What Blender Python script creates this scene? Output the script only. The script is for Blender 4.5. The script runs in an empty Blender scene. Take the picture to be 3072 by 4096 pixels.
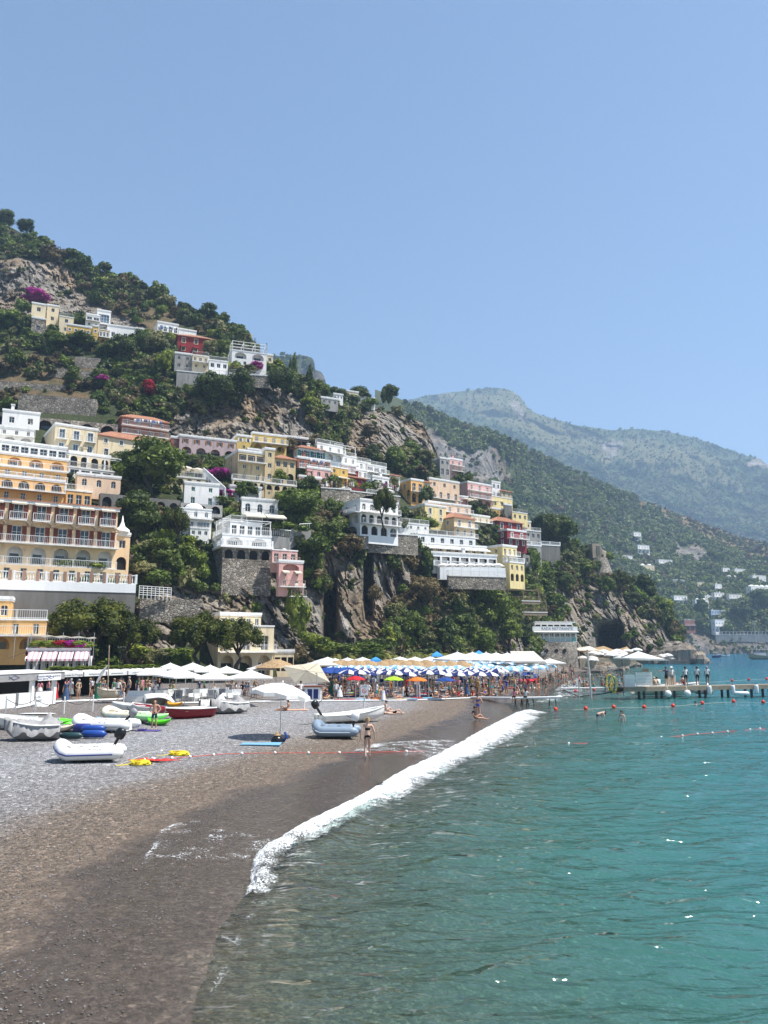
import bpy, bmesh, math, random
import numpy as np
from mathutils import Vector, Matrix
from math import radians, sin, cos, tan, atan2, pi, sqrt
R0 = random.Random(7)
SC = bpy.context.scene
COL = SC.collection
# ------------------------------------------------------------------ camera
F, CX, CY, H, TH = 3076.0, 1536.0, 2048.0, 4.8, radians(10.0)
cam = bpy.data.cameras.new('camera'); camo = bpy.data.objects.new('camera', cam); COL.objects.link(camo)
camo.location = (0, 0, H); camo.rotation_euler = (radians(90) + TH, 0, 0)
cam.sensor_fit = 'VERTICAL'; cam.sensor_height = 24; cam.lens = 24 * F / 4096
cam.clip_start = 0.1; cam.clip_end = 20000
SC.camera = camo
# ------------------------------------------------------------------ world, sun, exposure
SUN_EL, SUN_AZ = radians(63), radians(98)      # azimuth clockwise from +Y
w = bpy.data.worlds.new('World'); SC.world = w; w.use_nodes = True
nt = w.node_tree
bg = nt.nodes['Background']; sky = nt.nodes.new('ShaderNodeTexSky')
sky.sky_type = 'NISHITA'; sky.sun_disc = False; sky.sun_elevation = SUN_EL; sky.sun_rotation = SUN_AZ
sky.altitude = 0; sky.air_density = 1.0; sky.dust_density = 0.4; sky.ozone_density = 2.6
nt.links.new(sky.outputs[0], bg.inputs[0]); bg.inputs[1].default_value = 0.082
sl = bpy.data.lights.new('sun', 'SUN'); sl.energy = 5.0; sl.angle = radians(0.53); sl.color = (1.0, 0.955, 0.89)
so = bpy.data.objects.new('sun', sl); COL.objects.link(so)
sd = Vector((sin(SUN_AZ) * cos(SUN_EL), cos(SUN_AZ) * cos(SUN_EL), sin(SUN_EL)))
so.rotation_euler = sd.to_track_quat('Z', 'Y').to_euler(); so.location = (60, -40, 120)
vs = SC.view_settings; vs.view_transform = 'Standard'; vs.look = 'None'; vs.gamma = 1; vs.exposure = 1.05
SC.display_settings.display_device = 'sRGB'
cy = SC.cycles
cy.use_denoising = True; cy.use_adaptive_sampling = True; cy.adaptive_threshold = 0.02
cy.max_bounces = 6; cy.diffuse_bounces = 3; cy.glossy_bounces = 3; cy.transmission_bounces = 4
cy.transparent_max_bounces = 10; cy.volume_bounces = 0; cy.caustics_reflective = False; cy.caustics_refractive = False
SC.render.film_transparent = False
# ------------------------------------------------------------------ projection helpers (photo pixels 3072 x 4096 -> metres)
ST, CT = sin(TH), cos(TH)
def ray(px, py):
    u = (px - CX) / F; v = (CY - py) / F
    return u, CT - v * ST, ST + v * CT
def P(px, py, Y):
    a, b, c = ray(px, py); t = Y / b
    return Vector((a * t, Y, H + c * t))
def proj(p):
    x, y, z = p[0], p[1], p[2] - H
    d = y * CT + z * ST; v = -y * ST + z * CT
    return CX + F * x / d, CY - F * v / d
def G0(px, py, z=0.0):
    a, b, c = ray(px, py); t = (z - H) / c
    return Vector((a * t, b * t, z))
# ------------------------------------------------------------------ numpy noise
def _hash(ix, iy, iz, s):
    n = (ix * 374761393 + iy * 668265263 + iz * 1274126177 + s * 974634777) & 0xffffffff
    n = ((n ^ (n >> 13)) * 1274126177) & 0xffffffff
    n = ((n ^ (n >> 16)) * 2246822519) & 0xffffffff
    return ((n ^ (n >> 15)) & 0xffffff) / 16777215.0
def vnoise(x, y, z, s=0):
    x, y, z = [np.asarray(q, dtype=np.float64) for q in np.broadcast_arrays(x, y, z)]
    xi, yi, zi = [np.floor(q).astype(np.int64) for q in (x, y, z)]
    xf, yf, zf = x - xi, y - yi, z - zi
    xf, yf, zf = [q * q * (3 - 2 * q) for q in (xf, yf, zf)]
    r = 0
    for a in (0, 1):
        for b in (0, 1):
            for c in (0, 1):
                r = r + _hash(xi + a, yi + b, zi + c, s) * (xf if a else 1 - xf) * (yf if b else 1 - yf) * (zf if c else 1 - zf)
    return r * 2 - 1
def fbm(x, y, z, s=0, o=4, g=0.5):
    r = 0; a = 1.0; t = 0
    for k in range(o):
        r = r + a * vnoise(x * 2 ** k, y * 2 ** k, z * 2 ** k, s + k); t += a; a *= g
    return r / t
def cells(x, y, z, s=0):
    xi, yi, zi = [np.floor(q).astype(np.int64) for q in (x, y, z)]; best = np.full(x.shape, 9.); val = np.zeros(x.shape)
    for a in (-1, 0, 1):
        for b in (-1, 0, 1):
            for c in (-1, 0, 1):
                i, j, k = xi + a, yi + b, zi + c; d = (i + _hash(i, j, k, s) - x) ** 2 + (j + _hash(i, j, k, s + 1) - y) ** 2 + (k + _hash(i, j, k, s + 2) - z) ** 2
                m_ = d < best; best = np.where(m_, d, best); val = np.where(m_, _hash(i, j, k, s + 3), val)
    return val * 2 - 1
# ------------------------------------------------------------------ object helpers
def tag(o, label=None, cat=None, group=None, kind=None):
    if label: o['label'] = label
    if cat: o['category'] = cat
    if group: o['group'] = group
    if kind: o['kind'] = kind
    return o
def link(name, me, parent=None, m=None):
    o = bpy.data.objects.new(name, me); COL.objects.link(o)
    if parent is not None: o.parent = parent
    if m is not None and me is not None:
        if not me.materials: me.materials.append(m)
        elif me.materials[0] is not m:
            o.material_slots[0].link = 'OBJECT'; o.material_slots[0].material = m
    return o
def empty(name, loc, rz=0.0, sc=1.0):
    o = bpy.data.objects.new(name, None); COL.objects.link(o)
    o.location = loc; o.rotation_euler = (0, 0, rz); o.scale = (sc, sc, sc); o.empty_display_size = 0.2
    return o
def mesh_np(name, V, Fc, mats=(), fm=None, smooth=False):
    me = bpy.data.meshes.new(name)
    V = np.asarray(V, dtype=np.float32); 
    if isinstance(Fc, np.ndarray):
        n = Fc.shape[1]; nf = len(Fc)
        me.vertices.add(len(V)); me.vertices.foreach_set('co', V.ravel())
        me.loops.add(nf * n); me.loops.foreach_set('vertex_index', Fc.astype(np.int32).ravel())
        me.polygons.add(nf); me.polygons.foreach_set('loop_start', np.arange(nf, dtype=np.int32) * n)
        me.polygons.foreach_set('loop_total', np.full(nf, n, dtype=np.int32))
        me.update(calc_edges=True)
    else:
        me.from_pydata([tuple(map(float, v)) for v in V], [], Fc)
    for m in mats: me.materials.append(m)
    if fm is not None: me.polygons.foreach_set('material_index', np.asarray(fm, dtype=np.int32))
    if smooth: me.polygons.foreach_set('use_smooth', np.ones(len(me.polygons), dtype=bool))
    me.validate(); me.update()
    return me
def attr(me, name, val):
    a = me.attributes.new(name, 'FLOAT', 'POINT'); a.data.foreach_set('value', np.asarray(val, dtype=np.float32).ravel())
class MB:                                   # collects shapes of ONE part
    def __init__(s): s.v = []; s.f = []; s.m = []; s.cur = 0
    def add(s, vs, fs, M=None):
        b = len(s.v)
        s.v += [tuple(M @ Vector(v)) if M is not None else tuple(v) for v in vs]
        s.f += [tuple(i + b for i in f) for f in fs]; s.m += [s.cur] * len(fs)
        return s
    def box(s, x0, x1, y0, y1, z0, z1, M=None):
        vs = [(x, y, z) for z in (z0, z1) for y in (y0, y1) for x in (x0, x1)]
        return s.add(vs, [(0, 2, 3, 1), (4, 5, 7, 6), (0, 1, 5, 4), (2, 6, 7, 3), (0, 4, 6, 2), (1, 3, 7, 5)], M)
    def rings(s, rings, cap0=True, cap1=True, M=None):
        n = len(rings[0]); vs = [v for r in rings for v in r]; fs = []
        for k in range(len(rings) - 1):
            for i in range(n):
                j = (i + 1) % n
                fs.append((k * n + i, k * n + j, k * n + n + j, k * n + n + i))
        if cap0: fs.append(tuple(range(n - 1, -1, -1)))
        if cap1: fs.append(tuple((len(rings) - 1) * n + i for i in range(n)))
        return s.add(vs, fs, M)
    def tube(s, pts, r, n=6, M=None, caps=True):
        pts = [Vector(p) for p in pts]; rs = r if isinstance(r, (list, tuple)) else [r] * len(pts); rr = []
        up = None
        for i, p in enumerate(pts):
            t = (pts[min(i + 1, len(pts) - 1)] - pts[max(i - 1, 0)])
            t = t.normalized() if t.length > 1e-9 else Vector((0, 0, 1))
            if up is None: up = Vector((0, 0, 1)) if abs(t.z) < .9 else Vector((1, 0, 0))
            a = t.cross(up); a = a.normalized() if a.length > 1e-6 else t.orthogonal().normalized()
            b = t.cross(a).normalized(); up = a.cross(t)
            rr.append([tuple(p + a * (cos(2 * pi * k / n) * rs[i]) + b * (sin(2 * pi * k / n) * rs[i])) for k in range(n)])
        return s.rings(rr, caps, caps, M)
    def lathe(s, prof, n=12, M=None, caps=True):
        return s.rings([[(r * cos(2 * pi * k / n), r * sin(2 * pi * k / n), z) for k in range(n)] for r, z in prof], caps, caps, M)
    def mesh(s, name, mats=(), smooth=False):
        return mesh_np(name, s.v, s.f, mats, s.m, smooth)
    def build(s, name, m, parent=None, smooth=False):
        return link(name, s.mesh(name, m if isinstance(m, (list, tuple)) else (m,), smooth), parent)
# ------------------------------------------------------------------ materials
def nodes(name):
    m = bpy.data.materials.new(name); m.use_nodes = True; t = m.node_tree
    return m, t, t.nodes['Principled BSDF'], (lambda k, **kw: _nn(t, k, **kw))
def _nn(t, k, **kw):
    n = t.nodes.new('ShaderNode' + k)
    for a, b in kw.items():
        if a.startswith('i_'):
            n.inputs[a[2:].replace('_', ' ')].default_value = b
        else: setattr(n, a, b)
    return n
def ramp(N, stops, interp='LINEAR'):
    r = N('ValToRGB'); e = r.color_ramp.elements; r.color_ramp.interpolation = interp
    while len(e) < len(stops): e.new(0.5)
    for i, (p, c) in enumerate(stops):
        e[i].position = p; e[i].color = (c[0], c[1], c[2], 1) if isinstance(c, (tuple, list)) else (c, c, c, 1)
    return r
def mixc(N, t, fac, a, b, blend='MIX'):
    n = N('Mix', data_type='RGBA', blend_type=blend)
    for i, s in ((0, fac), (6, a), (7, b)):
        if hasattr(s, 'is_linked'): t.links.new(s, n.inputs[i])
        elif isinstance(s, (tuple, list)): n.inputs[i].default_value = (s[0], s[1], s[2], 1)
        else: n.inputs[i].default_value = s
    return n.outputs[2]
_MC = {}
def mat(name, c, rough=0.75, var=0.18, scale=1.5, bump=0.0, bscale=8.0, metal=0.0, dirt=0.0, streak=False, rnd=0.0, spec=0.35, coat=0.0, trans=0.0):
    """plain paint / plaster / cloth with worn, uneven colour"""
    if name in _MC: return _MC[name]
    m, t, b, N = nodes(name); _MC[name] = m; L = t.links.new
    tc = N('TexCoord'); mp = N('Mapping'); L(tc.outputs['Object'], mp.inputs[0])
    if streak: mp.inputs['Scale'].default_value = (1, 1, 0.18)
    n1 = N('TexNoise', i_Scale=scale, i_Detail=6.0, i_Roughness=0.65); L(mp.outputs[0], n1.inputs['Vector'])
    d = tuple(max(0, x * (1 - var * 1.6)) for x in c); l = tuple(min(1, x * (1 + var)) for x in c)
    r = ramp(N, [(0.3, d), (0.52, c), (0.72, l)]); L(n1.outputs[0], r.inputs[0]); out = r.outputs[0]
    if dirt > 0:
        n2 = N('TexNoise', i_Scale=scale * 2.3, i_Detail=8.0, i_Roughness=0.7); L(mp.outputs[0], n2.inputs['Vector'])
        r2 = ramp(N, [(0.52, 0), (0.68, dirt)]); L(n2.outputs[0], r2.inputs[0])
        out = mixc(N, t, r2.outputs[0], out, (0.12, 0.105, 0.085))
    if rnd > 0:
        oi = N('ObjectInfo'); h = N('HueSaturation'); mr = N('MapRange'); L(oi.outputs['Random'], mr.inputs[0])
        mr.inputs[3].default_value = 1 - rnd; mr.inputs[4].default_value = 1 + rnd
        L(mr.outputs[0], h.inputs['Value']); L(out, h.inputs['Color']); out = h.outputs[0]
    L(out, b.inputs['Base Color']); b.inputs['Roughness'].default_value = rough; b.inputs['Metallic'].default_value = metal
    b.inputs['Specular IOR Level'].default_value = spec; b.inputs['Coat Weight'].default_value = coat
    if trans > 0:
        tb = N('BsdfTranslucent'); L(out, tb.inputs[0]); mx = N('MixShader'); mx.inputs[0].default_value = trans; L(b.outputs[0], mx.inputs[1]); L(tb.outputs[0], mx.inputs[2]); L(mx.outputs[0], t.nodes['Material Output'].inputs[0])
    if bump > 0:
        n3 = N('TexNoise', i_Scale=bscale, i_Detail=5.0); L(tc.outputs['Object'], n3.inputs['Vector'])
        bp = N('Bump', i_Strength=bump, i_Distance=0.05); L(n3.outputs[0], bp.inputs['Height']); L(bp.outputs[0], b.inputs['Normal'])
    return m
def leafmat(name, dark, mid, light, rnd=0.3, trans=0.25):
    if name in _MC: return _MC[name]
    m, t, b, N = nodes(name); _MC[name] = m; L = t.links.new
    g = N('NewGeometry'); oi = N('ObjectInfo')
    n1 = N('TexNoise', i_Scale=0.55, i_Detail=3.0); L(g.outputs['Position'], n1.inputs['Vector'])
    ad = N('Math', operation='ADD'); L(n1.outputs[0], ad.inputs[0])
    ml = N('Math', operation='MULTIPLY_ADD'); L(oi.outputs['Random'], ml.inputs[0]); ml.inputs[1].default_value = rnd; ml.inputs[2].default_value = -rnd / 2
    m2 = N('Math', operation='MULTIPLY_ADD'); L(g.outputs['Random Per Island'], m2.inputs[0]); m2.inputs[1].default_value = .24; m2.inputs[2].default_value = -.12
    a2 = N('Math', operation='ADD'); L(ml.outputs[0], ad.inputs[1]); L(ad.outputs[0], a2.inputs[0]); L(m2.outputs[0], a2.inputs[1])
    r = ramp(N, [(0.28, dark), (0.5, mid), (0.72, light)]); L(a2.outputs[0], r.inputs[0])
    L(r.outputs[0], b.inputs['Base Color']); b.inputs['Roughness'].default_value = 0.6; b.inputs['Specular IOR Level'].default_value = 0.25
    tr = N('BsdfTranslucent'); L(r.outputs[0], tr.inputs[0]); mx = N('MixShader'); mx.inputs[0].default_value = trans
    L(b.outputs[0], mx.inputs[1]); L(tr.outputs[0], mx.inputs[2]); L(mx.outputs[0], t.nodes['Material Output'].inputs[0])
    return m
# ------------------------------------------------------------------ terrain: profiles of (photo row, distance) per photo column
def inpoly(px, py, poly):
    r = np.zeros(np.shape(px), dtype=bool); n = len(poly); j = n - 1
    for i in range(n):
        (xi, yi), (xj, yj) = poly[i], poly[j]
        c = ((yi > py) != (yj > py)) & (px < (xj - xi) * (py - yi) / ((yj - yi) if yj != yi else 1e-9) + xi)
        r ^= c; j = i
    return r
class Hill:
    def __init__(s, cols, skyline, base):
        s.xs = sorted(cols); s.c = {}
        for x in s.xs:
            a = sorted(cols[x]); s.c[x] = (np.array([q[0] for q in a], float), np.array([q[1] for q in a], float))
        s.sk = np.array(skyline, float); s.ba = np.array(base, float)
    def top(s, px): return np.interp(px, s.sk[:, 0], s.sk[:, 1])
    def bot(s, px): return np.interp(px, s.ba[:, 0], s.ba[:, 1])
    def Y(s, px, py):
        px = np.asarray(px, float); py = np.asarray(py, float)
        M = np.stack([np.interp(py, *s.c[x]) for x in s.xs])
        k = np.clip(np.searchsorted(s.xs, px, side='right') - 1, 0, len(s.xs) - 2)
        X = np.array(s.xs, float); f = np.clip((px - X[k]) / (X[k + 1] - X[k]), 0, 1); f = f * f * (3 - 2 * f)
        kk = k[None]; A = np.take_along_axis(M, kk, 0)[0] if M.ndim > 1 else M[k]; B = np.take_along_axis(M, kk + 1, 0)[0] if M.ndim > 1 else M[k + 1]
        return A * (1 - f) + B * f
    def grid(s, px0, px1, nc, nr, back, disp):
        gx = np.linspace(px0, px1, nc); t = np.linspace(0, 1, nr)
        PX = np.repeat(gx[None], nr, 0); PY = s.bot(PX) + (s.top(PX) - s.bot(PX)) * t[:, None]
        YY = s.Y(PX, PY); PX2, PY2 = PX, PY
        u = (PX - CX) / F; v = (CY - PY) / F; b = CT - v * ST; tt = YY / b
        X = u * tt; Z = H + (ST + v * CT) * tt
        X, Yd, Z = disp(X, YY, Z, PX, PY)
        rows = [(X, Yd, Z)]
        sk = np.stack([X[:1] * (1 - .01), Yd[:1] - 1.0, np.full_like(Z[:1], -4.0)])
        bk = [[X[-1:] * (1 + q / 1000), Yd[-1:] + q, Z[-1:] - dz] for q, dz in back]
        XX = np.concatenate([sk[0], X] + [q[0] for q in bk]); Y2 = np.concatenate([sk[1], Yd] + [q[1] for q in bk]); Z2 = np.concatenate([sk[2], Z] + [q[2] for q in bk])
        nr2 = XX.shape[0]
        V = np.stack([XX, Y2, Z2], -1).reshape(-1, 3)
        i = np.arange(nr2 - 1)[:, None] * nc + np.arange(nc - 1)[None]
        Fc = np.stack([i, i + 1, i + nc + 1, i + nc], -1).reshape(-1, 4)
        PXf = np.concatenate([PX[:1], PX] + [PX[-1:]] * len(bk)); PYf = np.concatenate([PY[:1], PY] + [PY[-1:]] * len(bk))
        return V, Fc, PXf.ravel(), PYf.ravel()
NEAR = Hill({
 -700: [(2760, 66), (2330, 100), (1950, 112), (1720, 140), (1640, 160), (1450, 185), (1330, 205), (1200, 218), (1050, 230), (850, 290), (500, 360)],
 0:    [(2760, 86), (2640, 96), (2450, 104), (2330, 112), (1950, 124), (1720, 152), (1640, 165), (1450, 185), (1330, 205), (1200, 222), (1050, 230), (850, 290)],
 560:  [(2740, 98), (2640, 104), (2420, 112), (2330, 118), (1980, 138), (1830, 156), (1740, 166), (1640, 172), (1450, 195), (1300, 218), (1200, 232), (1130, 252)],
 900:  [(2720, 108), (2560, 116), (2420, 122), (2330, 126), (2200, 131), (2050, 142), (1900, 156), (1760, 172), (1560, 184), (1480, 190), (1400, 208), (1240, 246)],
 1230: [(2660, 122), (2500, 130), (2330, 136), (2200, 139), (2080, 145), (1900, 166), (1760, 182), (1640, 188), (1560, 194), (1500, 212)],
 1450: [(2650, 134), (2500, 141), (2250, 148), (2150, 152), (2050, 166), (1900, 192), (1800, 212), (1680, 228), (1600, 250)],
 1700: [(2650, 146), (2400, 158), (2300, 164), (2200, 170), (2100, 180), (1950, 208), (1850, 230), (1750, 242), (1660, 256)],
 1800: [(2650, 150), (2350, 168), (2200, 184), (2050, 210), (1920, 238), (1850, 255)],
 2000: [(2650, 166), (2450, 182), (2330, 192), (2150, 214), (2030, 240), (1960, 258)],
 2200: [(2660, 196), (2480, 210), (2330, 222), (2200, 240), (2110, 262)],
 2400: [(2660, 216), (2480, 232), (2350, 246), (2250, 264)],
 2600: [(2650, 238), (2480, 258), (2350, 278)],
 2720: [(2650, 252), (2560, 272), (2450, 290)],
 2800: [(2648, 262), (2600, 280)],
 2900: [(2645, 275), (2600, 290)]},
 [(-700, 520), (-200, 760), (0, 885), (120, 950), (250, 1010), (400, 1080), (520, 1135), (600, 1165), (700, 1225), (800, 1255), (900, 1290), (1000, 1370), (1100, 1465), (1200, 1535), (1330, 1600), (1450, 1625), (1600, 1650), (1690, 1690), (1740, 1790), (1790, 1880), (1850, 1905), (1950, 1960), (2060, 2030), (2110, 2100), (2160, 2120), (2250, 2160), (2330, 2210), (2400, 2280), (2450, 2320), (2530, 2350), (2600, 2400), (2660, 2450), (2700, 2520), (2730, 2590), (2790, 2640), (2900, 2655)],
 [(-700, 2760), (0, 2760), (560, 2740), (900, 2720), (1230, 2670), (1700, 2650), (2200, 2660), (2720, 2650), (2900, 2662)])
ROCKS = [
 [(-80, 1050), (130, 1040), (260, 1050), (330, 1160), (420, 1230), (520, 1270), (600, 1320), (580, 1370), (420, 1330), (330, 1270), (200, 1250), (-80, 1270)],
 [(670, 1620), (850, 1640), (960, 1600), (980, 1540), (1100, 1520), (1200, 1600), (1280, 1750), (1200, 1770), (900, 1750), (680, 1750)],
 [(1390, 1700), (1480, 1640), (1600, 1665), (1700, 1690), (1760, 1760), (1790, 1860), (1650, 1840), (1560, 1850), (1400, 1800)],
 [(820, 2330), (1080, 2270), (1130, 2330), (1250, 2300), (1290, 2400), (1290, 2640), (1130, 2640), (1000, 2520), (820, 2500)],
 [(1290, 2150), (1430, 2200), (1450, 2350), (1460, 2590), (1290, 2640)],
 [(1450, 2200), (1600, 2230), (1660, 2350), (1580, 2400), (1520, 2590), (1450, 2590)],
 [(2200, 2330), (2290, 2370), (2400, 2320), (2460, 2350), (2560, 2440), (2640, 2480), (2700, 2560), (2900, 2600), (2900, 2680), (2150, 2680), (2250, 2520), (2210, 2430)],
 [(1960, 2570), (2090, 2520), (2130, 2680), (1960, 2680)],
 [(500, 2470), (600, 2380), (700, 2320), (850, 2380), (850, 2520), (620, 2650), (500, 2680)],
 [(900, 1740), (1200, 1740), (1200, 1790), (900, 1790)]]
DRY = [[(-80, 1400), (380, 1440), (420, 1620), (-80, 1640)], [(400, 1180), (760, 1260), (700, 1340), (480, 1330)], [(1400, 1700), (1500, 1690), (1480, 1850), (1380, 1860)],
       [(2150, 2320), (2480, 2290), (2560, 2440), (2400, 2400), (2250, 2400)], [(1640, 2250), (1800, 2330), (1780, 2560), (1560, 2560), (1560, 2380)]]
def soft(px, py, polys, jit=26, s=3):
    jx = px + jit * fbm(px / 45, py / 45, 0, s, 3); jy = py + jit * fbm(px / 45, py / 45, 9, s + 5, 3)
    r = np.zeros(np.shape(px))
    for p in polys: r = np.maximum(r, inpoly(jx, jy, p).astype(float))
    return r
def near_disp(X, Y, Z, PX, PY):
    rk = soft(PX, PY, ROCKS)
    # vertical flutes on rock, soft lumps on soil
    fl = fbm(X / 5.0, Y / 7.0, Z / 26.0, 11, 5, .55); lm = fbm(X / 9., Y / 9., Z / 9., 21, 4)
    rid = 1 - np.abs(fbm(X / 8., Y / 10., Z / 40., 31, 4)) * 2
    blk = fbm(X / 2.2, Y / 2.2, Z / 1.6, 51, 3)
    crk = 1 - np.abs(fbm(X / 3.2, Y / 3.2, Z / 14., 41, 4, .6)) * 2.4
    cb = cells(X / 4. + fl, Y / 4., Z / 7. + fl, 91) * 1.1 + cells(X / 1.7, Y / 1.7, Z / 3. + fl, 95) * .6
    d = rk * (fl * 2.2 + rid * 1.3 + blk * .5 + cb + np.clip(crk, 0, 1) ** 3 * 1.6) + (1 - rk) * lm * 1.6
    edge = np.clip((NEAR.bot(PX) - PY) / 40, 0.15, 1)
    d *= edge
    def gauss(cx, cy, rx, ry, p=4): return np.exp(-(np.abs((PX - cx) / rx) ** p + np.abs((PY - cy) / ry) ** p))
    d = d + 14 * gauss(1318, 2480, 26, 130) + 9 * gauss(1470, 2330, 18, 150) + 5 * gauss(1560, 2350, 40, 70)
    d = d + 40 * gauss(2436, 2572, 52, 74, 4) + 12 * gauss(2480, 2630, 95, 34, 3) - 5 * gauss(2560, 2560, 26, 80) - 6 * gauss(1400, 2440, 50, 190) - 4 * gauss(2340, 2590, 40, 80)
    sc = 1 + d / np.maximum(Y, 1)
    return X * sc, Y * sc, np.where(Z < 2, Z, H + (Z - H) * sc)
FAR2 = Hill({
 1500: [(2650, 520), (1950, 600), (1700, 660), (1550, 760)],
 1900: [(2650, 560), (1960, 640), (1900, 660), (1760, 690), (1700, 800)],
 2300: [(2650, 600), (2400, 640), (2200, 720), (2000, 820), (1880, 940)],
 2700: [(2640, 630), (2540, 640), (2480, 655), (2300, 740), (2150, 880), (2040, 1020)],
 3000: [(2615, 640), (2540, 648), (2470, 665), (2320, 760), (2200, 900), (2150, 1000)],
 3400: [(2612, 640), (2520, 650), (2400, 690), (2300, 800), (2240, 950)]},
 [(1500, 1560), (1690, 1630), (1800, 1680), (1900, 1700), (2000, 1745), (2100, 1790), (2200, 1835), (2300, 1885), (2400, 1930), (2550, 1995), (2700, 2050), (2850, 2110), (2960, 2150), (3072, 2180), (3400, 2270)],
 [(1500, 2650), (2700, 2640), (2900, 2625), (3000, 2616), (3400, 2613)])
FAR3 = Hill({
 1400: [(2600, 1500), (1800, 2100), (1540, 2500)], 2000: [(2600, 1500), (1850, 2000), (1700, 2150), (1540, 2500)], 2600: [(2600, 1500), (2000, 1900), (1850, 2050), (1700, 2400)], 3100: [(2600, 1500), (2200, 1700), (2000, 2000), (1860, 2150), (1800, 2400)], 3500: [(2600, 1500), (1900, 2300)]},
 [(1400, 1640), (1600, 1610), (1700, 1585), (1800, 1570), (1950, 1552), (2030, 1556), (2080, 1585), (2110, 1630), (2150, 1655), (2210, 1672), (2300, 1700), (2380, 1712), (2450, 1722), (2550, 1716), (2650, 1725), (2750, 1745), (2850, 1775), (2950, 1815), (3040, 1835), (3066, 1860), (3080, 1920), (3200, 1990), (3500, 2100)],
 [(1400, 2600), (3500, 2600)])
FAR4 = Hill({1000: [(2600, 900), (1600, 960), (1400, 1000)], 1400: [(2600, 900), (1600, 960), (1400, 1000)]},
 [(1000, 1440), (1110, 1424), (1160, 1420), (1220, 1424), (1250, 1432), (1258, 1450), (1252, 1475), (1285, 1490), (1300, 1515), (1308, 1560), (1330, 1575), (1370, 1590), (1400, 1610)], [(1000, 2600), (1400, 2600)])
# ------------------------------------------------------------------ ground materials
def rock_mat(name, tan=(0.30, 0.25, 0.195), grey=(0.27, 0.245, 0.21), dark=(0.04, 0.036, 0.033), veg=(0.05, 0.062, 0.024), dry=(0.14, 0.10, 0.055), sc=1.0):
    m, t, b, N = nodes(name); L = t.links.new
    g = N('NewGeometry'); mp = N('Mapping'); L(g.outputs['Position'], mp.inputs[0]); mp.inputs['Scale'].default_value = (sc, sc, sc * .3)
    n1 = N('TexNoise', i_Scale=0.35, i_Detail=10.0, i_Roughness=0.7); L(mp.outputs[0], n1.inputs['Vector'])
    n2 = N('TexNoise', i_Scale=0.07 * sc, i_Detail=4.0); L(g.outputs['Position'], n2.inputs['Vector'])
    vo = N('TexVoronoi', feature='DISTANCE_TO_EDGE', i_Scale=0.55); L(mp.outputs[0], vo.inputs['Vector'])
    n3 = N('TexNoise', i_Scale=1.6, i_Detail=8.0, i_Roughness=0.75); L(mp.outputs[0], n3.inputs['Vector'])
    c1 = ramp(N, [(0.3, dark), (0.43, tuple(x * .55 for x in grey)), (0.55, grey), (0.72, tuple(min(1, x * 1.5) for x in grey))]); L(n1.outputs[0], c1.inputs[0])
    r2 = ramp(N, [(0.42, 0), (0.62, 1)]); L(n2.outputs[0], r2.inputs[0])
    tn = mixc(N, t, 1.0, c1.outputs[0], tuple(x * 3.4 for x in tan), 'MULTIPLY')
    c2 = mixc(N, t, r2.outputs[0], c1.outputs[0], tn)
    cr = ramp(N, [(0.0, 1), (0.05, 0)]); L(vo.outputs['Distance'], cr.inputs[0])
    ck = N('Math', operation='MULTIPLY'); L(cr.outputs[0], ck.inputs[0]); ck.inputs[1].default_value = 0.55
    c3 = mixc(N, t, ck.outputs[0], c2, dark)
    ar = N('Attribute', attribute_name='rock'); ad = N('Attribute', attribute_name='dry')
    vr = ramp(N, [(0.35, tuple(x * .6 for x in veg)), (0.6, veg), (0.75, tuple(x * 1.6 for x in veg))]); L(n3.outputs[0], vr.inputs[0])
    dn = N('Math', operation='MULTIPLY'); L(ad.outputs['Fac'], dn.inputs[0]); r5 = ramp(N, [(0.35, 0), (0.55, 1)]); L(n1.outputs[0], r5.inputs[0]); L(r5.outputs[0], dn.inputs[1])
    c4 = mixc(N, t, dn.outputs[0], vr.outputs[0], dry)
    c5 = mixc(N, t, ar.outputs['Fac'], c4, c3)
    L(c5, b.inputs['Base Color']); b.inputs['Roughness'].default_value = 0.92; b.inputs['Specular IOR Level'].default_value = 0.2
    ma = N('Math', operation='MULTIPLY_ADD'); L(n3.outputs[0], ma.inputs[0]); ma.inputs[1].default_value = .6; L(n1.outputs[0], ma.inputs[2])
    bp = N('Bump', i_Strength=0.9, i_Distance=0.9 / sc); L(ma.outputs[0], bp.inputs['Height']); L(bp.outputs[0], b.inputs['Normal'])
    return m
def terrain(name, hill, px0, px1, nc, nr, back, disp, m, rocks=None, dry=None, jit=26):
    V, Fc, PX, PY = hill.grid(px0, px1, nc, nr, back, disp)
    me = mesh_np(name, V, Fc, (m,), smooth=True); rk = soft(PX, PY, rocks or [], jit)
    me.polygons.foreach_set('use_smooth', rk[Fc].mean(1) < .5)
    attr(me, 'rock', rk); attr(me, 'dry', soft(PX, PY, dry or [], jit, 8))
    return tag(link(name, me), kind='structure')
M_ROCK = rock_mat('limestone_and_scrub')
terrain('hillside', NEAR, -700, 2900, 880, 400, [(4, 1), (12, 6), (40, 30), (90, 90)], near_disp, M_ROCK, ROCKS, DRY)
FROCK = [[(1640, 1700), (1760, 1700), (1800, 1790), (1850, 1800), (1960, 1780), (2010, 1830), (2060, 1900), (2000, 1930), (1850, 1930), (1750, 1830)],
         [(2650, 2590), (2720, 2500), (2850, 2530), (2960, 2530), (3120, 2540), (3120, 2640), (2650, 2640)], [(2180, 2070), (2260, 2080), (2240, 2130), (2160, 2120)], [(2690, 2170), (2850, 2190), (2800, 2240), (2700, 2220)], [(2930, 2420), (2990, 2420), (2980, 2480), (2940, 2480)]]
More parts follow.
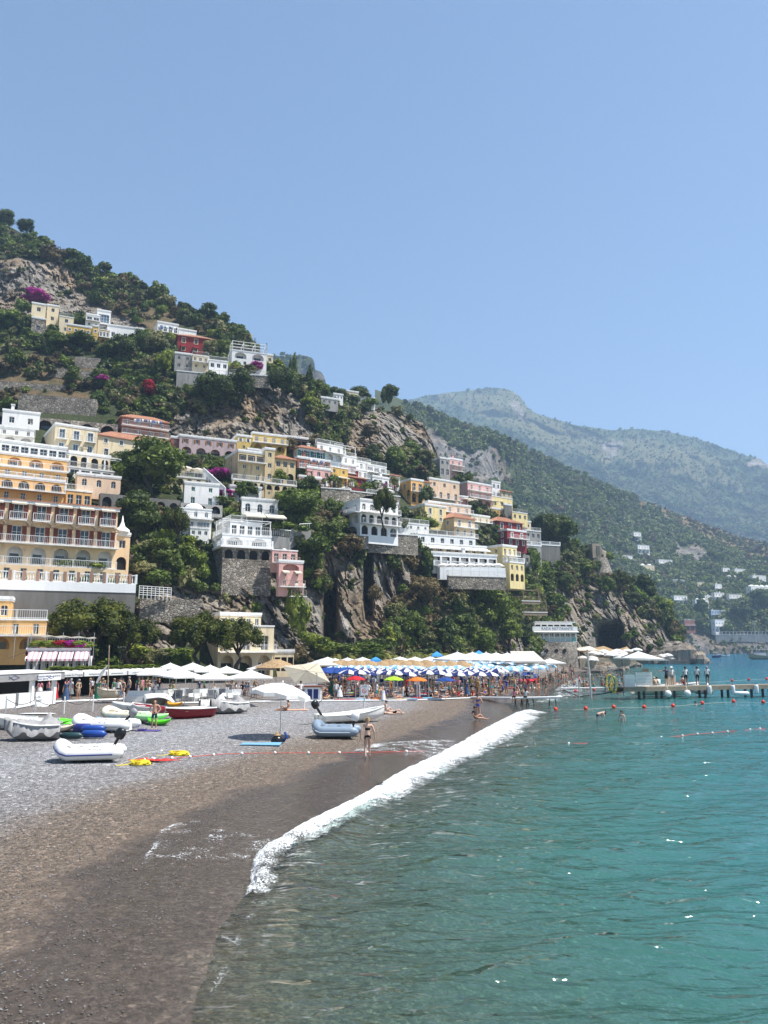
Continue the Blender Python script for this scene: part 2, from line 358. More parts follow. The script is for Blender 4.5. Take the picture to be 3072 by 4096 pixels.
FDRY = [[(2520, 1980), (2700, 2045), (2850, 2105), (3072, 2180), (3400, 2260), (3300, 2330), (3072, 2260), (2900, 2190), (2700, 2090)], [(2560, 2225), (2610, 2220), (2620, 2260), (2570, 2260)], [(3020, 2230), (3200, 2250), (3200, 2290), (3030, 2270)]]
def far_disp(k):
    def f(X, Y, Z, PX, PY):
        d = fbm(X / (26 * k), Y / (30 * k), Z / (40 * k), 61, 5) * 16 * k + (1 - np.abs(fbm(X / (60 * k), Y / (60 * k), Z / (200 * k), 71, 3)) * 2) * 14 * k
        d = d * np.clip((2600 - PY) / 60, .1, 1) * (1.25 if k > 2 else 1); s = 1 + d / Y
        return X * s, Y * s, np.where(Z > 3, H + (Z - H) * s, Z) + np.where(Z > 30, fbm(X / (40 * k), Y / (40 * k), 0, 81, 3) * (3 if k < 2 else .8) * k, 0)
    return f
M_FAR = rock_mat('distant_scrub_slope', veg=(0.065, 0.08, 0.03), dry=(0.19, 0.135, 0.065), grey=(0.2, 0.19, 0.18), sc=0.3)
terrain('coastal_slope', FAR2, 1500, 3400, 300, 150, [(10, 3), (40, 30), (160, 160)], far_disp(1.0), M_FAR, FROCK, FDRY, 40)
F3R = [[(2060, 1600), (2120, 1650), (2100, 1670), (2050, 1640)], [(2400, 1780), (2500, 1790), (2460, 1830), (2400, 1820)], [(2980, 1840), (3080, 1850), (3080, 1880), (2990, 1870)]]
F3D = [[(1700, 1570), (2080, 1570), (2300, 1720), (2800, 1790), (3000, 1960), (2700, 1900), (2200, 1790), (1900, 1660)]]
M_FAR3 = rock_mat('far_mountain_scrub', veg=(0.07, 0.09, 0.034), dry=(0.13, 0.125, 0.055), sc=0.1)
terrain('mountain', FAR3, 1400, 3500, 260, 130, [(30, 10), (200, 120), (600, 600)], far_disp(3.2), M_FAR3, F3R, F3D, 40)
terrain('rocky_peak', FAR4, 1000, 1400, 90, 120, [(16, 4), (80, 80), (180, 240)], far_disp(.7), M_FAR, [[(1120, 1490), (1180, 1480), (1240, 1480), (1320, 1520), (1330, 1600), (1100, 1620)]], [], 20)
def YD(hill, px, py):
    px, py = np.array([float(px)]), np.array([float(py)]); Y = hill.Y(px, py); u = (px - CX) / F; v = (CY - py) / F; t = Y / (CT - v * ST)
    f = near_disp if hill is NEAR else far_disp(1.0); return float(f(u * t, Y, H + (ST + v * CT) * t, px, py)[1][0])
# ------------------------------------------------------------------ beach and sea bed
WL = [(300, 6200), (560, 4900), (730, 4400), (800, 4096), (840, 3900), (900, 3720), (1000, 3580), (1035, 3480), (1110, 3390), (1230, 3300), (1500, 3160), (1640, 3080), (1760, 3010), (1900, 2950), (2010, 2890), (2060, 2850), (2030, 2815), (2120, 2795), (2190, 2780), (2200, 2755), (2240, 2735), (2290, 2712), (2330, 2696), (2420, 2685)]
WLW = np.array([G0(x, y)[:2] for x, y in WL] + [[60, 330], [80, 1200]])
def sdist(X, Y):
    X = np.asarray(X, float); Y = np.asarray(Y, float); best = np.full(X.shape, 1e9); sg = np.zeros(X.shape)
    for (ax, ay), (bx, by) in zip(WLW[:-1], WLW[1:]):
        dx, dy = bx - ax, by - ay; t = np.clip(((X - ax) * dx + (Y - ay) * dy) / (dx * dx + dy * dy), 0, 1)
        d = np.hypot(X - ax - t * dx, Y - ay - t * dy); c = dx * (Y - ay) - dy * (X - ax)
        k = d < best; best = np.where(k, d, best); sg = np.where(k, np.where(c > 0, 1, -1), sg)
    return best * sg
def zbeach(s):
    return np.where(s > 0, np.where(s < 2, s * .085, .17 + .010 * np.clip(s - 2, 0, 28)), np.where(s > -3, s * .11, np.maximum(-.33 + (s + 3) * .2, -7)))
def GB(px, py):
    z = 0.2
    for _ in range(4):
        p = G0(px, py, z); z = float(zbeach(sdist(p.x, p.y)))
    p.z = z; return p
def zat(x, y): return float(zbeach(sdist(x, y)))
def polar(px0, px1, nc, Ys):
    u = np.linspace((px0 - CX) / F, (px1 - CX) / F, nc); Yg = np.asarray(Ys)[:, None] + 0 * u[None]; Xg = u[None] * 1.02 * Yg
    i = np.arange(len(Ys) - 1)[:, None] * nc + np.arange(nc - 1)[None]
    return Xg, Yg, np.stack([i, i + 1, i + nc + 1, i + nc], -1).reshape(-1, 4)
def grid_s():
    return np.concatenate([np.linspace(4, 11, 10)[:-1], np.geomspace(11, 60, 230)[:-1], np.geomspace(60, 260, 110)])
Xg, Yg, Fc = polar(-1500, 3900, 420, grid_s())
s_ = sdist(Xg, Yg); sj = s_ + np.where(s_ > 0, fbm(Xg / 3, Yg / 3, 0, 5, 3) * .5 * np.clip(s_ / 3, 0, 1), 0)
Zg = zbeach(sj) + np.where(s_ > 1.5, fbm(Xg / 4, Yg / 4, 0, 15, 4) * .05 * np.clip((s_ - 1.5) / 4, 0, 1) + fbm(Xg / .5, Yg / .5, 0, 16, 3) * .018, 0) + np.where(s_ < -.6, fbm(Xg / 2.2, Yg / 2.2, 0, 17, 4) * .14 * np.clip(-s_ / 4, 0, 1), 0)
# the breaking wave piles water against the shore
m, t, b, N = nodes('pebble_beach'); L = t.links.new
tc = N('NewGeometry'); at = N('Attribute', attribute_name='shore'); 
nz = N('TexNoise', i_Scale=0.55, i_Detail=5.0); L(tc.outputs['Position'], nz.inputs['Vector'])
mm = N('Math', operation='MULTIPLY_ADD'); L(nz.outputs[0], mm.inputs[0]); mm.inputs[1].default_value = 3.2; mm.inputs[2].default_value = -1.6
sj2 = N('Math', operation='ADD'); L(at.outputs['Fac'], sj2.inputs[0]); L(mm.outputs[0], sj2.inputs[1])
wr = N('MapRange'); wr.inputs[1].default_value = -10; wr.inputs[2].default_value = 30; L(sj2.outputs[0], wr.inputs[0])
wp = [(0.05, (0.135, 0.15, 0.125)), (0.235, (0.10, 0.083, 0.062)), (0.26, (0.066, 0.051, 0.039)), (0.322, (0.066, 0.052, 0.042)), (0.345, (0.125, 0.094, 0.068)), (0.41, (0.15, 0.118, 0.09)), (0.47, (0.20, 0.19, 0.185)), (0.62, (0.235, 0.235, 0.24)), (0.8, (0.15, 0.132, 0.118))]
base = ramp(N, wp); L(wr.outputs[0], base.inputs[0])
v1 = N('TexVoronoi', i_Scale=11.0); L(tc.outputs['Position'], v1.inputs['Vector'])
v2 = N('TexVoronoi', i_Scale=30.0); L(tc.outputs['Position'], v2.inputs['Vector'])
n4 = N('TexNoise', i_Scale=5.0, i_Detail=9.0, i_Roughness=0.8); L(tc.outputs['Position'], n4.inputs['Vector'])
pr = ramp(N, [(0.0, .45), (0.5, .9), (0.85, 1.25), (0.97, 2.6)]); L(v1.outputs['Color'], pr.inputs[0])
pr2 = ramp(N, [(0.0, .6), (0.6, 1.0), (0.93, 1.9)]); L(v2.outputs['Color'], pr2.inputs[0])
pn = ramp(N, [(0.32, .35), (0.5, 1.0), (0.66, 1.9)]); L(n4.outputs[0], pn.inputs[0])
dryf = ramp(N, [(0.30, 0.18), (0.38, 1.0)]); L(wr.outputs[0], dryf.inputs[0])
seaf = ramp(N, [(0.2, 1.0), (0.26, 0.55), (0.32, .45), (0.38, 1.0)]); L(wr.outputs[0], seaf.inputs[0])
c1 = mixc(N, t, seaf.outputs[0], base.outputs[0], mixc(N, t, 1.0, base.outputs[0], pr.outputs[0], 'MULTIPLY'))
c2 = mixc(N, t, seaf.outputs[0], c1, mixc(N, t, 1.0, c1, pr2.outputs[0], 'MULTIPLY'))
c3 = mixc(N, t, seaf.outputs[0], c2, mixc(N, t, 1.0, c2, pn.outputs[0], 'MULTIPLY'))
L(c3, b.inputs['Base Color'])
rr = ramp(N, [(0.25, .16), (0.325, .22), (0.35, .8)]); L(wr.outputs[0], rr.inputs[0]); L(rr.outputs[0], b.inputs['Roughness'])
b.inputs['Specular IOR Level'].default_value = 0.4
hh = N('Math', operation='MULTIPLY_ADD'); L(v1.outputs['Distance'], hh.inputs[0]); hh.inputs[1].default_value = -.8; L(n4.outputs[0], hh.inputs[2])
bs = N('Math', operation='MULTIPLY'); L(dryf.outputs[0], bs.inputs[0]); bs.inputs[1].default_value = 0.8
bp = N('Bump', i_Distance=0.09); L(bs.outputs[0], bp.inputs['Strength']); L(hh.outputs[0], bp.inputs['Height']); L(bp.outputs[0], b.inputs['Normal'])
M_BEACH = m
me = mesh_np('beach', np.stack([Xg, Yg, Zg], -1).reshape(-1, 3), Fc, (m,), smooth=True); attr(me, 'shore', s_)
tag(link('beach', me), kind='structure')
# ------------------------------------------------------------------ sea
def wave(X, Y):
    r = np.hypot(X, Y); fade = np.clip(40 / r, 0.15, 1)
    a = 0
    for k, (lam, ang, amp) in enumerate([(5.2, 118, .05), (3.1, 100, .04), (2.0, 135, .028), (1.25, 85, .020), (.8, 110, .012)]):
        q = radians(ang); p = (X * cos(q) + Y * sin(q)) / lam * 2 * pi + 2.2 * fbm(X / (lam * 1.6), Y / (lam * 1.6), 0, 90 + k, 2)
        a = a + amp * (1 - np.abs(np.sin(p / 2))) * 2 * np.where(lam < 1.5, fade ** 2, fade)
    return a - .1
Ys = np.concatenate([np.geomspace(6, 45, 300)[:-1], np.geomspace(45, 200, 200)[:-1], np.geomspace(200, 6000, 60)])
Xw, Yw, Fw = polar(200, 3700, 330, Ys)
sw = sdist(Xw, Yw); swj = sw + fbm(Xw / 1.5, Yw / 1.5, 0, 44, 3) * .35
Zw = wave(Xw, Yw) * np.clip(-sw / 6, 0.12, 1)
along = fbm(Xw / 9, Yw / 9, 0, 46, 2)
near = np.clip((Yw - 13) / 6, .25, 1) * np.clip((95 - Yw) / 30, 0.1, 1)
Zw = Zw + (.13 + .05 * along) * near * np.exp(-((swj + .75) / .6) ** 2) + .10 * near * np.exp(-((swj + 3.6) / 1.1) ** 2)
Zw = np.where(sw > .5, np.minimum(Zw, -.05), Zw)
m, t, b, N = nodes('sea_water'); L = t.links.new
g = N('NewGeometry'); mp = N('Mapping'); L(g.outputs['Position'], mp.inputs[0]); mp.inputs['Rotation'].default_value = (0, 0, radians(-14)); mp.inputs['Scale'].default_value = (.42, 1.0, 1)
n1 = N('TexNoise', i_Scale=1.6, i_Detail=2.0, i_Roughness=.45, i_Distortion=.8); L(mp.outputs[0], n1.inputs['Vector'])
n2 = N('TexNoise', i_Scale=3.6, i_Detail=2.0, i_Distortion=.5); L(mp.outputs[0], n2.inputs['Vector'])
n3 = N('TexNoise', i_Scale=.22, i_Detail=3.0); L(mp.outputs[0], n3.inputs['Vector'])
h1 = N('Math', operation='MULTIPLY_ADD'); L(n2.outputs[0], h1.inputs[0]); h1.inputs[1].default_value = .34; L(n1.outputs[0], h1.inputs[2])
h2 = N('Math', operation='MULTIPLY_ADD'); L(n3.outputs[0], h2.inputs[0]); h2.inputs[1].default_value = 1.6; L(h1.outputs[0], h2.inputs[2])
bp = N('Bump', i_Strength=1.0, i_Distance=.25); L(h2.outputs[0], bp.inputs['Height'])
fr = N('Fresnel', i_IOR=1.42); L(bp.outputs[0], fr.inputs['Normal'])
gl = N('BsdfGlossy', i_Roughness=.06); L(bp.outputs[0], gl.inputs['Normal'])
dp = N('Attribute', attribute_name='shore')
cf = ramp(N, [(0.0, (0.010, 0.100, 0.165)), (0.55, (0.020, 0.150, 0.188)), (0.85, (0.05, 0.165, 0.145)), (1.0, (0.10, 0.13, 0.10))])
mr = N('MapRange'); mr.inputs[1].default_value = -45; mr.inputs[2].default_value = 0; L(dp.outputs['Fac'], mr.inputs[0]); L(mr.outputs[0], cf.inputs[0])
df = N('BsdfDiffuse'); L(cf.outputs[0], df.inputs[0])
tp = N('BsdfTransparent'); tr = ramp(N, [(0.0, (.35, .78, .80)), (0.9, (.62, .88, .86)), (1.0, (.88, .95, .93))]); L(mr.outputs[0], tr.inputs[0]); L(tr.outputs[0], tp.inputs[0])
am = ramp(N, [(0.0, .97), (0.55, .88), (0.8, .62), (0.93, .30), (1.0, .05)]); L(mr.outputs[0], am.inputs[0])
x1 = N('MixShader'); L(am.outputs[0], x1.inputs[0]); L(tp.outputs[0], x1.inputs[1]); L(df.outputs[0], x1.inputs[2])
x2 = N('MixShader'); L(fr.outputs[0], x2.inputs[0]); L(x1.outputs[0], x2.inputs[1]); L(gl.outputs[0], x2.inputs[2])
L(x2.outputs[0], t.nodes['Material Output'].inputs[0])
me = mesh_np('sea', np.stack([Xw, Yw, Zw], -1).reshape(-1, 3), Fw, (m,), smooth=True); attr(me, 'shore', sw)
tag(link('sea', me), kind='structure')
me = mesh_np('sea_bed', [(-1500, 200, -8), (3500, 200, -8), (9000, 6500, -8), (-9000, 6500, -8)], [(0, 1, 2, 3)], (M_BEACH,))
tag(link('sea_bed', me), kind='structure')
# foam: a churned ridge along the breaking wave, and torn films left on the wet sand
def curve_pts(pts, step=.12):
    P_ = [G0(x, y) for x, y in pts]; out = []
    for k in range(len(P_) - 1):
        p0, p1, p2, p3 = P_[max(k - 1, 0)], P_[k], P_[k + 1], P_[min(k + 2, len(P_) - 1)]
        n = max(2, int((p2 - p1).length / step))
        for i in range(n):
            u = i / n; out.append(.5 * ((2 * p1) + (p2 - p0) * u + (2 * p0 - 5 * p1 + 4 * p2 - p3) * u * u + (3 * p1 - p0 - 3 * p2 + p3) * u ** 3))
    return np.array([(q.x, q.y) for q in out])
def foam_mat(name, thick, sc=1.0, lo=.0, hi=.06):
    m, t, b, N = nodes(name); L = t.links.new
    g = N('NewGeometry'); cv = N('Attribute', attribute_name='cover')
    nd = N('TexNoise', i_Scale=2.2 * sc, i_Detail=3.0); L(g.outputs['Position'], nd.inputs['Vector'])
    wv = mixc(N, t, .35, g.outputs['Position'], nd.outputs['Color'], 'LINEAR_LIGHT')
    vo = N('TexVoronoi', feature='DISTANCE_TO_EDGE', i_Scale=3.2 * sc); L(wv, vo.inputs['Vector'])
    n2 = N('TexNoise', i_Scale=9.0 * sc, i_Detail=6.0, i_Roughness=.7); L(g.outputs['Position'], n2.inputs['Vector'])
    n5 = N('TexNoise', i_Scale=.9 * sc, i_Detail=3.0); L(g.outputs['Position'], n5.inputs['Vector'])
    e = N('MapRange'); L(vo.outputs['Distance'], e.inputs[0]); e.inputs[1].default_value = .16; e.inputs[2].default_value = 0.0
    a = N('Math', operation='MULTIPLY'); L(e.outputs[0], a.inputs[0]); a.inputs[1].default_value = .55
    s1 = N('Math', operation='ADD'); L(a.outputs[0], s1.inputs[0]); L(n2.outputs[0], s1.inputs[1])
    s2 = N('Math', operation='ADD'); L(s1.outputs[0], s2.inputs[0]); L(n5.outputs[0], s2.inputs[1])
    s3 = N('Math', operation='ADD'); L(s2.outputs[0], s3.inputs[0]); L(cv.outputs['Fac'], s3.inputs[1])
    al = N('MapRange'); L(s3.outputs[0], al.inputs[0]); al.inputs[1].default_value = 1.52; al.inputs[2].default_value = 1.52 + thick
    L(al.outputs[0], b.inputs['Alpha']); b.inputs['Base Color'].default_value = (.86, .89, .9, 1); b.inputs['Roughness'].default_value = .6
    bp = N('Bump', i_Strength=.7, i_Distance=.05); L(n2.outputs[0], bp.inputs['Height']); L(bp.outputs[0], b.inputs['Normal'])
    return m
C = curve_pts([(1000, 3600), (1030, 3560), (1040, 3480), (1085, 3410), (1150, 3365), (1250, 3310), (1400, 3235), (1540, 3165), (1660, 3090), (1790, 3030), (1900, 2970), (2000, 2912), (2075, 2868), (2110, 2850)])
dC = np.gradient(C, axis=0); dC /= np.linalg.norm(dC, axis=1)[:, None]; nC = np.stack([dC[:, 1], -dC[:, 0]], 1)     # towards the sea
ns = 44; off = np.linspace(-.75, 1.75, ns) * .85; kk = np.arange(len(C)) / (len(C) - 1)
wid = np.interp(kk, [0, .12, .3, .7, 1], [.25, .45, .75, 1.15, 1.0])[:, None]
X = C[:, :1] + nC[:, :1] * off[None] * wid + .10 * fbm(C[:, :1] * 2, C[:, 1:] * 2, off[None] * 3, 7, 3); Yy = C[:, 1:] + nC[:, 1:] * off[None] * wid
pf = np.interp(off, [-.75, -.45, -.1, .35, .9, 1.75], [-.02, .05, .16, .17, .08, -.02])
Zz = np.maximum(0, pf[None] * (.8 + .35 * fbm(C[:, :1] / 2, C[:, 1:] / 2, 0, 8, 2)) * np.interp(kk, [0, .1, 1], [.4, .9, 1])[:, None]) + .05 * fbm(X * 4, Yy * 4, 0, 9, 4) + .03 * fbm(X * 14, Yy * 14, 0, 10, 2)
Zz = Zz + .05 + .05 * np.exp(-((off[None] - .3) / .7) ** 2)
cov = np.interp(off, [-.75, -.5, .5, 1.1, 1.75], [-.25, .5, .42, .12, -.3])[None] + 0 * X + np.interp(kk, [0, .06, .2, .6, 1], [-.05, .28, .36, .34, .2])[:, None] + .3 * fbm(X / 1.2, Yy / 1.2, 0, 12, 3)
i = np.arange(len(C) - 1)[:, None] * ns + np.arange(ns - 1)[None]
me = mesh_np('wave_foam', np.stack([X, Yy, Zz], -1).reshape(-1, 3), np.stack([i, i + 1, i + ns + 1, i + ns], -1).reshape(-1, 4), (foam_mat('churned_foam', .42, 2.6),), smooth=True); attr(me, 'cover', cov)
tag(link('wave_foam', me), 'white foam of the wave breaking along the shore', 'foam', kind='stuff')
def film(name, pts, wid, cover, label, sc=1.0):
    C = curve_pts(pts, .2); dC = np.gradient(C, axis=0); dC /= np.linalg.norm(dC, axis=1)[:, None] + 1e-9; nC = np.stack([dC[:, 1], -dC[:, 0]], 1)
    ns = 30; off = np.linspace(0, 1, ns); kk = np.arange(len(C)) / (len(C) - 1)
    W = np.interp(kk, np.linspace(0, 1, len(wid)), wid)[:, None]
    X = C[:, :1] + nC[:, :1] * off[None] * W; Yy = C[:, 1:] + nC[:, 1:] * off[None] * W
    X = X + .12 * fbm(X, Yy, 0, 3, 2); S = sdist(X, Yy); Z = np.maximum(zbeach(S + .5 * np.clip(S / 3, 0, 1)) + .05, .02)
    cv = np.interp(off, np.linspace(0, 1, len(cover)), cover)[None] + np.interp(kk, [0, .15, .8, 1], [-.4, 0, 0, -.4])[:, None]
    i = np.arange(len(C) - 1)[:, None] * ns + np.arange(ns - 1)[None]
    me = mesh_np(name, np.stack([X, Yy, Z], -1).reshape(-1, 3), np.stack([i, i + 1, i + ns + 1, i + ns], -1).reshape(-1, 4), (foam_mat(name + '_white', .12, sc),), smooth=True); attr(me, 'cover', cv)
    tag(link(name, me), label, 'foam', kind='stuff')
film('backwash_foam', [(560, 3520), (590, 3440), (650, 3360), (730, 3325), (840, 3320), (960, 3330)], [5, 7, 7, 5, 3], [.16, -.06] + [-.07] * 16 + [-.1, -.12, -.15, -.2, -.3], 'thin broken foam film on the wet dark sand', 2.0)
film('swash_foam', [(1395, 3035), (1480, 3000), (1600, 2985), (1740, 2975), (1850, 2955)], [4.4, 5.5, 4.4, 3.5, 2], [.16, .02, .08, .12, .16], 'lacy foam washing round the woman in the black bikini', 1.6)
film('waterline_foam', [(690, 4096), (760, 3980), (820, 3860), (880, 3720), (960, 3610), (1010, 3540), (1030, 3490)], [.5, .5, .6, .7, .9, .8], [-.2, -.12, .02, -.12, -.4], 'thin foam line along the clear water edge', 3.0)
film('far_swash_foam', [(2000, 2835), (2060, 2820), (2130, 2800), (2200, 2780), (2240, 2745), (2310, 2705)], [5, 4.5, 4, 3, 3, 3], [.1, .12, .1, .05, -.1], 'white swash under the landing stage trestles', .6)
# ------------------------------------------------------------------ haze
bpy_h = MB().box(-2600, 4200, -60, 4200, -9.5, 1060); 
hm = bpy.data.materials.new('haze_air'); hm.use_nodes = True; hn = hm.node_tree; hn.nodes.remove(hn.nodes['Principled BSDF'])
pv = hn.nodes.new('ShaderNodeVolumePrincipled'); pv.inputs['Color'].default_value = (.48, .71, 1.0, 1); pv.inputs['Density'].default_value = 0.00027; pv.inputs['Anisotropy'].default_value = 0.1
hn.links.new(pv.outputs[0], hn.nodes['Material Output'].inputs['Volume'])
hz = bpy_h.build('haze', hm); tag(hz, 'pale blue summer haze over the bay', 'haze', kind='stuff')
# ------------------------------------------------------------------ vegetation
LM = {'dark': leafmat('evergreen_leaf', (0.028, 0.044, 0.011), (0.070, 0.104, 0.021), (0.145, 0.181, 0.037)),
      'green': leafmat('broad_leaf', (0.043, 0.071, 0.012), (0.104, 0.155, 0.024), (0.218, 0.282, 0.043)),
      'bright': leafmat('fresh_leaf', (0.057, 0.084, 0.012), (0.138, 0.189, 0.024), (0.277, 0.308, 0.045)),
      'olive': leafmat('olive_leaf', (0.072, 0.078, 0.028), (0.152, 0.157, 0.057), (0.284, 0.271, 0.114)),
      'dry': leafmat('dry_scrub_leaf', (0.058, 0.044, 0.021), (0.130, 0.098, 0.044), (0.208, 0.163, 0.078)),
      'pine': leafmat('pine_needle', (0.021, 0.031, 0.005), (0.058, 0.074, 0.010), (0.130, 0.140, 0.018), .15),
      'magenta': leafmat('bougainvillea_bract', (.16, .006, .10), (.36, .014, .24), (.55, .05, .40), .1, .35),
      'red': leafmat('red_blossom', (.20, .008, .015), (.40, .016, .03), (.55, .05, .06), .1, .3),
      'palm': leafmat('palm_frond_leaf', (0.077, 0.094, 0.017), (0.187, 0.198, 0.039), (0.330, 0.308, 0.077), .2, .3)}
M_BARK = mat('bark', (.07, .055, .042), .9, .4, 6, .6, 14)
M_BARKL = mat('pale_bark', (.17, .145, .115), .9, .3, 6, .5, 14)
def leaf_cloud(lumps, n, leaf, rng, flat=.55, core=True, shape=1.6):
    """lumps: (x,y,z,rx,ry,rz); leaves on and just inside the lump surfaces + an added inner body that blocks light"""
    V = []; Fq = []; vol = np.array([l[3] * l[4] for l in lumps]); cnt = np.maximum(4, (n * vol / vol.sum())).astype(int)
    for (x, y, z, rx, ry, rz), k in zip(lumps, cnt):
        d = rng.normal(size=(k, 3)); d /= np.linalg.norm(d, axis=1)[:, None]
        rr = rng.uniform(.72, 1.08, (k, 1)) ; p = np.array([x, y, z]) + d * rr * np.array([rx, ry, rz])
        nn = d * flat + rng.normal(size=(k, 3)) * .45 + np.array([0, 0, .25]); nn /= np.linalg.norm(nn, axis=1)[:, None]
        a = np.cross(nn, rng.normal(size=(k, 3))); a /= np.linalg.norm(a, axis=1)[:, None]; b = np.cross(nn, a)
        s = leaf * rng.uniform(.6, 1.4, (k, 1)); q = np.stack([p - a * s * shape * .5, p - b * s * .5, p + a * s * shape * .5, p + b * s * .5], 1)
        o = sum(len(v) for v in V); V.append(q.reshape(-1, 3)); Fq.append(o + np.arange(k * 4).reshape(-1, 4))
    V = np.concatenate(V); Fq = np.concatenate(Fq); fl = [tuple(f) for f in Fq.tolist()]
    if core:  # core added in the same leaf material to stop light passing through
        vs = V.tolist()
        for (x, y, z, rx, ry, rz) in lumps:
            b0 = len(vs); nr, ns = 4, 7
            for i in range(nr + 1):
                t = pi * i / nr
                for j in range(ns):
                    q = .70 * (1 + .25 * (rng.random() - .5)); vs.append((x + rx * q * sin(t) * cos(2 * pi * j / ns), y + ry * q * sin(t) * sin(2 * pi * j / ns), z + rz * q * cos(t)))
            for i in range(nr):
                for j in range(ns): fl.append((b0 + i * ns + j, b0 + i * ns + (j + 1) % ns, b0 + (i + 1) * ns + (j + 1) % ns, b0 + (i + 1) * ns + j))
        V = np.array(vs)
    return V, fl
def crown_mesh(name, seed, n, leaf, nl, kind='round', m=None):
    rng = np.random.default_rng(seed); L_ = []
    if kind == 'round':
        L_ = [(0, 0, .48, .24, .24, .30)]
        for k in range(nl):
            a = rng.uniform(0, 2 * pi); t = rng.uniform(-.45, 1.1); r = rng.uniform(.09, .21); q = rng.uniform(.24, .40) * sqrt(max(.05, 1 - t * t * .8))
            L_.append((cos(a) * q, sin(a) * q, .5 + t * .30, r, r, r * rng.uniform(.75, 1.0)))
    elif kind == 'pine':
        for k in range(nl):
            a = rng.uniform(0, 2 * pi); q = .40 * sqrt(rng.random()); r = rng.uniform(.085, .15)
            L_.append((cos(a) * q, sin(a) * q, .62 + .26 * (1 - (q / .42) ** 2) + rng.uniform(-.14, .08), r, r, r * 1.15))
    elif kind == 'cypress':
        for k in range(nl):
            t = k / nl; r = .5 * (sin(pi * min(1, t * .86 + .12)) ** .7) * (1 - t * .35); L_.append((rng.uniform(-.06, .06), rng.uniform(-.06, .06), .04 + t * .92, r, r, .09))
    elif kind == 'shrub':
        for k in range(nl):
            a = rng.uniform(0, 2 * pi); q = .33 * sqrt(rng.random()); r = rng.uniform(.15, .25); L_.append((cos(a) * q, sin(a) * q, rng.uniform(.12, .65) * (1 - q), r, r, r))
    elif kind == 'hang':
        for k in range(nl):
            r = rng.uniform(.12, .2); L_.append((rng.uniform(-.38, .38), rng.uniform(-.2, .2), rng.uniform(.1, .9), r, r * .7, r * 1.3))
    V, fl = leaf_cloud(L_, n, leaf, rng, shape=2.0 if kind != 'pine' else 2.6)
    return mesh_np(name, V, fl, (m or LM['dark'],))
CR = {'s': [crown_mesh('shrub_crown', 10 + i, 170, .105, 5, 'shrub') for i in range(4)], 'm': [crown_mesh('tree_crown', 20 + i, 1000, .056, 15) for i in range(4)],
      'l': [crown_mesh('large_tree_crown', 30 + i, 3200, .032, 24) for i in range(2)], 'pine': [crown_mesh('pine_crown', 40 + i, 7000, .018, 38, 'pine') for i in range(3)],
      'cyp': [crown_mesh('cypress_crown', 50, 900, .10, 14, 'cypress')], 'hang': [crown_mesh('creeper_crown', 55 + i, 1100, .05, 14, 'hang') for i in range(2)],
      'f': [crown_mesh('far_shrub_crown', 60 + i, 60, .2, 3, 'shrub') for i in range(3)]}
def trunk_mesh(name, m, spread=.28, top=.62, r=.035, seed=1, forks=4, bend=.08):
    g = random.Random(seed); b = MB(); sp = top * .5
    b.tube([(0, 0, -.08), (bend * .3, 0, sp * .35), (bend, bend * .4, sp * .75), (bend * .7, 0, sp)], [r * 1.25, r, r * .85, r * .75], 8)
    for k in range(forks):
        a = 2 * pi * k / forks + g.uniform(-.5, .5); q = spread * g.uniform(.6, 1.1)
        b.tube([(bend * .7, 0, sp * .96), (bend * .7 + cos(a) * q * .45, sin(a) * q * .45, sp + (top - sp) * .55), (cos(a) * q, sin(a) * q, top * g.uniform(1, 1.15))], [r * .6, r * .42, r * .16], 6)
    return b.mesh(name, (m,), True)
TR = {'t': [trunk_mesh('tree_trunk', M_BARK, seed=i) for i in range(3)], 'p': [trunk_mesh('pine_trunk', M_BARK, .34, .72, .035, 5 + i, 5, .10 - .2 * i) for i in range(2)]}
_tc = [0]
def treeobj(pos, w, h, kind, label, group=None, name='tree', yaw=None, cat='tree', trunk=True, size=None, trunk_h=0.0):
    _tc[0] += 1; i = _tc[0]
    r = empty(name, pos, R0.uniform(0, 6.28) if yaw is None else yaw); tag(r, label, cat, group)
    lm = LM[{'pine': 'pine', 'cypress': 'dark', 'umbrella': 'pine'}.get(kind, kind)]
    if kind in ('pine', 'umbrella'): me = CR['pine'][i % 3]
    elif kind == 'cypress': me = CR['cyp'][0]
    elif size == 'hang': me = CR['hang'][i % 2]
    elif size: me = CR[size][i % len(CR[size])]
    else: me = CR['l'][i % 2] if w > 6.5 else CR['m'][i % 4] if w > 2.2 else CR['s'][i % 4]
    c = link('crown', me, r); c.material_slots[0].link = 'OBJECT'; c.material_slots[0].material = lm
    c.scale = (w, w, h * (1 if trunk_h == 0 else 1)); c.location.z = trunk_h
    if trunk:
        tm = TR['p'][i % 2] if kind in ('pine', 'umbrella') else TR['t'][i % 3]
        t_ = link('trunk', tm, r); tw = min(w, h * 1.2) if kind != 'cypress' else w * .5; t_.scale = (tw, tw, h + trunk_h * 1.5)
    return r
def YN(px, py): return YD(NEAR, px, py)
def plant(px, py, wpx, hpx, kind, label, group=None, Y=None, dy=-1.2, **k):
    Y = (YN(px, py) + dy) if Y is None else Y
    p = P(px, py, Y); s = Y / F * 1.0 / 1.0
    s = (P(px + 100, py, Y).x - P(px, py, Y).x) / 100
    return treeobj(p, wpx * s * 1.12, hpx * s * 1.12, kind, label, group, **k)
ADJ = {'dark': 'dark evergreen', 'green': 'leafy green', 'bright': 'fresh yellow-green', 'olive': 'grey-green olive', 'dry': 'dry brown', 'magenta': 'magenta bougainvillea', 'red': 'red flowering'}
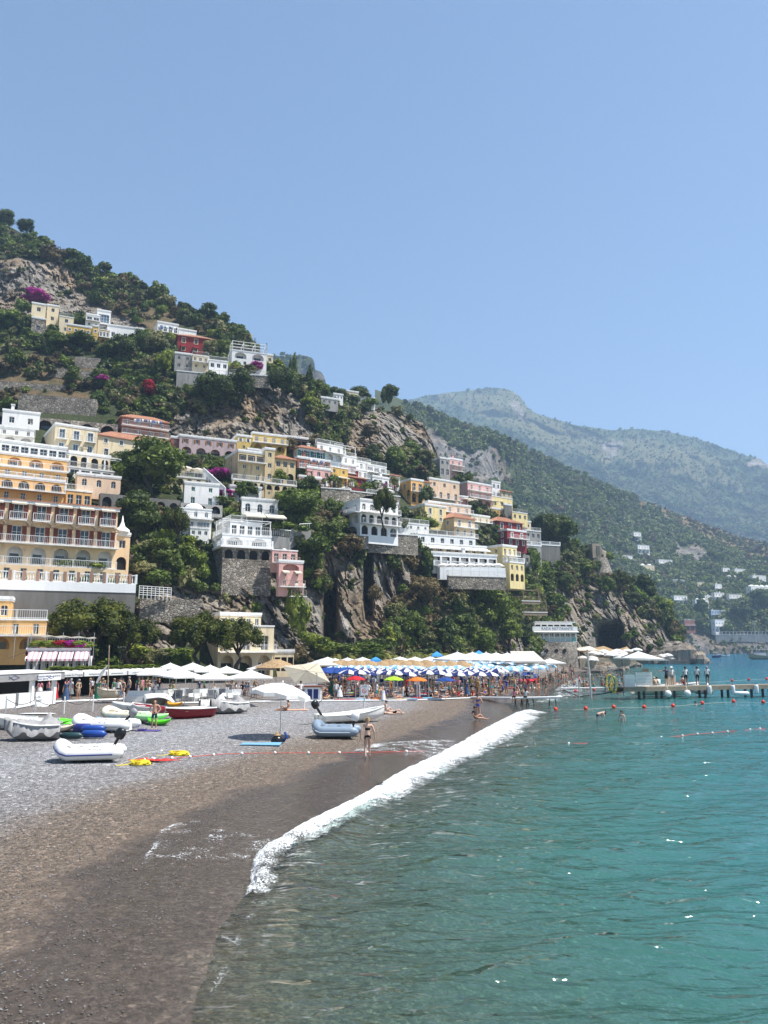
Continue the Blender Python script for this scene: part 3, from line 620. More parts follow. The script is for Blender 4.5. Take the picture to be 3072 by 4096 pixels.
TREES = [ # x, base y, width, height, kind, where
 (19, 905, 78, 66, 'dark', 'round tree on the very crest of the hill, its bushiest'), (101, 945, 66, 72, 'dark', 'tree standing clear of the ridge line against the sky'), (287, 1035, 56, 40, 'dark', 'low tree breaking the ridge above the grey cliff'), (490, 1135, 48, 42, 'dark', 'small tree on the ridge above the white houses'), (745, 1262, 46, 48, 'dark', 'rounded tree on the ridge above the red villa'), (570, 1165, 46, 34, 'dark', 'low tree on the ridge beside the scrub slope'), (890, 1300, 56, 50, 'dark', 'tree on the ridge where the rockfall net begins'),
 (140, 1215, 92, 60, 'magenta', 'mound behind the cream villa roof'), (415, 1545, 84, 42, 'magenta', 'mound on the terraces below the ochre villa'), (590, 1590, 66, 70, 'red', 'climber on the terraces under the garden trees'), (400, 1372, 60, 40, 'dark', 'hedge tree under the ochre villa'), (30, 1330, 120, 90, 'green', 'tree below the arched white house'), (110, 1340, 60, 80, 'dark', 'tree pressed against the stone tower base'),
 (295, 1540, 76, 72, 'dark', 'round tree alone on the stone terraces'), (570, 1500, 78, 76, 'olive', 'tree above the red climber'), (665, 1500, 70, 110, 'bright', 'tall tree below the grey retaining wall'), (480, 1440, 120, 96, 'dark', 'wide tree below the plain white house'), (330, 1400, 120, 66, 'dark', 'hedge bank under the villa with round windows'), (560, 1400, 90, 80, 'green', 'tree between the white block and the red villa'), (620, 1420, 90, 80, 'olive', 'tree downhill of the balconied white house'), (220, 1400, 110, 70, 'green', 'hedge bank above the dry terraces'), (60, 1480, 90, 80, 'dark', 'tree on the dry terraces'), (200, 1500, 50, 40, 'olive', 'shrub among the terrace walls'),
 (855, 1630, 160, 140, 'dark', 'mass of trees under the grey retaining wall'), (960, 1600, 110, 120, 'dark', 'tree hanging over the upper cliff'), (1125, 1590, 115, 120, 'dark', 'tree on the cliff corner below the cypresses'), (900, 1425, 60, 76, 'dark', 'tree between red villa and domed white villa'), (945, 1495, 66, 36, 'olive', 'clipped tree before the domed villa'), (1000, 1495, 60, 36, 'olive', 'second clipped tree before the domed villa'), (1025, 1492, 56, 46, 'magenta', 'curtain on the domed villa wall'), (1095, 1505, 62, 46, 'dark', 'clipped round tree at the terrace railing end'), (1268, 1572, 52, 62, 'dark', 'pointed tree beside the lone cypress'),
 (605, 1985, 285, 225, 'bright', 'huge spreading tree over the stone arches'), (1115, 1950, 74, 66, 'bright', 'topiary ball tree in front of the tan villa'), (1225, 1985, 100, 80, 'dark', 'tree at the walkway below the tan villa'), (1190, 2085, 170, 130, 'green', 'dense round tree over the ravine'), (1310, 1968, 105, 66, 'dark', 'spreading tree over the walkway crowd'), (985, 1985, 90, 56, 'dark', 'flat tree over the white garden house'), (830, 1990, 60, 40, 'olive', 'bush by the white stair'), (870, 1925, 80, 66, 'magenta', 'cascade beside the white stair'), (905, 2005, 80, 46, 'magenta', 'bank at the foot of the white stair'), (960, 2000, 60, 70, 'green', 'bush beside the awning house'), (880, 2030, 110, 44, 'dark', 'hedge under the magenta bank'), (1360, 2120, 60, 60, 'olive', 'tree at the arched villa wall'),
 (1405, 1965, 54, 48, 'bright', 'ball tree beside the walkway'), (1465, 1975, 54, 42, 'bright', 'second ball tree beside the walkway'), (1336, 2090, 78, 100, 'dark', 'tree filling the corner of the arched villa'), (1375, 2100, 44, 60, 'magenta', 'climber at the arched villa corner'), (1705, 2030, 58, 86, 'dark', 'upright tree before the orange house'), (1640, 2000, 40, 40, 'olive', 'small tree at the orange house door'), (1570, 1965, 50, 60, 'olive', 'tree uphill of the white parasols'), (1540, 1965, 44, 34, 'magenta', 'patch over the white parasols'), (1575, 1925, 50, 26, 'magenta', 'patch between white and orange houses'), (1618, 2135, 68, 50, 'olive', 'tree beside the white sun terrace'), (1668, 2095, 80, 66, 'olive', 'tree under the yellow house'), (1690, 2130, 120, 60, 'bright', 'vine bank on the slope under the yellow house'),
 (1640, 1840, 90, 70, 'green', 'tree at the foot of the brown crag'), (1700, 1860, 80, 60, 'olive', 'bush at the foot of the brown crag'), (1580, 1880, 90, 90, 'green', 'garden tree behind the stepped white houses'), (1560, 1600, 70, 60, 'dark', 'round tree on the second ridge'), (1440, 1620, 100, 70, 'dark', 'tree by the ridge house'), (1340, 1610, 90, 60, 'dark', 'tree on the saddle'), (1480, 1760, 70, 60, 'dry', 'bush on the crag'),
 (2050, 2385, 110, 80, 'bright', 'tree below the yellow villa'), (2055, 2460, 80, 66, 'bright', 'tree above the pergola'), (2230, 2190, 150, 130, 'dark', 'big tree mass by the dead trunk'), (2180, 2140, 90, 80, 'dark', 'tree at the top of the promontory'), (2170, 2320, 90, 70, 'green', 'tree below the terrace wall'), (2255, 2360, 90, 70, 'dark', 'tree on the rock shoulder'), (2425, 2385, 76, 76, 'green', 'tree under the old tower'), (2575, 2400, 96, 96, 'dark', 'round tree out on the promontory'), (2530, 2430, 80, 60, 'dark', 'bush on the promontory edge'), (2630, 2450, 84, 60, 'green', 'bush at the promontory tip'), (2235, 2440, 70, 60, 'green', 'bush over the cliff restaurant stair'), (2330, 2300, 100, 60, 'bright', 'bush bank below the old tower'), (2400, 2270, 100, 70, 'green', 'bush at the tower foot'), (2110, 2240, 44, 60, 'olive', 'tree by the grey arched house'),
 (1970, 2540, 170, 180, 'bright', 'vine mass above the beach parasols'), (2035, 2580, 110, 100, 'bright', 'vine mass left hanging by the cliff restaurant'), (1930, 2630, 110, 130, 'green', 'creeper wall behind the parasols'), (1860, 2560, 110, 100, 'dark', 'bush under the white hotel wall'), (1780, 2600, 110, 120, 'dark', 'tree in the ravine mouth'), (1640, 2560, 120, 110, 'dark', 'tree on the ravine floor'), (1560, 2300, 90, 90, 'dark', 'bush on the split crag'), (1650, 2240, 90, 100, 'dark', 'bush under the white restaurant end'), (1700, 2420, 120, 110, 'dry', 'bush on the brown slope'), (1500, 2420, 60, 80, 'dry', 'bush in the dark cleft'),
 (520, 2000, 120, 90, 'olive', 'tree at the hotel roof corner'), (540, 2145, 170, 170, 'dark', 'tree behind the hotel tower'), (635, 2275, 145, 115, 'dark', 'round tree on the ravine side'), (580, 2320, 90, 76, 'olive', 'bush by the hotel terrace'), (765, 2285, 110, 110, 'bright', 'tree under the white villa stair'), (630, 2350, 96, 70, 'green', 'bush above the white fence'), (720, 2350, 90, 80, 'green', 'tree behind the white fence'), (690, 2300, 80, 90, 'dark', 'tree in the ravine'), (1260, 2240, 120, 110, 'green', 'tree beside the pink house'), (1330, 2200, 110, 110, 'dark', 'tree over the split crag'), (1320, 2140, 60, 46, 'red', 'climber at the ravine stair'), (1400, 2230, 110, 90, 'dry', 'bush crowning the split crag'), (1220, 2330, 70, 60, 'green', 'bush under the pink house'),
]
for x, y, w_, h_, k, wh in TREES:
    plant(x, y, w_, h_, k, (ADJ[k] + ' ' + wh), 'trees of the town hillside', name={'magenta': 'bougainvillea', 'red': 'flowering_climber'}.get(k, 'olive_tree' if k == 'olive' else 'tree'), cat='bougainvillea' if k == 'magenta' else 'climber' if k == 'red' else 'tree', trunk=k not in ('magenta', 'red'), dy=-2.2)
for x, y, w_, h_, l in [(1176, 1530, 24, 118, 'tallest dark cypress spire on the ridge'), (1160, 1510, 13, 76, 'slim short cypress beside the tallest spire'), (1238, 1565, 30, 104, 'broad lone cypress below the rocky peak'), (1556, 1610, 30, 70, 'cypress on the saddle ridge'), (1535, 1608, 24, 60, 'thinner cypress on the saddle ridge')]:
    plant(x, y, w_, h_, 'cypress', l, 'cypresses on the ridge', name='cypress_tree')
plant(365, 2672, 320, 245, 'pine', 'largest umbrella pine with forked leaning trunk behind the beach restaurants', 'beach pines', Y=92, name='pine_tree')
plant(520, 2680, 200, 190, 'pine', 'smaller flat-topped pine with leaning trunk beside the largest pine', 'beach pines', Y=94, name='pine_tree')
plant(800, 2690, 240, 215, 'pine', 'bushy pine in front of the cream house balcony', 'beach pines', Y=100, name='pine_tree')
plant(940, 2690, 220, 190, 'pine', 'low spreading pine in front of the cream house arches', 'beach pines', Y=101, name='pine_tree')
plant(1535, 2125, 100, 155, 'umbrella', 'tall umbrella pine standing before the arched white villa', 'beach pines', Y=146, name='pine_tree')
plant(2480, 2380, 84, 90, 'umbrella', 'wind-bent pine out on the promontory', 'beach pines', name='pine_tree')
plant(1708, 2300, 54, 110, 'cypress', 'pale conifer in front of the white restaurant', 'cypresses on the ridge', name='conifer_tree')
plant(700, 2200, 115, 150, 'umbrella', 'slender tree with thin bare trunk beside the white villa', 'beach pines', name='tree', Y=YN(700, 2200) - 4)
# creepers on walls and cliffs
for x, y, w_, h_, k, l, Y in [(370, 2420, 300, 95, 'green', 'creeper curtain hanging over the wall under the hotel balustrade', 103.5), (1190, 2570, 90, 190, 'bright', 'bright creeper hanging down the cliff beside the cream house', 126), (100, 2300, 150, 66, 'bright', 'vine pergola foliage under the hotel terrace', 104), (300, 2300, 200, 60, 'bright', 'longer vine pergola foliage under the hotel', 106), (100, 2400, 60, 90, 'dark', 'ivy patch on the grey wall behind the beach', 101), (530, 2640, 120, 60, 'bright', 'bush under the pines', 99), (690, 2650, 160, 50, 'green', 'hedge beside the cream house', 104), (1330, 2640, 170, 66, 'bright', 'vine roof behind the straw parasols', 124), (1460, 2640, 160, 60, 'green', 'vine roof end below the dark cleft', 128), (1260, 2600, 100, 60, 'bright', 'vine clump at the cliff foot', 123), (2130, 2320, 80, 110, 'green', 'creeper on the grey terrace wall', None), (1130, 2150, 180, 60, 'green', 'ivy on the ravine stair wall', None), (220, 2600, 110, 130, 'dark', 'dark bush behind the orange house', 93)]:
    plant(x, y, w_, h_, k, l, 'creepers and hedges', Y=Y, name='creeper', cat='creeper', trunk=False, size='hang', yaw=.35, dy=-3)
# palms of the beach club
def palm_meshes():
    out = []
    for s in range(3):
        g = random.Random(80 + s); b = MB()
        for k in range(15):
            a = 2 * pi * k / 15 + g.uniform(-.2, .2); up = g.uniform(.3, 1.0); ln = g.uniform(.8, 1.1)
            pts = [(cos(a) * ln * t, sin(a) * ln * t, up * t * 1.1 - 1.25 * t * t) for t in (0, .2, .4, .6, .8, 1)]
            for i in range(5):
                p, q = Vector(pts[i]), Vector(pts[i + 1]); sd_ = Vector((-sin(a), cos(a), 0)); wv = [.05, .2, .24, .22, .16, .02]
                for sg in (-1, 1):
                    for f in (0, .34, .67):
                        r0 = p.lerp(q, f); r1 = p.lerp(q, f + .22); e = sd_ * sg * wv[i] * 1.1 + (q - p) * .55 - Vector((0, 0, .10))
                        b.add([r0, r1, r1 + e * .9, r0 + e], [(0, 1, 2, 3)])
        out.append(b.mesh('palm_fronds', (LM['palm'],)))
    tr = MB().tube([(0, 0, -.1), (.03, 0, .5), (0, 0, 1)], [.13, .10, .09], 8).mesh('palm_trunk', (M_BARKL,), True)
    return out, tr
PF, PT = palm_meshes()
def palm(px, py, hpx, Y, label):
    p = P(px, py, Y); s = Y / F; p.z, h = .35, hpx * s * .72 + max(0, p.z - .35)
    r = empty('palm_tree', p, R0.uniform(0, 6)); tag(r, label, 'palm', 'small palms of the beach club')
    c = link('fronds', PF[int(px) % 3], r); c.location.z = h; q = hpx * s * .52; c.scale = (q, q, q); t_ = link('trunk', PT, r); t_.scale = (1, 1, h)
for k in range(19):
    px = 1310 + k * 33 + R0.uniform(-8, 8); palm(px, 2668 + R0.uniform(-6, 6), R0.uniform(48, 70), 122 + k * 1.4, 'small yellow-green palm behind the straw parasols' if px < 1700 else 'small yellow-green palm in the hedge row under the cliff')
for px, py in [(1265, 2700), (1330, 2700), (1390, 2695), (1490, 2690), (1580, 2675)]:
    palm(px, py, 46, 112, 'short palm among the white parasols')
# mass of scrub: one scattered object per kind of ground cover (nobody could count it)
_protos = bpy.data.collections.new('scrub_sprays')
def scatter(name, pts, sc, idx, meshes, mats, label):
    col = bpy.data.collections.new(name + '_sprays'); k = 0
    for j, m in enumerate(mats):
        for me in meshes:
            o = bpy.data.objects.new('%s_spray_%03d' % (name, k), me.copy()); o.data.materials.clear(); o.data.materials.append(m); col.objects.link(o); k += 1
    me = bpy.data.meshes.new(name); me.vertices.add(len(pts)); me.vertices.foreach_set('co', np.asarray(pts, np.float32).ravel()); me.update()
    attr(me, 'size', sc); a = me.attributes.new('pick', 'INT', 'POINT'); a.data.foreach_set('value', np.asarray(idx, np.int32))
    o = link(name, me); tag(o, label, 'scrub', kind='stuff')
    ng = bpy.data.node_groups.new(name, 'GeometryNodeTree'); ng.interface.new_socket('Geometry', in_out='INPUT', socket_type='NodeSocketGeometry'); ng.interface.new_socket('Geometry', in_out='OUTPUT', socket_type='NodeSocketGeometry')
    n = ng.nodes; L = ng.links.new; gi = n.new('NodeGroupInput'); go = n.new('NodeGroupOutput'); ip = n.new('GeometryNodeInstanceOnPoints'); ci = n.new('GeometryNodeCollectionInfo')
    ci.inputs[0].default_value = col; ci.inputs['Separate Children'].default_value = True; ci.inputs['Reset Children'].default_value = True
    L(gi.outputs[0], ip.inputs['Points']); L(ci.outputs[0], ip.inputs['Instance']); ip.inputs['Pick Instance'].default_value = True
    na = n.new('GeometryNodeInputNamedAttribute'); na.data_type = 'INT'; na.inputs[0].default_value = 'pick'; L(na.outputs[0], ip.inputs['Instance Index'])
    nb = n.new('GeometryNodeInputNamedAttribute'); nb.data_type = 'FLOAT'; nb.inputs[0].default_value = 'size'; L(nb.outputs[0], ip.inputs['Scale'])
    rv = n.new('FunctionNodeRandomValue'); rv.data_type = 'FLOAT_VECTOR'; rv.inputs[0].default_value = (-.2, -.2, 0); rv.inputs[1].default_value = (.2, .2, 6.28); L(rv.outputs[0], ip.inputs['Rotation'])
    L(ip.outputs[0], go.inputs[0]); md = o.modifiers.new('scatter', 'NODES'); md.node_group = ng
    return o
def scatter_hill(name, hill, n, px0, px1, smin, smax, rocks, dry, mats, meshes, wts, label, seed, disp, rockp=.05, skip=None, near_big=None):
    rng = np.random.default_rng(seed); PX = rng.uniform(px0, px1, n); t = rng.random(n); PY = hill.bot(PX) + (hill.top(PX) - hill.bot(PX)) * t
    rk = soft(PX, PY, rocks); dr = soft(PX, PY, dry, s=8); keep = rng.random(n) < np.where(rk > .5, rockp, np.where(dr > .5, .8, 1))
    cl = fbm(PX / 60, PY / 60, 0, seed, 3); keep &= (cl > -.62)
    if skip is not None: keep &= ~skip(PX, PY)
    PX, PY, rk, dr, cl = [q[keep] for q in (PX, PY, rk, dr, cl)]
    Y = hill.Y(PX, PY); u = (PX - CX) / F; v = (CY - PY) / F; tt = Y / (CT - v * ST); X = u * tt; Z = H + (ST + v * CT) * tt
    X, Y, Z = disp(X, Y, Z, PX, PY)
    s = rng.uniform(0, 1, len(X)) ** 2 * (smax - smin) + smin; s = s * np.where(rk > .5, .5, 1) * np.where(dr > .5, .7, 1) * (np.clip(Y / 150, 1, 1.6) if hill is NEAR else 1)
    nm = len(meshes); kind = rng.choice(len(mats), len(X), p=wts); kind = np.where((dr > .5) & (rng.random(len(X)) < .55), len(mats) - 1, kind)
    kind = np.where((cl > .15) & (kind == 1), 0, kind)
    idx = kind * nm + rng.integers(0, nm, len(X))
    return scatter(name, np.stack([X, Y, Z - s * .12], -1), s, idx, meshes, mats, label)
# ------------------------------------------------------------------ buildings
RECTS = []
def plaster(name, c, var=.10, dirt=.35): return mat(name, c, .85, var, .5, .25, 6, dirt=dirt, streak=True)
W_ = {'white': plaster('white_plaster', (.80, .79, .76), .05, .22), 'cream': plaster('cream_plaster', (.72, .60, .40), .07), 'peach': plaster('peach_plaster', (.72, .52, .36), .08), 'tan': plaster('tan_plaster', (.60, .47, .27), .12, .6), 'ochre': plaster('ochre_plaster', (.62, .40, .11), .10),
      'orange': plaster('orange_plaster', (.74, .43, .16), .08), 'hotel': plaster('hotel_yellow_plaster', (.78, .57, .35), .06, .25), 'pink': plaster('pink_plaster', (.66, .38, .34), .10), 'lilac': plaster('lilac_plaster', (.48, .36, .36), .12, .5), 'yellow': plaster('yellow_plaster', (.78, .63, .31), .08), 'mustard': plaster('mustard_plaster', (.60, .43, .13), .12),
      'red': plaster('maroon_plaster', (.24, .022, .024), .12, .2), 'brick': plaster('brick_red_plaster', (.28, .11, .075), .2, .6), 'grey': plaster('grey_concrete', (.32, .31, .29), .14, .6), 'dgrey': plaster('weathered_wall', (.17, .16, .145), .2, .6), 'blue': plaster('blue_plaster', (.28, .38, .52), .1), 'timber': mat('dark_timber', (.055, .04, .03), .8, .3, 4), 'lwhite': plaster('fresh_white_plaster', (.84, .84, .83), .03, .08), 'wood': mat('pale_wood', (.33, .25, .17), .8, .25, 5)}
def stone_mat():
    m, t, b, N = nodes('rubble_stone'); L = t.links.new; tc = N('TexCoord'); mp = N('Mapping'); L(tc.outputs['Object'], mp.inputs[0]); mp.inputs['Scale'].default_value = (1, 1, 1.5)
    v = N('TexVoronoi', i_Scale=2.2); L(mp.outputs[0], v.inputs['Vector']); e = N('TexVoronoi', feature='DISTANCE_TO_EDGE', i_Scale=2.2); L(mp.outputs[0], e.inputs['Vector'])
    n1 = N('TexNoise', i_Scale=.4, i_Detail=5.0); L(tc.outputs['Object'], n1.inputs['Vector'])
    r = ramp(N, [(.1, (.19, .165, .135)), (.5, (.36, .315, .255)), (.9, (.52, .465, .385))]); L(v.outputs['Color'], r.inputs[0])
    s = ramp(N, [(.35, .55), (.65, 1.15)]); L(n1.outputs[0], s.inputs[0]); c = mixc(N, t, 1.0, r.outputs[0], s.outputs[0], 'MULTIPLY')
    j = ramp(N, [(0, 1), (.09, 0)]); L(e.outputs['Distance'], j.inputs[0]); c = mixc(N, t, j.outputs[0], c, (.075, .066, .055)); L(c, b.inputs['Base Color']); b.inputs['Roughness'].default_value = .95
    h = ramp(N, [(0, 0), (.14, 1)]); L(e.outputs['Distance'], h.inputs[0]); bp = N('Bump', i_Strength=.9, i_Distance=.12); L(h.outputs[0], bp.inputs['Height']); L(bp.outputs[0], b.inputs['Normal'])
    return m
W_['stone'] = stone_mat()
def glass_mat(name, c, rough=.08):
    m, t, b, N = nodes(name); b.inputs['Base Color'].default_value = (*c, 1); b.inputs['Roughness'].default_value = rough; b.inputs['Specular IOR Level'].default_value = .6; return m
M_GLASS = glass_mat('window_glass', (.025, .032, .038)); M_GLASSB = glass_mat('blue_window_glass', (.10, .16, .22)); M_VOID = mat('interior_shade', (.018, .015, .013), .9, .3, 1)  # M_VOID: near-black colour stands in for the shade inside openings and rooms
M_WHITE = mat('white_paint', (.80, .80, .78), .5, .05, 3); M_TILE = mat('terracotta_tile', (.40, .19, .115), .85, .3, 2.5, .4, 9, dirt=.4); M_CLOTH = mat('cream_awning_cloth', (.74, .69, .58), .85, .06, 2, trans=.35); M_CLOTHW = mat('white_canvas', (.80, .79, .76), .85, .04, 2, .15, 5, trans=.3)
M_IRON = mat('dark_iron', (.05, .05, .052), .55, .2, 8, metal=.5); M_RAIL = mat('grey_railing_paint', (.42, .42, .41), .5, .1, 4); M_RED = mat('red_awning_cloth', (.55, .02, .05), .8, .1, 2)
SHUT = {'brown': mat('redbrown_shutter', (.17, .04, .022), .6, .15, 5), 'teal': mat('teal_shutter', (.02, .17, .15), .6, .15, 5), 'wood': mat('orange_wood_shutter', (.33, .15, .035), .6, .2, 5), 'white': M_WHITE, 'green': mat('green_shutter', (.03, .10, .055), .6, .15, 5), 'grey': mat('blue_grey_shutter', (.30, .36, .40), .6, .1, 5)}
_mc = {}
def cmesh(key, fn):
    if key not in _mc: _mc[key] = fn()
    return _mc[key]
def bx(name, x0, x1, y0, y1, z0, z1, m, parent): return MB().box(x0, x1, y0, y1, z0, z1).build(name, m, parent)
def wall_face(b, W, z0, z1, ops, M, rev=.28):
    """one facade with real openings; local (u, inward, z). ops: (u0,u1,v0,v1,arch)"""
    us = sorted({0, W, *[o[0] for o in ops], *[o[1] for o in ops]}); zs = sorted({z0, z1, *[o[2] for o in ops], *[o[3] for o in ops]})
    for i in range(len(us) - 1):
        for j in range(len(zs) - 1):
            uc, zc = (us[i] + us[i + 1]) / 2, (zs[j] + zs[j + 1]) / 2
            if any(o[0] < uc < o[1] and o[2] < zc < o[3] for o in ops): continue
            b.add([(us[i], 0, zs[j]), (us[i + 1], 0, zs[j]), (us[i + 1], 0, zs[j + 1]), (us[i], 0, zs[j + 1])], [(0, 1, 2, 3)], M)
    for u0, u1, v0, v1, arch in ops:
        n = 10 if arch else 0; h = (u1 - u0) / 2; c = (u0 + u1) / 2; rise = min(h, (v1 - v0) * .6)
        top = [(c - h * cos(pi * k / n), v1 - rise + rise * sin(pi * k / n)) for k in range(n + 1)] if arch else [(u0, v1), (u1, v1)]
        loop = [(u0, v0)] + top + [(u1, v0)]
        for k in range(len(loop)):
            a, q = loop[k], loop[(k + 1) % len(loop)]
            b.add([(a[0], 0, a[1]), (q[0], 0, q[1]), (q[0], rev, q[1]), (a[0], rev, a[1])], [(0, 1, 2, 3)], M)
        if arch:
            for k in range(n):
                x0, y0 = top[k]; x1, y1 = top[k + 1]
                b.add([(x0, 0, y0), (x1, 0, y1), (x1, 0, v1), (x0, 0, v1)], [(0, 1, 2, 3)], M)
def rail_mesh(L_, h, kind):
    def f():
        b = MB()
        if kind == 'bal':
            b.box(0, L_, -.1, .1, h - .12, h); b.box(0, L_, -.1, .1, 0, .1); n = max(2, int(L_ / .3))
            for k in range(n): x = (k + .5) * L_ / n; b.lathe([(.05, .1), (.085, h * .35), (.045, h * .6), (.06, h - .12)], 5, Matrix.Translation((x, 0, 0)), False)
            for k in range(max(2, int(L_ / 3)) + 1): x = k * L_ / max(2, int(L_ / 3)); b.box(x - .13, x + .13, -.13, .13, 0, h + .08)
        else:
            b.box(0, L_, -.03, .03, h - .06, h); b.box(0, L_, -.02, .02, .08, .13); n = max(2, int(L_ / .22))
            for k in range(n + 1): x = k * L_ / n; b.box(x - .014, x + .014, -.014, .014, 0, h - .06)
            for k in range(max(1, int(L_ / 2.5)) + 1): x = k * L_ / max(1, int(L_ / 2.5)); b.box(x - .035, x + .035, -.035, .035, 0, h)
        return b.mesh('railing')
    return cmesh(('rail', round(L_, 2), round(h, 2), kind), f)
def railing(parent, M, L_, h, kind, m, name='railing'):
    o = link(name, rail_mesh(round(L_, 2), h, kind), parent)
    if o.data.materials: o.material_slots[0].link = 'OBJECT'; o.material_slots[0].material = m
    else: o.data.materials.append(m)
    o.matrix_local = M; return o
def frame_mesh(w, h, arch, surround):
    def f():
        b = MB(); t_ = .06
        for x0, x1, z0, z1 in ((0, t_, 0, h), (w - t_, w, 0, h), (t_, w - t_, 0, t_), (t_, w - t_, h - t_, h), (w / 2 - .03, w / 2 + .03, t_, h - t_)): b.box(x0, x1, .17, .235, z0, z1)
        if w > 1.6:
            for q in (.25, .75): b.box(w * q - .03, w * q + .03, .17, .235, t_, h - t_)
        if h > 1.2: b.box(t_, w - t_, .18, .233, h * .62 - .025, h * .62 + .025)
        if surround:
            s = .13
            for x0, x1, z0, z1 in ((-s, 0, -s, h + s), (w, w + s, -s, h + s), (0, w, h, h + s), (0, w, -s, 0)): b.box(x0, x1, -.05, .02, z0, z1)
        return b.mesh('frame')
    return cmesh(('fr', round(w, 2), round(h, 2), arch, surround), f)
def shutter_mesh(w, h):
    def f():
        b = MB(); b.box(0, w, -.05, 0, 0, h); n = max(3, int(h / .16))
        for k in range(n): b.box(.05, w - .05, -.075, -.05, (k + .25) * h / n, (k + .7) * h / n)
        return b.mesh('shutter')
    return cmesh(('sh', round(w, 2), round(h, 2)), f)
def awning(parent, M, u0, u1, z, m, drop=.5, out=1.0, name='awning'):
    b = MB(); b.add([(u0, -.02, z), (u1, -.02, z), (u1, -out, z - drop), (u0, -out, z - drop), (u0, -out, z - drop - .2), (u1, -out, z - drop - .2)], [(0, 3, 2, 1), (3, 4, 5, 2)], M)
    b.add([(u0, -.02, z - .03), (u1, -.02, z - .03), (u1, -out + .02, z - drop - .03), (u0, -out + .02, z - drop - .03)], [(0, 1, 2, 3)], M)
    return b.build(name, m, parent)
def floors(root, b, spec, W, z0, z1, M, o):
    """spec: floors from the top down, e.g. '3s^ 3d= 2a'. w window, s shuttered, d door, a open arch, v arched window, o round, g wide glass, l wide opening; ^ awning, b balcony, = gallery, - no frame"""
    fl = spec.split(); fh = (z1 - z0) / len(fl); ops = []; todo = []
    for k, tok in enumerate(fl):
        n = int(''.join(c for c in tok if c.isdigit()) or 0); kind = next((c for c in tok if c in 'wsdavoglf'), None); fz = z1 - (k + 1) * fh
        if n and kind:
            bay = W / n
            w, h, v = {'w': (1.0, 1.25, .34), 's': (1.05, 1.45, .3), 'd': (1.15, 2.1, .06), 'f': (1.2, 2.15, .06), 'a': (.66 * bay, .80 * fh, .06), 'v': (1.05, 1.6, .24), 'o': (.7, .7, .45), 'g': (.8 * bay, .62 * fh, .15), 'l': (.84 * bay, .72 * fh, .12)}[kind]
            if kind in 'wsdvof': q = min(1, fh / 3.0, bay / 1.7); w *= q; h *= min(1, fh / 2.9)
            h = min(h, fh * .86); zz = fz + v * fh if kind in 'wsvo' else fz + .06 * fh if kind != 'g' else fz + .18 * fh
            zz = min(zz, fz + fh - h - .06)
            for i in range(n):
                u = (i + .5) * bay; arch = kind in 'avo'; op = (round(u - w / 2, 3), round(u + w / 2, 3), round(zz, 3), round(zz + h, 3), arch); ops.append(op); todo.append((op, kind, tok, w, h))
        if '=' in tok:
            sl = bx('balcony', 0, 1, 0, 1, 0, 1, o['trim'], root)
            me = MB().box(-.1, W + .1, -1.15, -.003, -.14, .0, M @ Matrix.Translation((0, 0, fz))).mesh('balcony', (o['trim'],)); sl.data = me
            railing(sl, M @ Matrix.Translation((0, -1.08, fz)), W, 1.0, o['rail'], o['railm'])
    wall_face(b, W, z0 - o['sub'], z1, ops, M)
    for op, kind, tok, w, h in todo:
        u0, u1, v0, v1, arch = op; T = M @ Matrix.Translation((u0, 0, v0))
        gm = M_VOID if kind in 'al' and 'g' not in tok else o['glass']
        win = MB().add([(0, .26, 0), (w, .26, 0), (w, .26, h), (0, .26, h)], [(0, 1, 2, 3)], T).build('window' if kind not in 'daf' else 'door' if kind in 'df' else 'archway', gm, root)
        if kind in 'al' and w > 1.6:
            x = win.data; win.data = MB().add([(0, 1.2, 0), (w, 1.2, 0), (w, 1.2, h), (0, 1.2, h), (0, .26, 0), (w, .26, 0), (w, .26, h), (0, .26, h)], [(0, 1, 2, 3), (4, 5, 1, 0), (3, 2, 6, 7), (4, 0, 3, 7), (5, 6, 2, 1)], T).mesh('archway', (o['inner'], ))
            q = MB().add([(w * .2, 1.18, 0), (w * .8, 1.18, 0), (w * .8, 1.18, h * .62), (w * .2, 1.18, h * .62)], [(0, 1, 2, 3)], T).build('inner_door', M_GLASS, win)
        elif kind not in 'al' and '-' not in tok:
            f = link('frame', frame_mesh(round(w, 2), round(h, 2), arch, o['surround']), win)
            if not f.data.materials: f.data.materials.append(M_WHITE)
            f.material_slots[0].link = 'OBJECT'; f.material_slots[0].material = o['frame']; f.matrix_local = T
        if kind in 'sf':
            for sg in (0, 1):
                sh = link('shutter', shutter_mesh(round(w * .5, 2), round(h, 2)), win)
                if not sh.data.materials: sh.data.materials.append(o['shut'])
                sh.material_slots[0].link = 'OBJECT'; sh.material_slots[0].material = o['shut']; sh.matrix_local = T @ Matrix.Translation((-w * .5 - .02 if sg == 0 else w + .02, 0, 0))
        if '^' in tok: awning(root, M, u0 - .35, u1 + .35, v1 + .35, o['awn'], .35, .95)
        if 'b' in tok:
            ba = MB().box(u0 - .5, u1 + .5, -.8, -.003, v0 - .14, v0, M).build('balcony', o['trim'], root); railing(ba, M @ Matrix.Translation((u0 - .48, -.76, v0)), w + .96, 1.0, o['rail'], o['railm'])
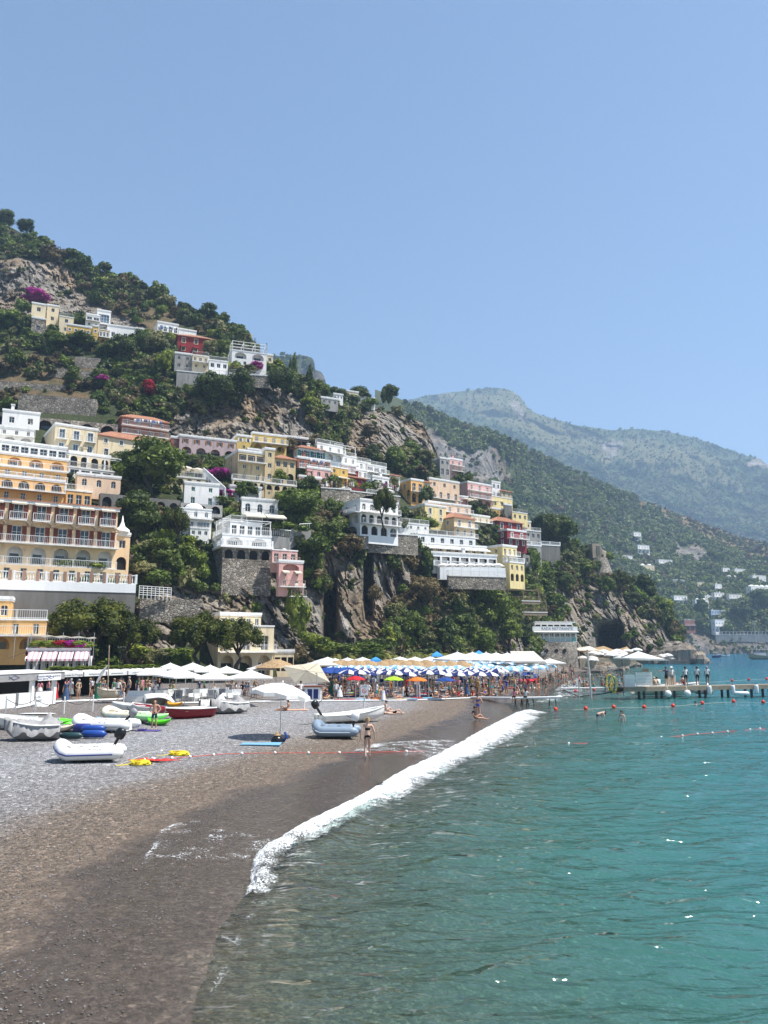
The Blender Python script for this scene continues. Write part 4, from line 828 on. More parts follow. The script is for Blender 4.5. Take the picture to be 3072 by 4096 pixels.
def tile_roof(root, L1, L2, z, m=None, over=.35, pitch=.32, hip=True):
    b = MB(); x0, x1, y0, y1 = -over, L1 + over, -over, L2 + over; rr = min(x1 - x0, y1 - y0) / 2; h = rr * pitch * 1.6
    if (x1 - x0) >= (y1 - y0): ra, rb = ((x0 + (rr if hip else 0)), (y0 + y1) / 2), ((x1 - (rr if hip else 0)), (y0 + y1) / 2)
    else: ra, rb = ((x0 + x1) / 2, y0 + (rr if hip else 0)), ((x0 + x1) / 2, y1 - (rr if hip else 0))
    A, B, C_, D = (x0, y0), (x1, y0), (x1, y1), (x0, y1); ra, rb = (*ra, z + h), (*rb, z + h)
    c = [(*q, z) for q in (A, B, C_, D)]
    polys = [[c[0], c[1], rb, ra], [c[1], c[2], rb], [c[2], c[3], ra, rb], [c[3], c[0], ra]] if (x1 - x0) >= (y1 - y0) else [[c[0], c[1], ra], [c[1], c[2], rb, ra], [c[2], c[3], rb], [c[3], c[0], ra, rb]]
    for p in polys:
        b.add(p, [tuple(range(len(p)))])
        e0, e1 = Vector(p[0]), Vector(p[1]); L_ = (e1 - e0).length; n = int(L_ / .42)
        if n < 1: continue
        t0, t1 = (Vector(p[3]), Vector(p[2])) if len(p) == 4 else (Vector(p[2]), Vector(p[2])); ed = (e1 - e0).normalized(); nm = ed.cross((t0 - e0)).normalized()
        for k in range(n):
            f = (k + .5) / n; a = e0.lerp(e1, f); tgt = t0.lerp(t1, f) if len(p) == 4 else t0.lerp(a, .0)
            if len(p) == 4:
                up = (t0 + t1) / 2; hgt = ((Vector(p[3]) - e0) - ed * (Vector(p[3]) - e0).dot(ed)); s0 = (Vector(p[3]) - e0).dot(ed) / L_; s1 = 1 - (Vector(p[2]) - e0).dot(ed) / L_
            else: hgt = ((t0 - e0) - ed * (t0 - e0).dot(ed)); s0 = (t0 - e0).dot(ed) / L_; s1 = 1 - s0
            tt = min(1, f / s0 if s0 > 1e-3 else 1, (1 - f) / s1 if s1 > 1e-3 else 1); q = a + hgt * tt; wd = ed * .12; up = nm * .09
            b.add([a - wd, a + wd, a + up, q - wd, q + wd, q + up], [(0, 2, 5, 3), (2, 1, 4, 5), (0, 1, 2)])
    b.box(x0, x1, y0, y1, z - .14, z - .002)
    return b.build('roof', m or M_TILE, root)
LEN = {}
def solve_len(C, d, px, zref):
    lo, hi = .3, 140
    f = lambda L_: proj((C.x + d.x * L_, C.y + d.y * L_, zref))[0] - px
    if f(hi) * f(lo) > 0: return hi if abs(f(hi)) < abs(f(lo)) else lo
    s = f(lo) < 0
    for _ in range(40):
        mid = (lo + hi) / 2
        if (f(mid) < 0) == s: lo = mid
        else: hi = mid
    return lo
def house(label, x0, xm, x1, yt, yb, col='white', right='-', left='-', roof='flat', phi=36, Y=None, depth=7, dy=-2.0, trim='white', shut='white', rail='bar', railm=None, glass=None, frame=None, surround=False, sub=1.6, awn=None, hill=None, name='house', cat='house', group='houses of the hillside town', inner=None, rect=True, pitch=.32):
    if Y is None: Y = min(YD(hill or NEAR, xm + (x1 - xm) * f, yb) - f * (x1 - xm) * .012 for f in (0, .5, 1)) + dy if hill is None else YD(hill, xm, yb) + dy
    C = P(xm, yb, Y); zt = P(xm, yt, Y).z; hgt = zt - C.z; ph = radians(phi); d1 = Vector((cos(ph), sin(ph), 0)); d2 = Vector((-sin(ph), cos(ph), 0))
    L1 = solve_len(C, d1, x1, C.z + hgt / 2); L2 = solve_len(C, d2, x0, C.z + hgt / 2) if x0 < xm - 3 else depth
    if name == 'retaining_wall': sub = min(sub, .5)
    r = empty(name, C, ph); tag(r, label, cat, group, 'thing')
    tm = W_[trim] if trim in W_ else trim
    o = dict(sub=sub, trim=tm, rail=rail, railm=railm or (M_WHITE if rail == 'bal' else M_RAIL), glass=glass or M_GLASS, frame=frame or M_WHITE, surround=surround, shut=SHUT[shut], awn=awn or M_CLOTH, inner=inner or W_[col])
    b = MB(); I = Matrix.Identity(4); ML = Matrix(((0, 1, 0, 0), (-1, 0, 0, L2), (0, 0, 1, 0), (0, 0, 0, 1)))
    floors(r, b, right, L1, 0, hgt, I, o); floors(r, b, left, L2, 0, hgt, ML, o)
    s = -sub; b.add([(L1, 0, s), (L1, L2, s), (L1, L2, hgt), (L1, 0, hgt)], [(0, 1, 2, 3)]); b.add([(0, L2, s), (L1, L2, s), (L1, L2, hgt), (0, L2, hgt)], [(1, 0, 3, 2)])
    if roof == 'tile': b.add([(0, 0, hgt), (L1, 0, hgt), (L1, L2, hgt), (0, L2, hgt)], [(0, 1, 2, 3)])
    b.build('wall', W_[col], r)
    if roof in ('flat', 'terrace', 'dome', 'pergola'):
        rb = MB().box(-.08, L1 + .08, -.08, L2 + .08, hgt + .002, hgt + .2); ro = rb.build('roof', tm, r)
        if roof == 'flat':
            pb = MB()
            for q in ((-.12, L1 + .12, -.12, .1), (-.12, L1 + .12, L2 - .1, L2 + .12), (-.12, .1, .1, L2 - .1), (L1 - .1, L1 + .12, .1, L2 - .1)): pb.box(*q, hgt + .2, hgt + .55)
            pb.build('parapet', tm, ro)
        if roof in ('terrace', 'pergola'):
            railing(ro, Matrix.Translation((0, .05, hgt + .2)), L1, 1.0, rail, o['railm']); railing(ro, Matrix.Translation((0, .05, hgt + .2)) @ Matrix.Rotation(pi / 2, 4, 'Z'), L2, 1.0, rail, o['railm'])
        if roof == 'pergola':
            pg = MB(); n = max(2, int(L1 / 3))
            for k in range(n + 1):
                x = k * (L1 - .2) / n + .1
                for y in (.4, min(L2 - .2, 4.5)): pg.box(x - .06, x + .06, y - .06, y + .06, hgt + .2, hgt + 2.6)
                pg.box(x - .05, x + .05, .1, min(L2, 4.8), hgt + 2.6, hgt + 2.74)
            for y in (.4, 2.4, min(L2 - .2, 4.5)): pg.box(0, L1, y - .05, y + .05, hgt + 2.74, hgt + 2.84)
            pg.build('pergola', M_WHITE if railm is not W_['wood'] else railm, r)
        if roof == 'dome':
            for k in range(max(1, int(L1 / 6))):
                n = max(1, int(L1 / 6)); x = (k + .5) * L1 / n; q = min(L1 / n, L2) * .42
                MB().lathe([(q, hgt + .2), (q * .97, hgt + .2 + q * .25), (q * .75, hgt + .2 + q * .5), (q * .4, hgt + .2 + q * .64), (.02, hgt + .2 + q * .7)], 16, Matrix.Translation((x, L2 / 2, 0))).build('dome', W_['lwhite'], r, True)
    elif roof == 'tile': tile_roof(r, L1, L2, hgt, pitch=pitch)
    if R0.random() < .4 and roof in ('flat', 'tile') and L1 > 5:
        cb = MB(); x = L1 * R0.uniform(.2, .8); cb.box(x, x + .6, L2 * .5, L2 * .5 + .6, hgt + .2, hgt + 1.6); cb.box(x - .1, x + .7, L2 * .5 - .1, L2 * .5 + .7, hgt + 1.6, hgt + 1.75); cb.build('chimney', W_[col], r)
    if rect: RECTS.append((min(x0, xm) - 4, x1 + 4, yt, yb + 12))
    r['dim'] = (L1, L2, hgt); return r
def Hs(*a, **k): return house(*a, **k)
# upper left cluster
Hs('white house with big arched windows at the hill bend', -70, -70, 66, 1252, 1312, 'white', '3a', depth=6, phi=20)
Hs('tall cream villa wing with dark awning under bougainvillea', 104, 118, 180, 1214, 1335, 'cream', '1w 1d= 1w', '1w 1w 1w', phi=25, railm=M_IRON)
Hs('cream villa wing with open loggia arch', 180, 182, 232, 1222, 1322, 'cream', '1w 1w 1a=', phi=25)
Hs('lower cream villa wing with roof terrace', 232, 233, 293, 1264, 1332, 'cream', '1w 1w', phi=25, roof='terrace')
Hs('stone-based white annexe with one small window', 116, 122, 180, 1272, 1338, 'stone', '1w', phi=25, dy=-5, depth=5)
Hs('ochre villa with round windows and wide arches', 256, 262, 364, 1300, 1372, 'ochre', '4o 2a', '1o 1a', surround=True, phi=22)
Hs('narrow ochre stair tower with two round windows', 364, 366, 392, 1306, 1384, 'ochre', '1o 1o', phi=22, dy=-4, surround=True)
Hs('small ochre wing with arched gallery', 392, 393, 436, 1318, 1382, 'ochre', '3v= 1a', phi=22, dy=-4, roof='dome', surround=True)
Hs('plain long white house with three dark windows', 424, 426, 574, 1302, 1362, 'white', '3w', phi=20)
Hs('stepped white modern house with flat terraces', 340, 342, 398, 1258, 1306, 'white', '2g= 2w', phi=25)
Hs('white box house with blue picture window', 384, 386, 442, 1242, 1296, 'white', '1g=', glass=M_GLASSB, phi=25)
Hs('white house with drying laundry on top balcony', 591, 627, 712, 1290, 1364, 'white', '4d= 3a', '1w 1w', phi=25)
Hs('white garden wall house behind the red villa', 712, 714, 785, 1318, 1345, 'white', '-', phi=25)
rv = Hs('maroon villa with cream arches and red awnings', 700, 708, 856, 1340, 1410, 'red', '3v 3w^', '1v 1w', roof='tile', phi=20, trim='cream', awn=M_RED, surround=True, frame=W_['cream'])
Hs('grey concrete block under the maroon villa', 692, 697, 766, 1414, 1475, 'grey', '2w 2w', phi=20)
Hs('pale terraced block under the maroon villa', 766, 768, 834, 1420, 1475, 'cream', '3d= 2w', phi=20, roof='terrace')
Hs('white villa with two shell domes and loungers', 908, 926, 1066, 1400, 1464, 'white', '2a 4w', '1w 1w', roof='pergola', phi=20)
Hs('small cream annexe beside the domed villa', 1064, 1066, 1092, 1422, 1456, 'cream', '1w', phi=20)
for l, a, b_, yt, yb, c, ph, rf in [('grey retaining wall topped by a glass-railed sun terrace', 704, 918, 1484, 1550, 'grey', 16, 'terrace'), ('rough stone retaining wall with white railing under the domed villa', 916, 1075, 1494, 1535, 'stone', 12, 'terrace'), ('upper dry-stone terrace wall on the weedy slope', 70, 384, 1574, 1640, 'stone', 14, None), ('short dry-stone terrace wall under the round tree', 190, 400, 1470, 1500, 'stone', 14, None), ('low dry-stone terrace wall across the brown field', -40, 260, 1520, 1552, 'stone', 14, None), ('small stone wall beside the terrace bougainvillea', 300, 400, 1425, 1462, 'stone', 14, None)]:
    Hs(l, a, a, b_, yt, yb, c, '-', roof=rf or 'none', phi=ph, depth=4, dy=-1.5, name='retaining_wall', cat='wall', group='terrace walls')
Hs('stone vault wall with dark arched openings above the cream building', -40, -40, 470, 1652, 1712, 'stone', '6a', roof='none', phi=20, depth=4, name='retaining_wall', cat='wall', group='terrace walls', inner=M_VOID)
# saddle houses
for l, a, b_, yt, yb, c in [('low grey house on the saddle', 1282, 1352, 1592, 1616, 'grey'), ('small white house on the saddle', 1332, 1372, 1578, 1596, 'white'), ('cream house on the saddle beside the trees', 1384, 1434, 1566, 1596, 'cream'), ('long white house on the saddle ridge', 1420, 1500, 1586, 1612, 'white')]:
    Hs(l, a, a + 2, b_, yt, yb, c, '3w', phi=25, dy=-6)
# second row
Hs('white villa with dark square window above the cream hotel', -6, 6, 158, 1644, 1708, 'white', '2w', phi=24)
Hs('white terraced house with pergola rails', -60, -60, 136, 1704, 1762, 'white', '4d= 3a', phi=24, dy=-5)
Hs('cream hotel wing with blue windows and rounded balconies', 137, 214, 388, 1700, 1808, 'cream', '3db 3w', '1v 1w', phi=34, glass=M_GLASSB, surround=True, dy=-4)
Hs('long cream convent-like building with terracotta roof', 386, 388, 906, 1738, 1822, 'cream', '9w 8d', roof='tile', phi=38, depth=8, dy=-3, surround=True)
lb = Hs('brick-red balconied house hung with laundry', 466, 482, 670, 1665, 1768, 'brick', '4d= 4d= 3a', '1w 1w 1w', phi=30, roof='tile')
Hs('glazed white veranda on top of the orange building', -80, -80, 266, 1756, 1806, 'white', '9g=', phi=32, dy=-7, depth=8)
Hs('orange building with deep arched loggias', -80, -80, 268, 1806, 1902, 'orange', '4a= 5d=', phi=32, dy=-8, depth=10, railm=M_WHITE)
Hs('orange arcaded wing with big white vaults', -80, -80, 256, 1900, 1990, 'orange', '5a= 5d', phi=32, dy=-9, depth=10, railm=M_WHITE, inner=W_['white'])
Hs('orange-pink ledge house with flower pots', 256, 262, 366, 1962, 2022, 'orange', '3d', phi=32, roof='terrace', railm=M_WHITE)
Hs('cream arcade below the blue-windowed hotel', 262, 272, 440, 1812, 1870, 'cream', '4a=', phi=34, dy=-6)
Hs('white pergola terrace house with dark canopy', 270, 275, 490, 1868, 1900, 'white', '5g', phi=34, roof='pergola', dy=-5)
Hs('peach garden house with one arched door', 300, 306, 482, 1900, 1952, 'peach', '3v', phi=30, dy=-6)
Hs('dark stone wall with three big arches under the huge tree', 392, 396, 720, 1972, 2062, 'dgrey', '6a', roof='none', phi=30, depth=4, name='retaining_wall', cat='wall', group='terrace walls', inner=M_VOID, dy=-3)
ht = Hs('long yellow beach hotel with red-brown shutters and cream awnings', -90, -90, 466, 1985, 2252, 'hotel', '6f^b 6f= 6a=', '-', roof='tile', pitch=.06, phi=31, Y=99, depth=10, shut='brown', railm=M_WHITE, surround=False, inner=W_['white'])
tw = Hs('yellow hotel corner tower with white pointed cap', 448, 452, 517, 2142, 2290, 'hotel', '1w 1a', '1w 1a', phi=31, Y=113, dy=0, roof='flat')
L1, L2, hg = tw['dim']; MB().lathe([(L1 * .55, hg + .5), (L1 * .5, hg + 1.0), (L1 * .2, hg + 1.5), (L1 * .08, hg + 2.3), (.02, hg + 3.2)], 12, Matrix.Translation((L1 / 2, L2 / 2, 0))).build('cap', W_['lwhite'], tw, True)
L1, L2, hg = ht['dim']
for k in range(6):                                   # arched reed hoods over the middle floor
    u = (k + .5) * L1 / 6; z = hg * .60; hb = MB()
    for j in range(7):
        a = j / 6 * pi; hb.tube([(u - 1.3 * cos(a), -.02, z + .75 * sin(a)), (u - 1.45 * cos(a), -1.5, z - .15 + .6 * sin(a))], .05, 5)
    for y in (.02, .8, 1.5): hb.tube([(u - (1.3 + .1 * y) * cos(j / 8 * pi), -y, z - .1 * y + (.75 - .1 * y) * sin(j / 8 * pi)) for j in range(9)], .05, 5)
    hb.build('reed_hood', W_['wood'], ht)
bx('cornice', -.2, L1 + .2, -.25, -.003, hg - .55, hg - .15, M_WHITE, ht)
twl = Hs('white balustraded terrace wall under the hotel', -90, -90, 540, 2318, 2470, 'dgrey', '-', roof='none', phi=24, Y=91, depth=10, name='terrace_wall', cat='wall', group='terrace walls', sub=2)
L1, L2, hg = twl['dim']; bx('wall_band', -.05, L1, -.06, .3, hg - 1.1, hg + .02, W_['lwhite'], twl)
railing(twl, Matrix.Translation((0, .1, hg + .02)), L1, 1.15, 'bal', M_WHITE, 'balustrade')
for k in range(12): bx('pier', k * L1 / 11.5 - .17, k * L1 / 11.5 + .17, -.06, .3, hg + .03, hg + 1.3, plaster('brick_pier', (.38, .22, .15), .2), twl)
Hs('ground-floor hotel rooms behind the vine pergola', -80, -80, 500, 2252, 2312, 'hotel', '9d', roof='none', phi=31, Y=98, depth=4, shut='green')
# centre
Hs('lilac house with orange wooden shutters', 690, 716, 946, 1745, 1812, 'lilac', '5s 4a', '1w 1w', phi=25, shut='wood')
Hs('small brick-red house beside the lilac house', 680, 683, 718, 1752, 1800, 'brick', '1w 1w', phi=25)
Hs('mustard house low wing with green plants', 943, 946, 1006, 1745, 1800, 'mustard', '2s 1w', phi=25)
Hs('mustard-yellow house with columned balconies', 1004, 1008, 1146, 1735, 1802, 'mustard', '4d= 3a', phi=25, railm=M_WHITE)
Hs('weathered tan villa with arches and roof loggia', 900, 950, 1058, 1806, 1922, 'tan', '3l= 2w 2v', '1w 1w -', phi=30, dy=-4)
Hs('square tan tower block of the weathered villa', 1056, 1058, 1098, 1798, 1926, 'tan', '1w 1w 1v', phi=30, dy=-5)
Hs('tan wing with tiled roof beside the tower block', 1096, 1098, 1182, 1830, 1932, 'tan', '3w 2a', phi=30, roof='tile')
Hs('dark timber roof shed', 1144, 1150, 1232, 1750, 1792, 'timber', '3l', phi=25)
Hs('white house with four teal shutters', 1170, 1194, 1296, 1788, 1838, 'white', '4s', '1w', phi=32, shut='teal', roof='tile')
Hs('brick house with laundry gallery', 1180, 1190, 1320, 1832, 1872, 'brick', '4d=', phi=32, dy=-5, railm=M_WHITE)
Hs('pink house under the laundry gallery', 1224, 1228, 1322, 1872, 1912, 'pink', '3w', phi=32, dy=-6)
for l, a, b_, yt, yb, s_, c, rf in [('topmost stepped white house with canvas parasol', 1268, 1372, 1772, 1832, '3d= 3a', 'white', 'terrace'), ('second stepped white house with arcade', 1340, 1426, 1818, 1882, '3d= 2a', 'white', 'pergola'), ('third stepped white house with glass rail', 1408, 1482, 1842, 1908, '3d= 3w', 'white', 'terrace'), ('fourth stepped white house with wide terrace', 1468, 1546, 1858, 1918, '3g= 3w', 'white', 'terrace'), ('lowest stepped white house beside the magenta patch', 1490, 1556, 1908, 1944, '3d=', 'white', 'flat'), ('grey-rose house tucked among the stepped white houses', 1366, 1424, 1860, 1920, '2d= 2w', 'lilac', 'flat'), ('ochre corner house with dark red shop front', 1318, 1392, 1866, 1930, '2w 1l^', 'ochre', 'terrace'), ('dark red low house behind the ball trees', 1388, 1462, 1905, 1945, '3w', 'red', 'tile')]:
    Hs(l, a - 6, a, b_, yt, yb, c, s_, '1w 1w', phi=38, roof=rf, railm=M_WHITE)
Hs('long walkway wall above the ravine with a crowd leaning on it', 1282, 1284, 1400, 1952, 2012, 'stone', '-', roof='terrace', phi=18, depth=4, name='retaining_wall', cat='wall', group='terrace walls', railm=M_IRON)
Hs('walkway wall continuing past the white parasols', 1398, 1400, 1600, 1965, 2018, 'stone', '1a', roof='terrace', phi=30, depth=4, name='retaining_wall', cat='wall', group='terrace walls', railm=M_IRON, inner=M_VOID)
Hs('white garden house with teal windows under ivy', 730, 735, 876, 1934, 2018, 'white', '2w 2d', phi=24, glass=SHUT['teal'], dy=-4)
Hs('small white house with arched gate under the flat tree', 916, 920, 1046, 1948, 1990, 'white', '2a', phi=24)
Hs('white house with cream awning roof on poles', 962, 966, 1112, 1998, 2058, 'white', '3v=', phi=24, railm=M_IRON)
aw = Hs('cream awning terrace stretched over the garden stair', 968, 972, 1136, 2062, 2098, 'dgrey', '5l', phi=22, roof='none', dy=-6, depth=3); L1, L2, hg = aw['dim']
for k in range(2): awning(aw, Matrix.Identity(4), k * L1 / 2 + .1, (k + 1) * L1 / 2 - .1, hg + .5, M_CLOTH, .9, 2.4)
Hs('pale stone terrace wall with a row of finials', 718, 722, 890, 2010, 2048, 'grey', '3a', roof='none', phi=24, depth=3, name='retaining_wall', cat='wall', group='terrace walls', inner=M_VOID, dy=-4)
Hs('white house with blue arched windows and curved stair', 700, 716, 846, 2032, 2112, 'white', '3v= 2g', '1w 1w', phi=26, glass=M_GLASSB, dy=-4, roof='dome')
uv = Hs('upper block of the big white terrace villa', 836, 920, 1048, 2086, 2142, 'lwhite', '4d', '3d', phi=30, Y=130, roof='terrace', railm=M_WHITE)
lv = Hs('lower terrace block of the big white villa with balustrade', 812, 888, 1085, 2138, 2186, 'lwhite', '2g 2a'.split()[1], '3g', phi=27, Y=127, roof='pergola', railm=M_WHITE); L1, L2, hg = lv['dim']
sb = Hs('stone base with four arches under the big white villa', 822, 886, 1085, 2188, 2330, 'stone', '4a - -', '-', roof='none', phi=27, Y=125, sub=2, name='villa_base', inner=M_VOID); L1, L2, hg = sb['dim']
bx('terrace', -.5, L1 + .2, -.5, L2, hg + .003, hg + .3, W_['lwhite'], sb); railing(sb, Matrix.Translation((0, -.3, hg + .3)), L1, 1.05, 'bal', M_WHITE, 'balustrade'); railing(sb, Matrix.Translation((-.3, 0, hg + .3)) @ Matrix.Rotation(pi / 2, 4, 'Z'), L2, 1.05, 'bal', M_WHITE, 'balustrade')
Hs('pink house with curved gables and cream canopy', 1082, 1088, 1190, 2200, 2250, 'pink', '3d=', phi=28, Y=127, railm=W_['wood'], roof='dome')
pk = Hs('lower pink house with bougainvillea balcony and cream awnings', 1106, 1114, 1212, 2250, 2345, 'pink', '1a 2w^ 2d=', '1w 1w 1w', phi=28, Y=125, railm=W_['wood'])
Hs('cream house with stone rooms perched on the cliff posts', 1150, 1156, 1216, 2345, 2385, 'grey', '2d=', phi=28, Y=126, railm=W_['wood'])
ch = Hs('large cream beach house with arched loggia and roof domes', 622, 868, 1094, 2504, 2712, 'cream', '3d= 3a', '2db 2w', phi=32, Y=110, roof='dome', dy=0, railm=M_WHITE)
Hs('cream roof storey with four blue windows', 826, 880, 1044, 2462, 2506, 'cream', '5d', '1w', phi=32, Y=116, dy=0, glass=M_GLASSB, roof='flat', sub=.5)
Hs('white flat-roofed kiosk at the cliff foot with pillars', 1090, 1096, 1175, 2612, 2690, 'cream', '3l', phi=20, Y=118, trim='white')
# beach front, lower left
Hs('orange house with scrolled white balcony over the restaurant', -70, -70, 182, 2480, 2600, 'orange', '3d= 2a', phi=22, Y=84, depth=6, railm=M_WHITE, roof='terrace')
Hs('set-back upper storey of the orange house', -70, -70, 44, 2402, 2480, 'orange', '2v', phi=22, Y=88, depth=5)
M_STRIPE = mat('pink_stripe_awning', (.75, .45, .47), .8, .05, 2)
def stripe_mat(name, a, bcol, sc, axis=0):
    m, t, b, N = nodes(name); L = t.links.new; tc = N('TexCoord'); sp = N('SeparateXYZ'); L(tc.outputs['Object'], sp.inputs[0]); mu = N('Math', operation='MULTIPLY'); L(sp.outputs[axis], mu.inputs[0]); mu.inputs[1].default_value = sc
    fr = N('Math', operation='FRACT'); L(mu.outputs[0], fr.inputs[0]); gt = N('Math', operation='GREATER_THAN'); L(fr.outputs[0], gt.inputs[0]); gt.inputs[1].default_value = .5; L(mixc(N, t, gt.outputs[0], a, bcol), b.inputs['Base Color']); b.inputs['Roughness'].default_value = .85; return m
M_STRIPE = stripe_mat('pink_striped_cloth', (.78, .74, .70), (.66, .30, .34), 2.4)
rs = Hs('white glass-fronted beach restaurant with pink striped awnings', -70, 98, 357, 2600, 2722, 'lwhite', '8g', '4g', phi=17, Y=76, roof='terrace', railm=M_RAIL, depth=8, sub=1); L1, L2, hg = rs['dim']
for k in range(4): awning(rs, Matrix.Identity(4), k * L1 / 4 + .1, (k + 1) * L1 / 4 - .05, hg - .1, M_STRIPE, .75, 1.7)
ML = Matrix(((0, 1, 0, 0), (-1, 0, 0, L2), (0, 0, 1, 0), (0, 0, 0, 1))); M_STRIPE2 = stripe_mat('pink_striped_cloth_side', (.78, .74, .70), (.66, .30, .34), 2.4, 1); awning(rs, ML, .2, L2 - .4, hg - .1, M_STRIPE2, .75, 1.7)
for k in range(9): MB().lathe([(.11, .1), (.13, hg * .3), (.07, hg * .55), (.12, hg * .8)], 6, Matrix.Translation((k * L1 / 8.2 + .3, -.35, 0))).build('curtain', M_CLOTHW, rs, True)
for x, c in ((.6, 'red'), (.25, 'bright'), (.42, 'bright'), (.78, 'magenta'), (.9, 'green')):
    f = link('flower_box', CR['s'][0], rs); f.material_slots[0].link = 'OBJECT'; f.material_slots[0].material = LM[c]; f.location = (L1 * x, -.1, hg + .3); f.scale = (2.6, .9, .9)
cn = Hs('stretched cream sail canopy on poles over the restaurant terrace', -60, 60, 330, 2545, 2550, 'white', '-', roof='none', phi=17, Y=78.5, depth=6, sub=0, name='sail_canopy', cat='canopy', group=None)
for c in list(cn.children): bpy.data.objects.remove(c)
zt = P(60, 2545, 78.5).z - cn.location.z; b = MB(); nx = 14
for i in range(nx + 1):
    for j in range(4): b.v.append((i * 10.5 / nx - 3, j * 1.4, zt + .4 - .12 * ((i % 2)) - .12 * j * .3 - .03 * i))
for i in range(nx):
    for j in range(3): b.f.append((i * 4 + j, i * 4 + 4 + j, i * 4 + 5 + j, i * 4 + 1 + j)); b.m.append(0)
b.build('cloth', M_CLOTH, cn)
for i in range(0, nx + 1, 2): MB().tube([(i * 10.5 / nx - 3, 0, zt - 2.2), (i * 10.5 / nx - 3, 0, zt + .4)], .03, 6).build('pole', M_RAIL, cn)
# right-hand part of the town
Hs('white villa with tall arches behind the umbrella pine', 1368, 1440, 1592, 2002, 2138, 'lwhite', '5v= 5a= 4a', '2v= 2a 1a', phi=34, dy=-5, railm=M_WHITE, inner=W_['white'])
Hs('stone terrace wall with white railing before the arched villa', 1470, 1474, 1672, 2130, 2200, 'stone', '-', roof='terrace', phi=26, depth=4, name='retaining_wall', cat='wall', group='terrace walls', railm=M_WHITE, dy=-5)
Hs('stone retaining wall between arched villa and walkway', 1380, 1384, 1474, 2138, 2180, 'stone', '-', roof='none', phi=26, depth=4, name='retaining_wall', cat='wall', group='terrace walls', dy=-4)
Hs('orange house with two arches beside the walkway', 1592, 1644, 1694, 1920, 2010, 'orange', '2d= 2a', '1w 2w', phi=36, roof='flat')
Hs('stone-topped peach house with long gallery', 1712, 1718, 1838, 1916, 1990, 'peach', '3w 4d=', '1w 1w', phi=36)
Hs('grey house at the foot of the brown crag', 1716, 1760, 1800, 1834, 1898, 'grey', '2w 2d', '1w 1w', phi=30)
Hs('narrow pink house below the brown crag', 1796, 1800, 1850, 1836, 1905, 'pink', '2d= 2d= 2w', phi=36)
Hs('salmon pink house with white balconies and arches', 1810, 1872, 1966, 1930, 2018, 'pink', '3d= 3d= 3a', '1w 1w -', phi=38, railm=M_WHITE)
Hs('low pink house with terrace', 1806, 1812, 1872, 1985, 2020, 'pink', '2l', phi=30)
Hs('white house with shutters on the slope edge', 1928, 1968, 2002, 1928, 1990, 'white', '2s 2w', '2w 2w', phi=38)
Hs('yellow terrace house with parasols in front', 1962, 1968, 2050, 1984, 2036, 'yellow', '3w', '1w', phi=38, roof='terrace')
Hs('brown tiled house on the slope edge', 2000, 2006, 2046, 1962, 1992, 'tan', '2w', phi=38, roof='tile')
Hs('yellow house with white-framed windows above the olives', 1612, 1700, 1784, 2022, 2088, 'yellow', '2d 2w', '3d=', phi=36, surround=True)
Hs('white and peach terraced house with five balconies', 1692, 1714, 1884, 2010, 2072, 'peach', '5d= 5d=', '1w 1w', phi=32, railm=M_WHITE, dy=-1)
Hs('tan hotel block with arched balconies and round window', 1718, 1818, 1900, 2068, 2186, 'hotel', '2d= 3v= 3a', '2w 2w 1o', phi=36, railm=M_WHITE, surround=True, roof='tile', dy=-6)
Hs('low white terrace house with pink awning', 1666, 1672, 1902, 2136, 2180, 'lwhite', '6d', phi=28, Y=168, roof='terrace', railm=M_WHITE)
wa = Hs('white hotel floor with a row of white awnings', 1664, 1672, 1946, 2176, 2222, 'cream', '8d=', phi=26, Y=165, railm=M_WHITE); L1, L2, hg = wa['dim']
for k in range(5): awning(wa, Matrix.Identity(4), k * L1 / 5 + .1, (k + 1) * L1 / 5 - .1, hg - .05, M_CLOTHW, .8, 2.0)
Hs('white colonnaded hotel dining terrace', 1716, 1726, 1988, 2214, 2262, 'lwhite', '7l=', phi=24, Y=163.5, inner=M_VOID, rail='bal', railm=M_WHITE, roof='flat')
wb = Hs('blank white base of the hotel with parasol terrace', 1748, 1760, 2022, 2262, 2306, 'lwhite', '-', roof='none', phi=20, Y=162, depth=7, sub=.5); L1, L2, hg = wb['dim']
Hs('dark stone footing under the white hotel terrace', 1788, 1794, 2024, 2304, 2345, 'stone', '-', roof='terrace', phi=16, Y=159, depth=6, name='retaining_wall', cat='wall', group='terrace walls', railm=M_WHITE)
Hs('bright yellow villa with white cornice', 1908, 2012, 2068, 2186, 2256, 'yellow', '3d= 3d', '2w -', phi=40, Y=172, railm=M_WHITE, roof='flat')
Hs('lower yellow villa wing with three arches', 2016, 2040, 2098, 2250, 2325, 'yellow', '3v 3a', '-', phi=40, Y=170, roof='terrace', rail='bal', glass=M_GLASSB)
Hs('dark red villa upper house with terracotta roof', 1926, 1990, 2090, 2082, 2122, 'red', '3v', '2v', phi=36, roof='tile', surround=True)
Hs('dark red villa lower wing with white arched windows', 1990, 2030, 2106, 2122, 2182, 'red', '2v= 3v', '1v 1v', phi=36, surround=True, dy=-6, railm=M_WHITE)
Hs('grey arched house below the dark red villa', 2076, 2090, 2166, 2180, 2262, 'grey', '1a 2w', '1w 1w', phi=30, roof='terrace', rail='bal')
Hs('ivy-hung grey terrace wall beside the arched house', 2158, 2162, 2242, 2180, 2270, 'dgrey', '-', roof='terrace', phi=24, depth=5, name='retaining_wall', cat='wall', group='terrace walls', rail='bal')
Hs('small yellow house among rails on the slope edge', 2044, 2050, 2110, 2048, 2084, 'yellow', '3w', phi=34, roof='terrace')
Hs('small cream house under the slope-edge house', 2076, 2082, 2124, 2086, 2118, 'cream', '2w', phi=34)
Hs('grey stone shed beside the parasol terrace', 2014, 2018, 2048, 2020, 2062, 'dgrey', '-', phi=34)
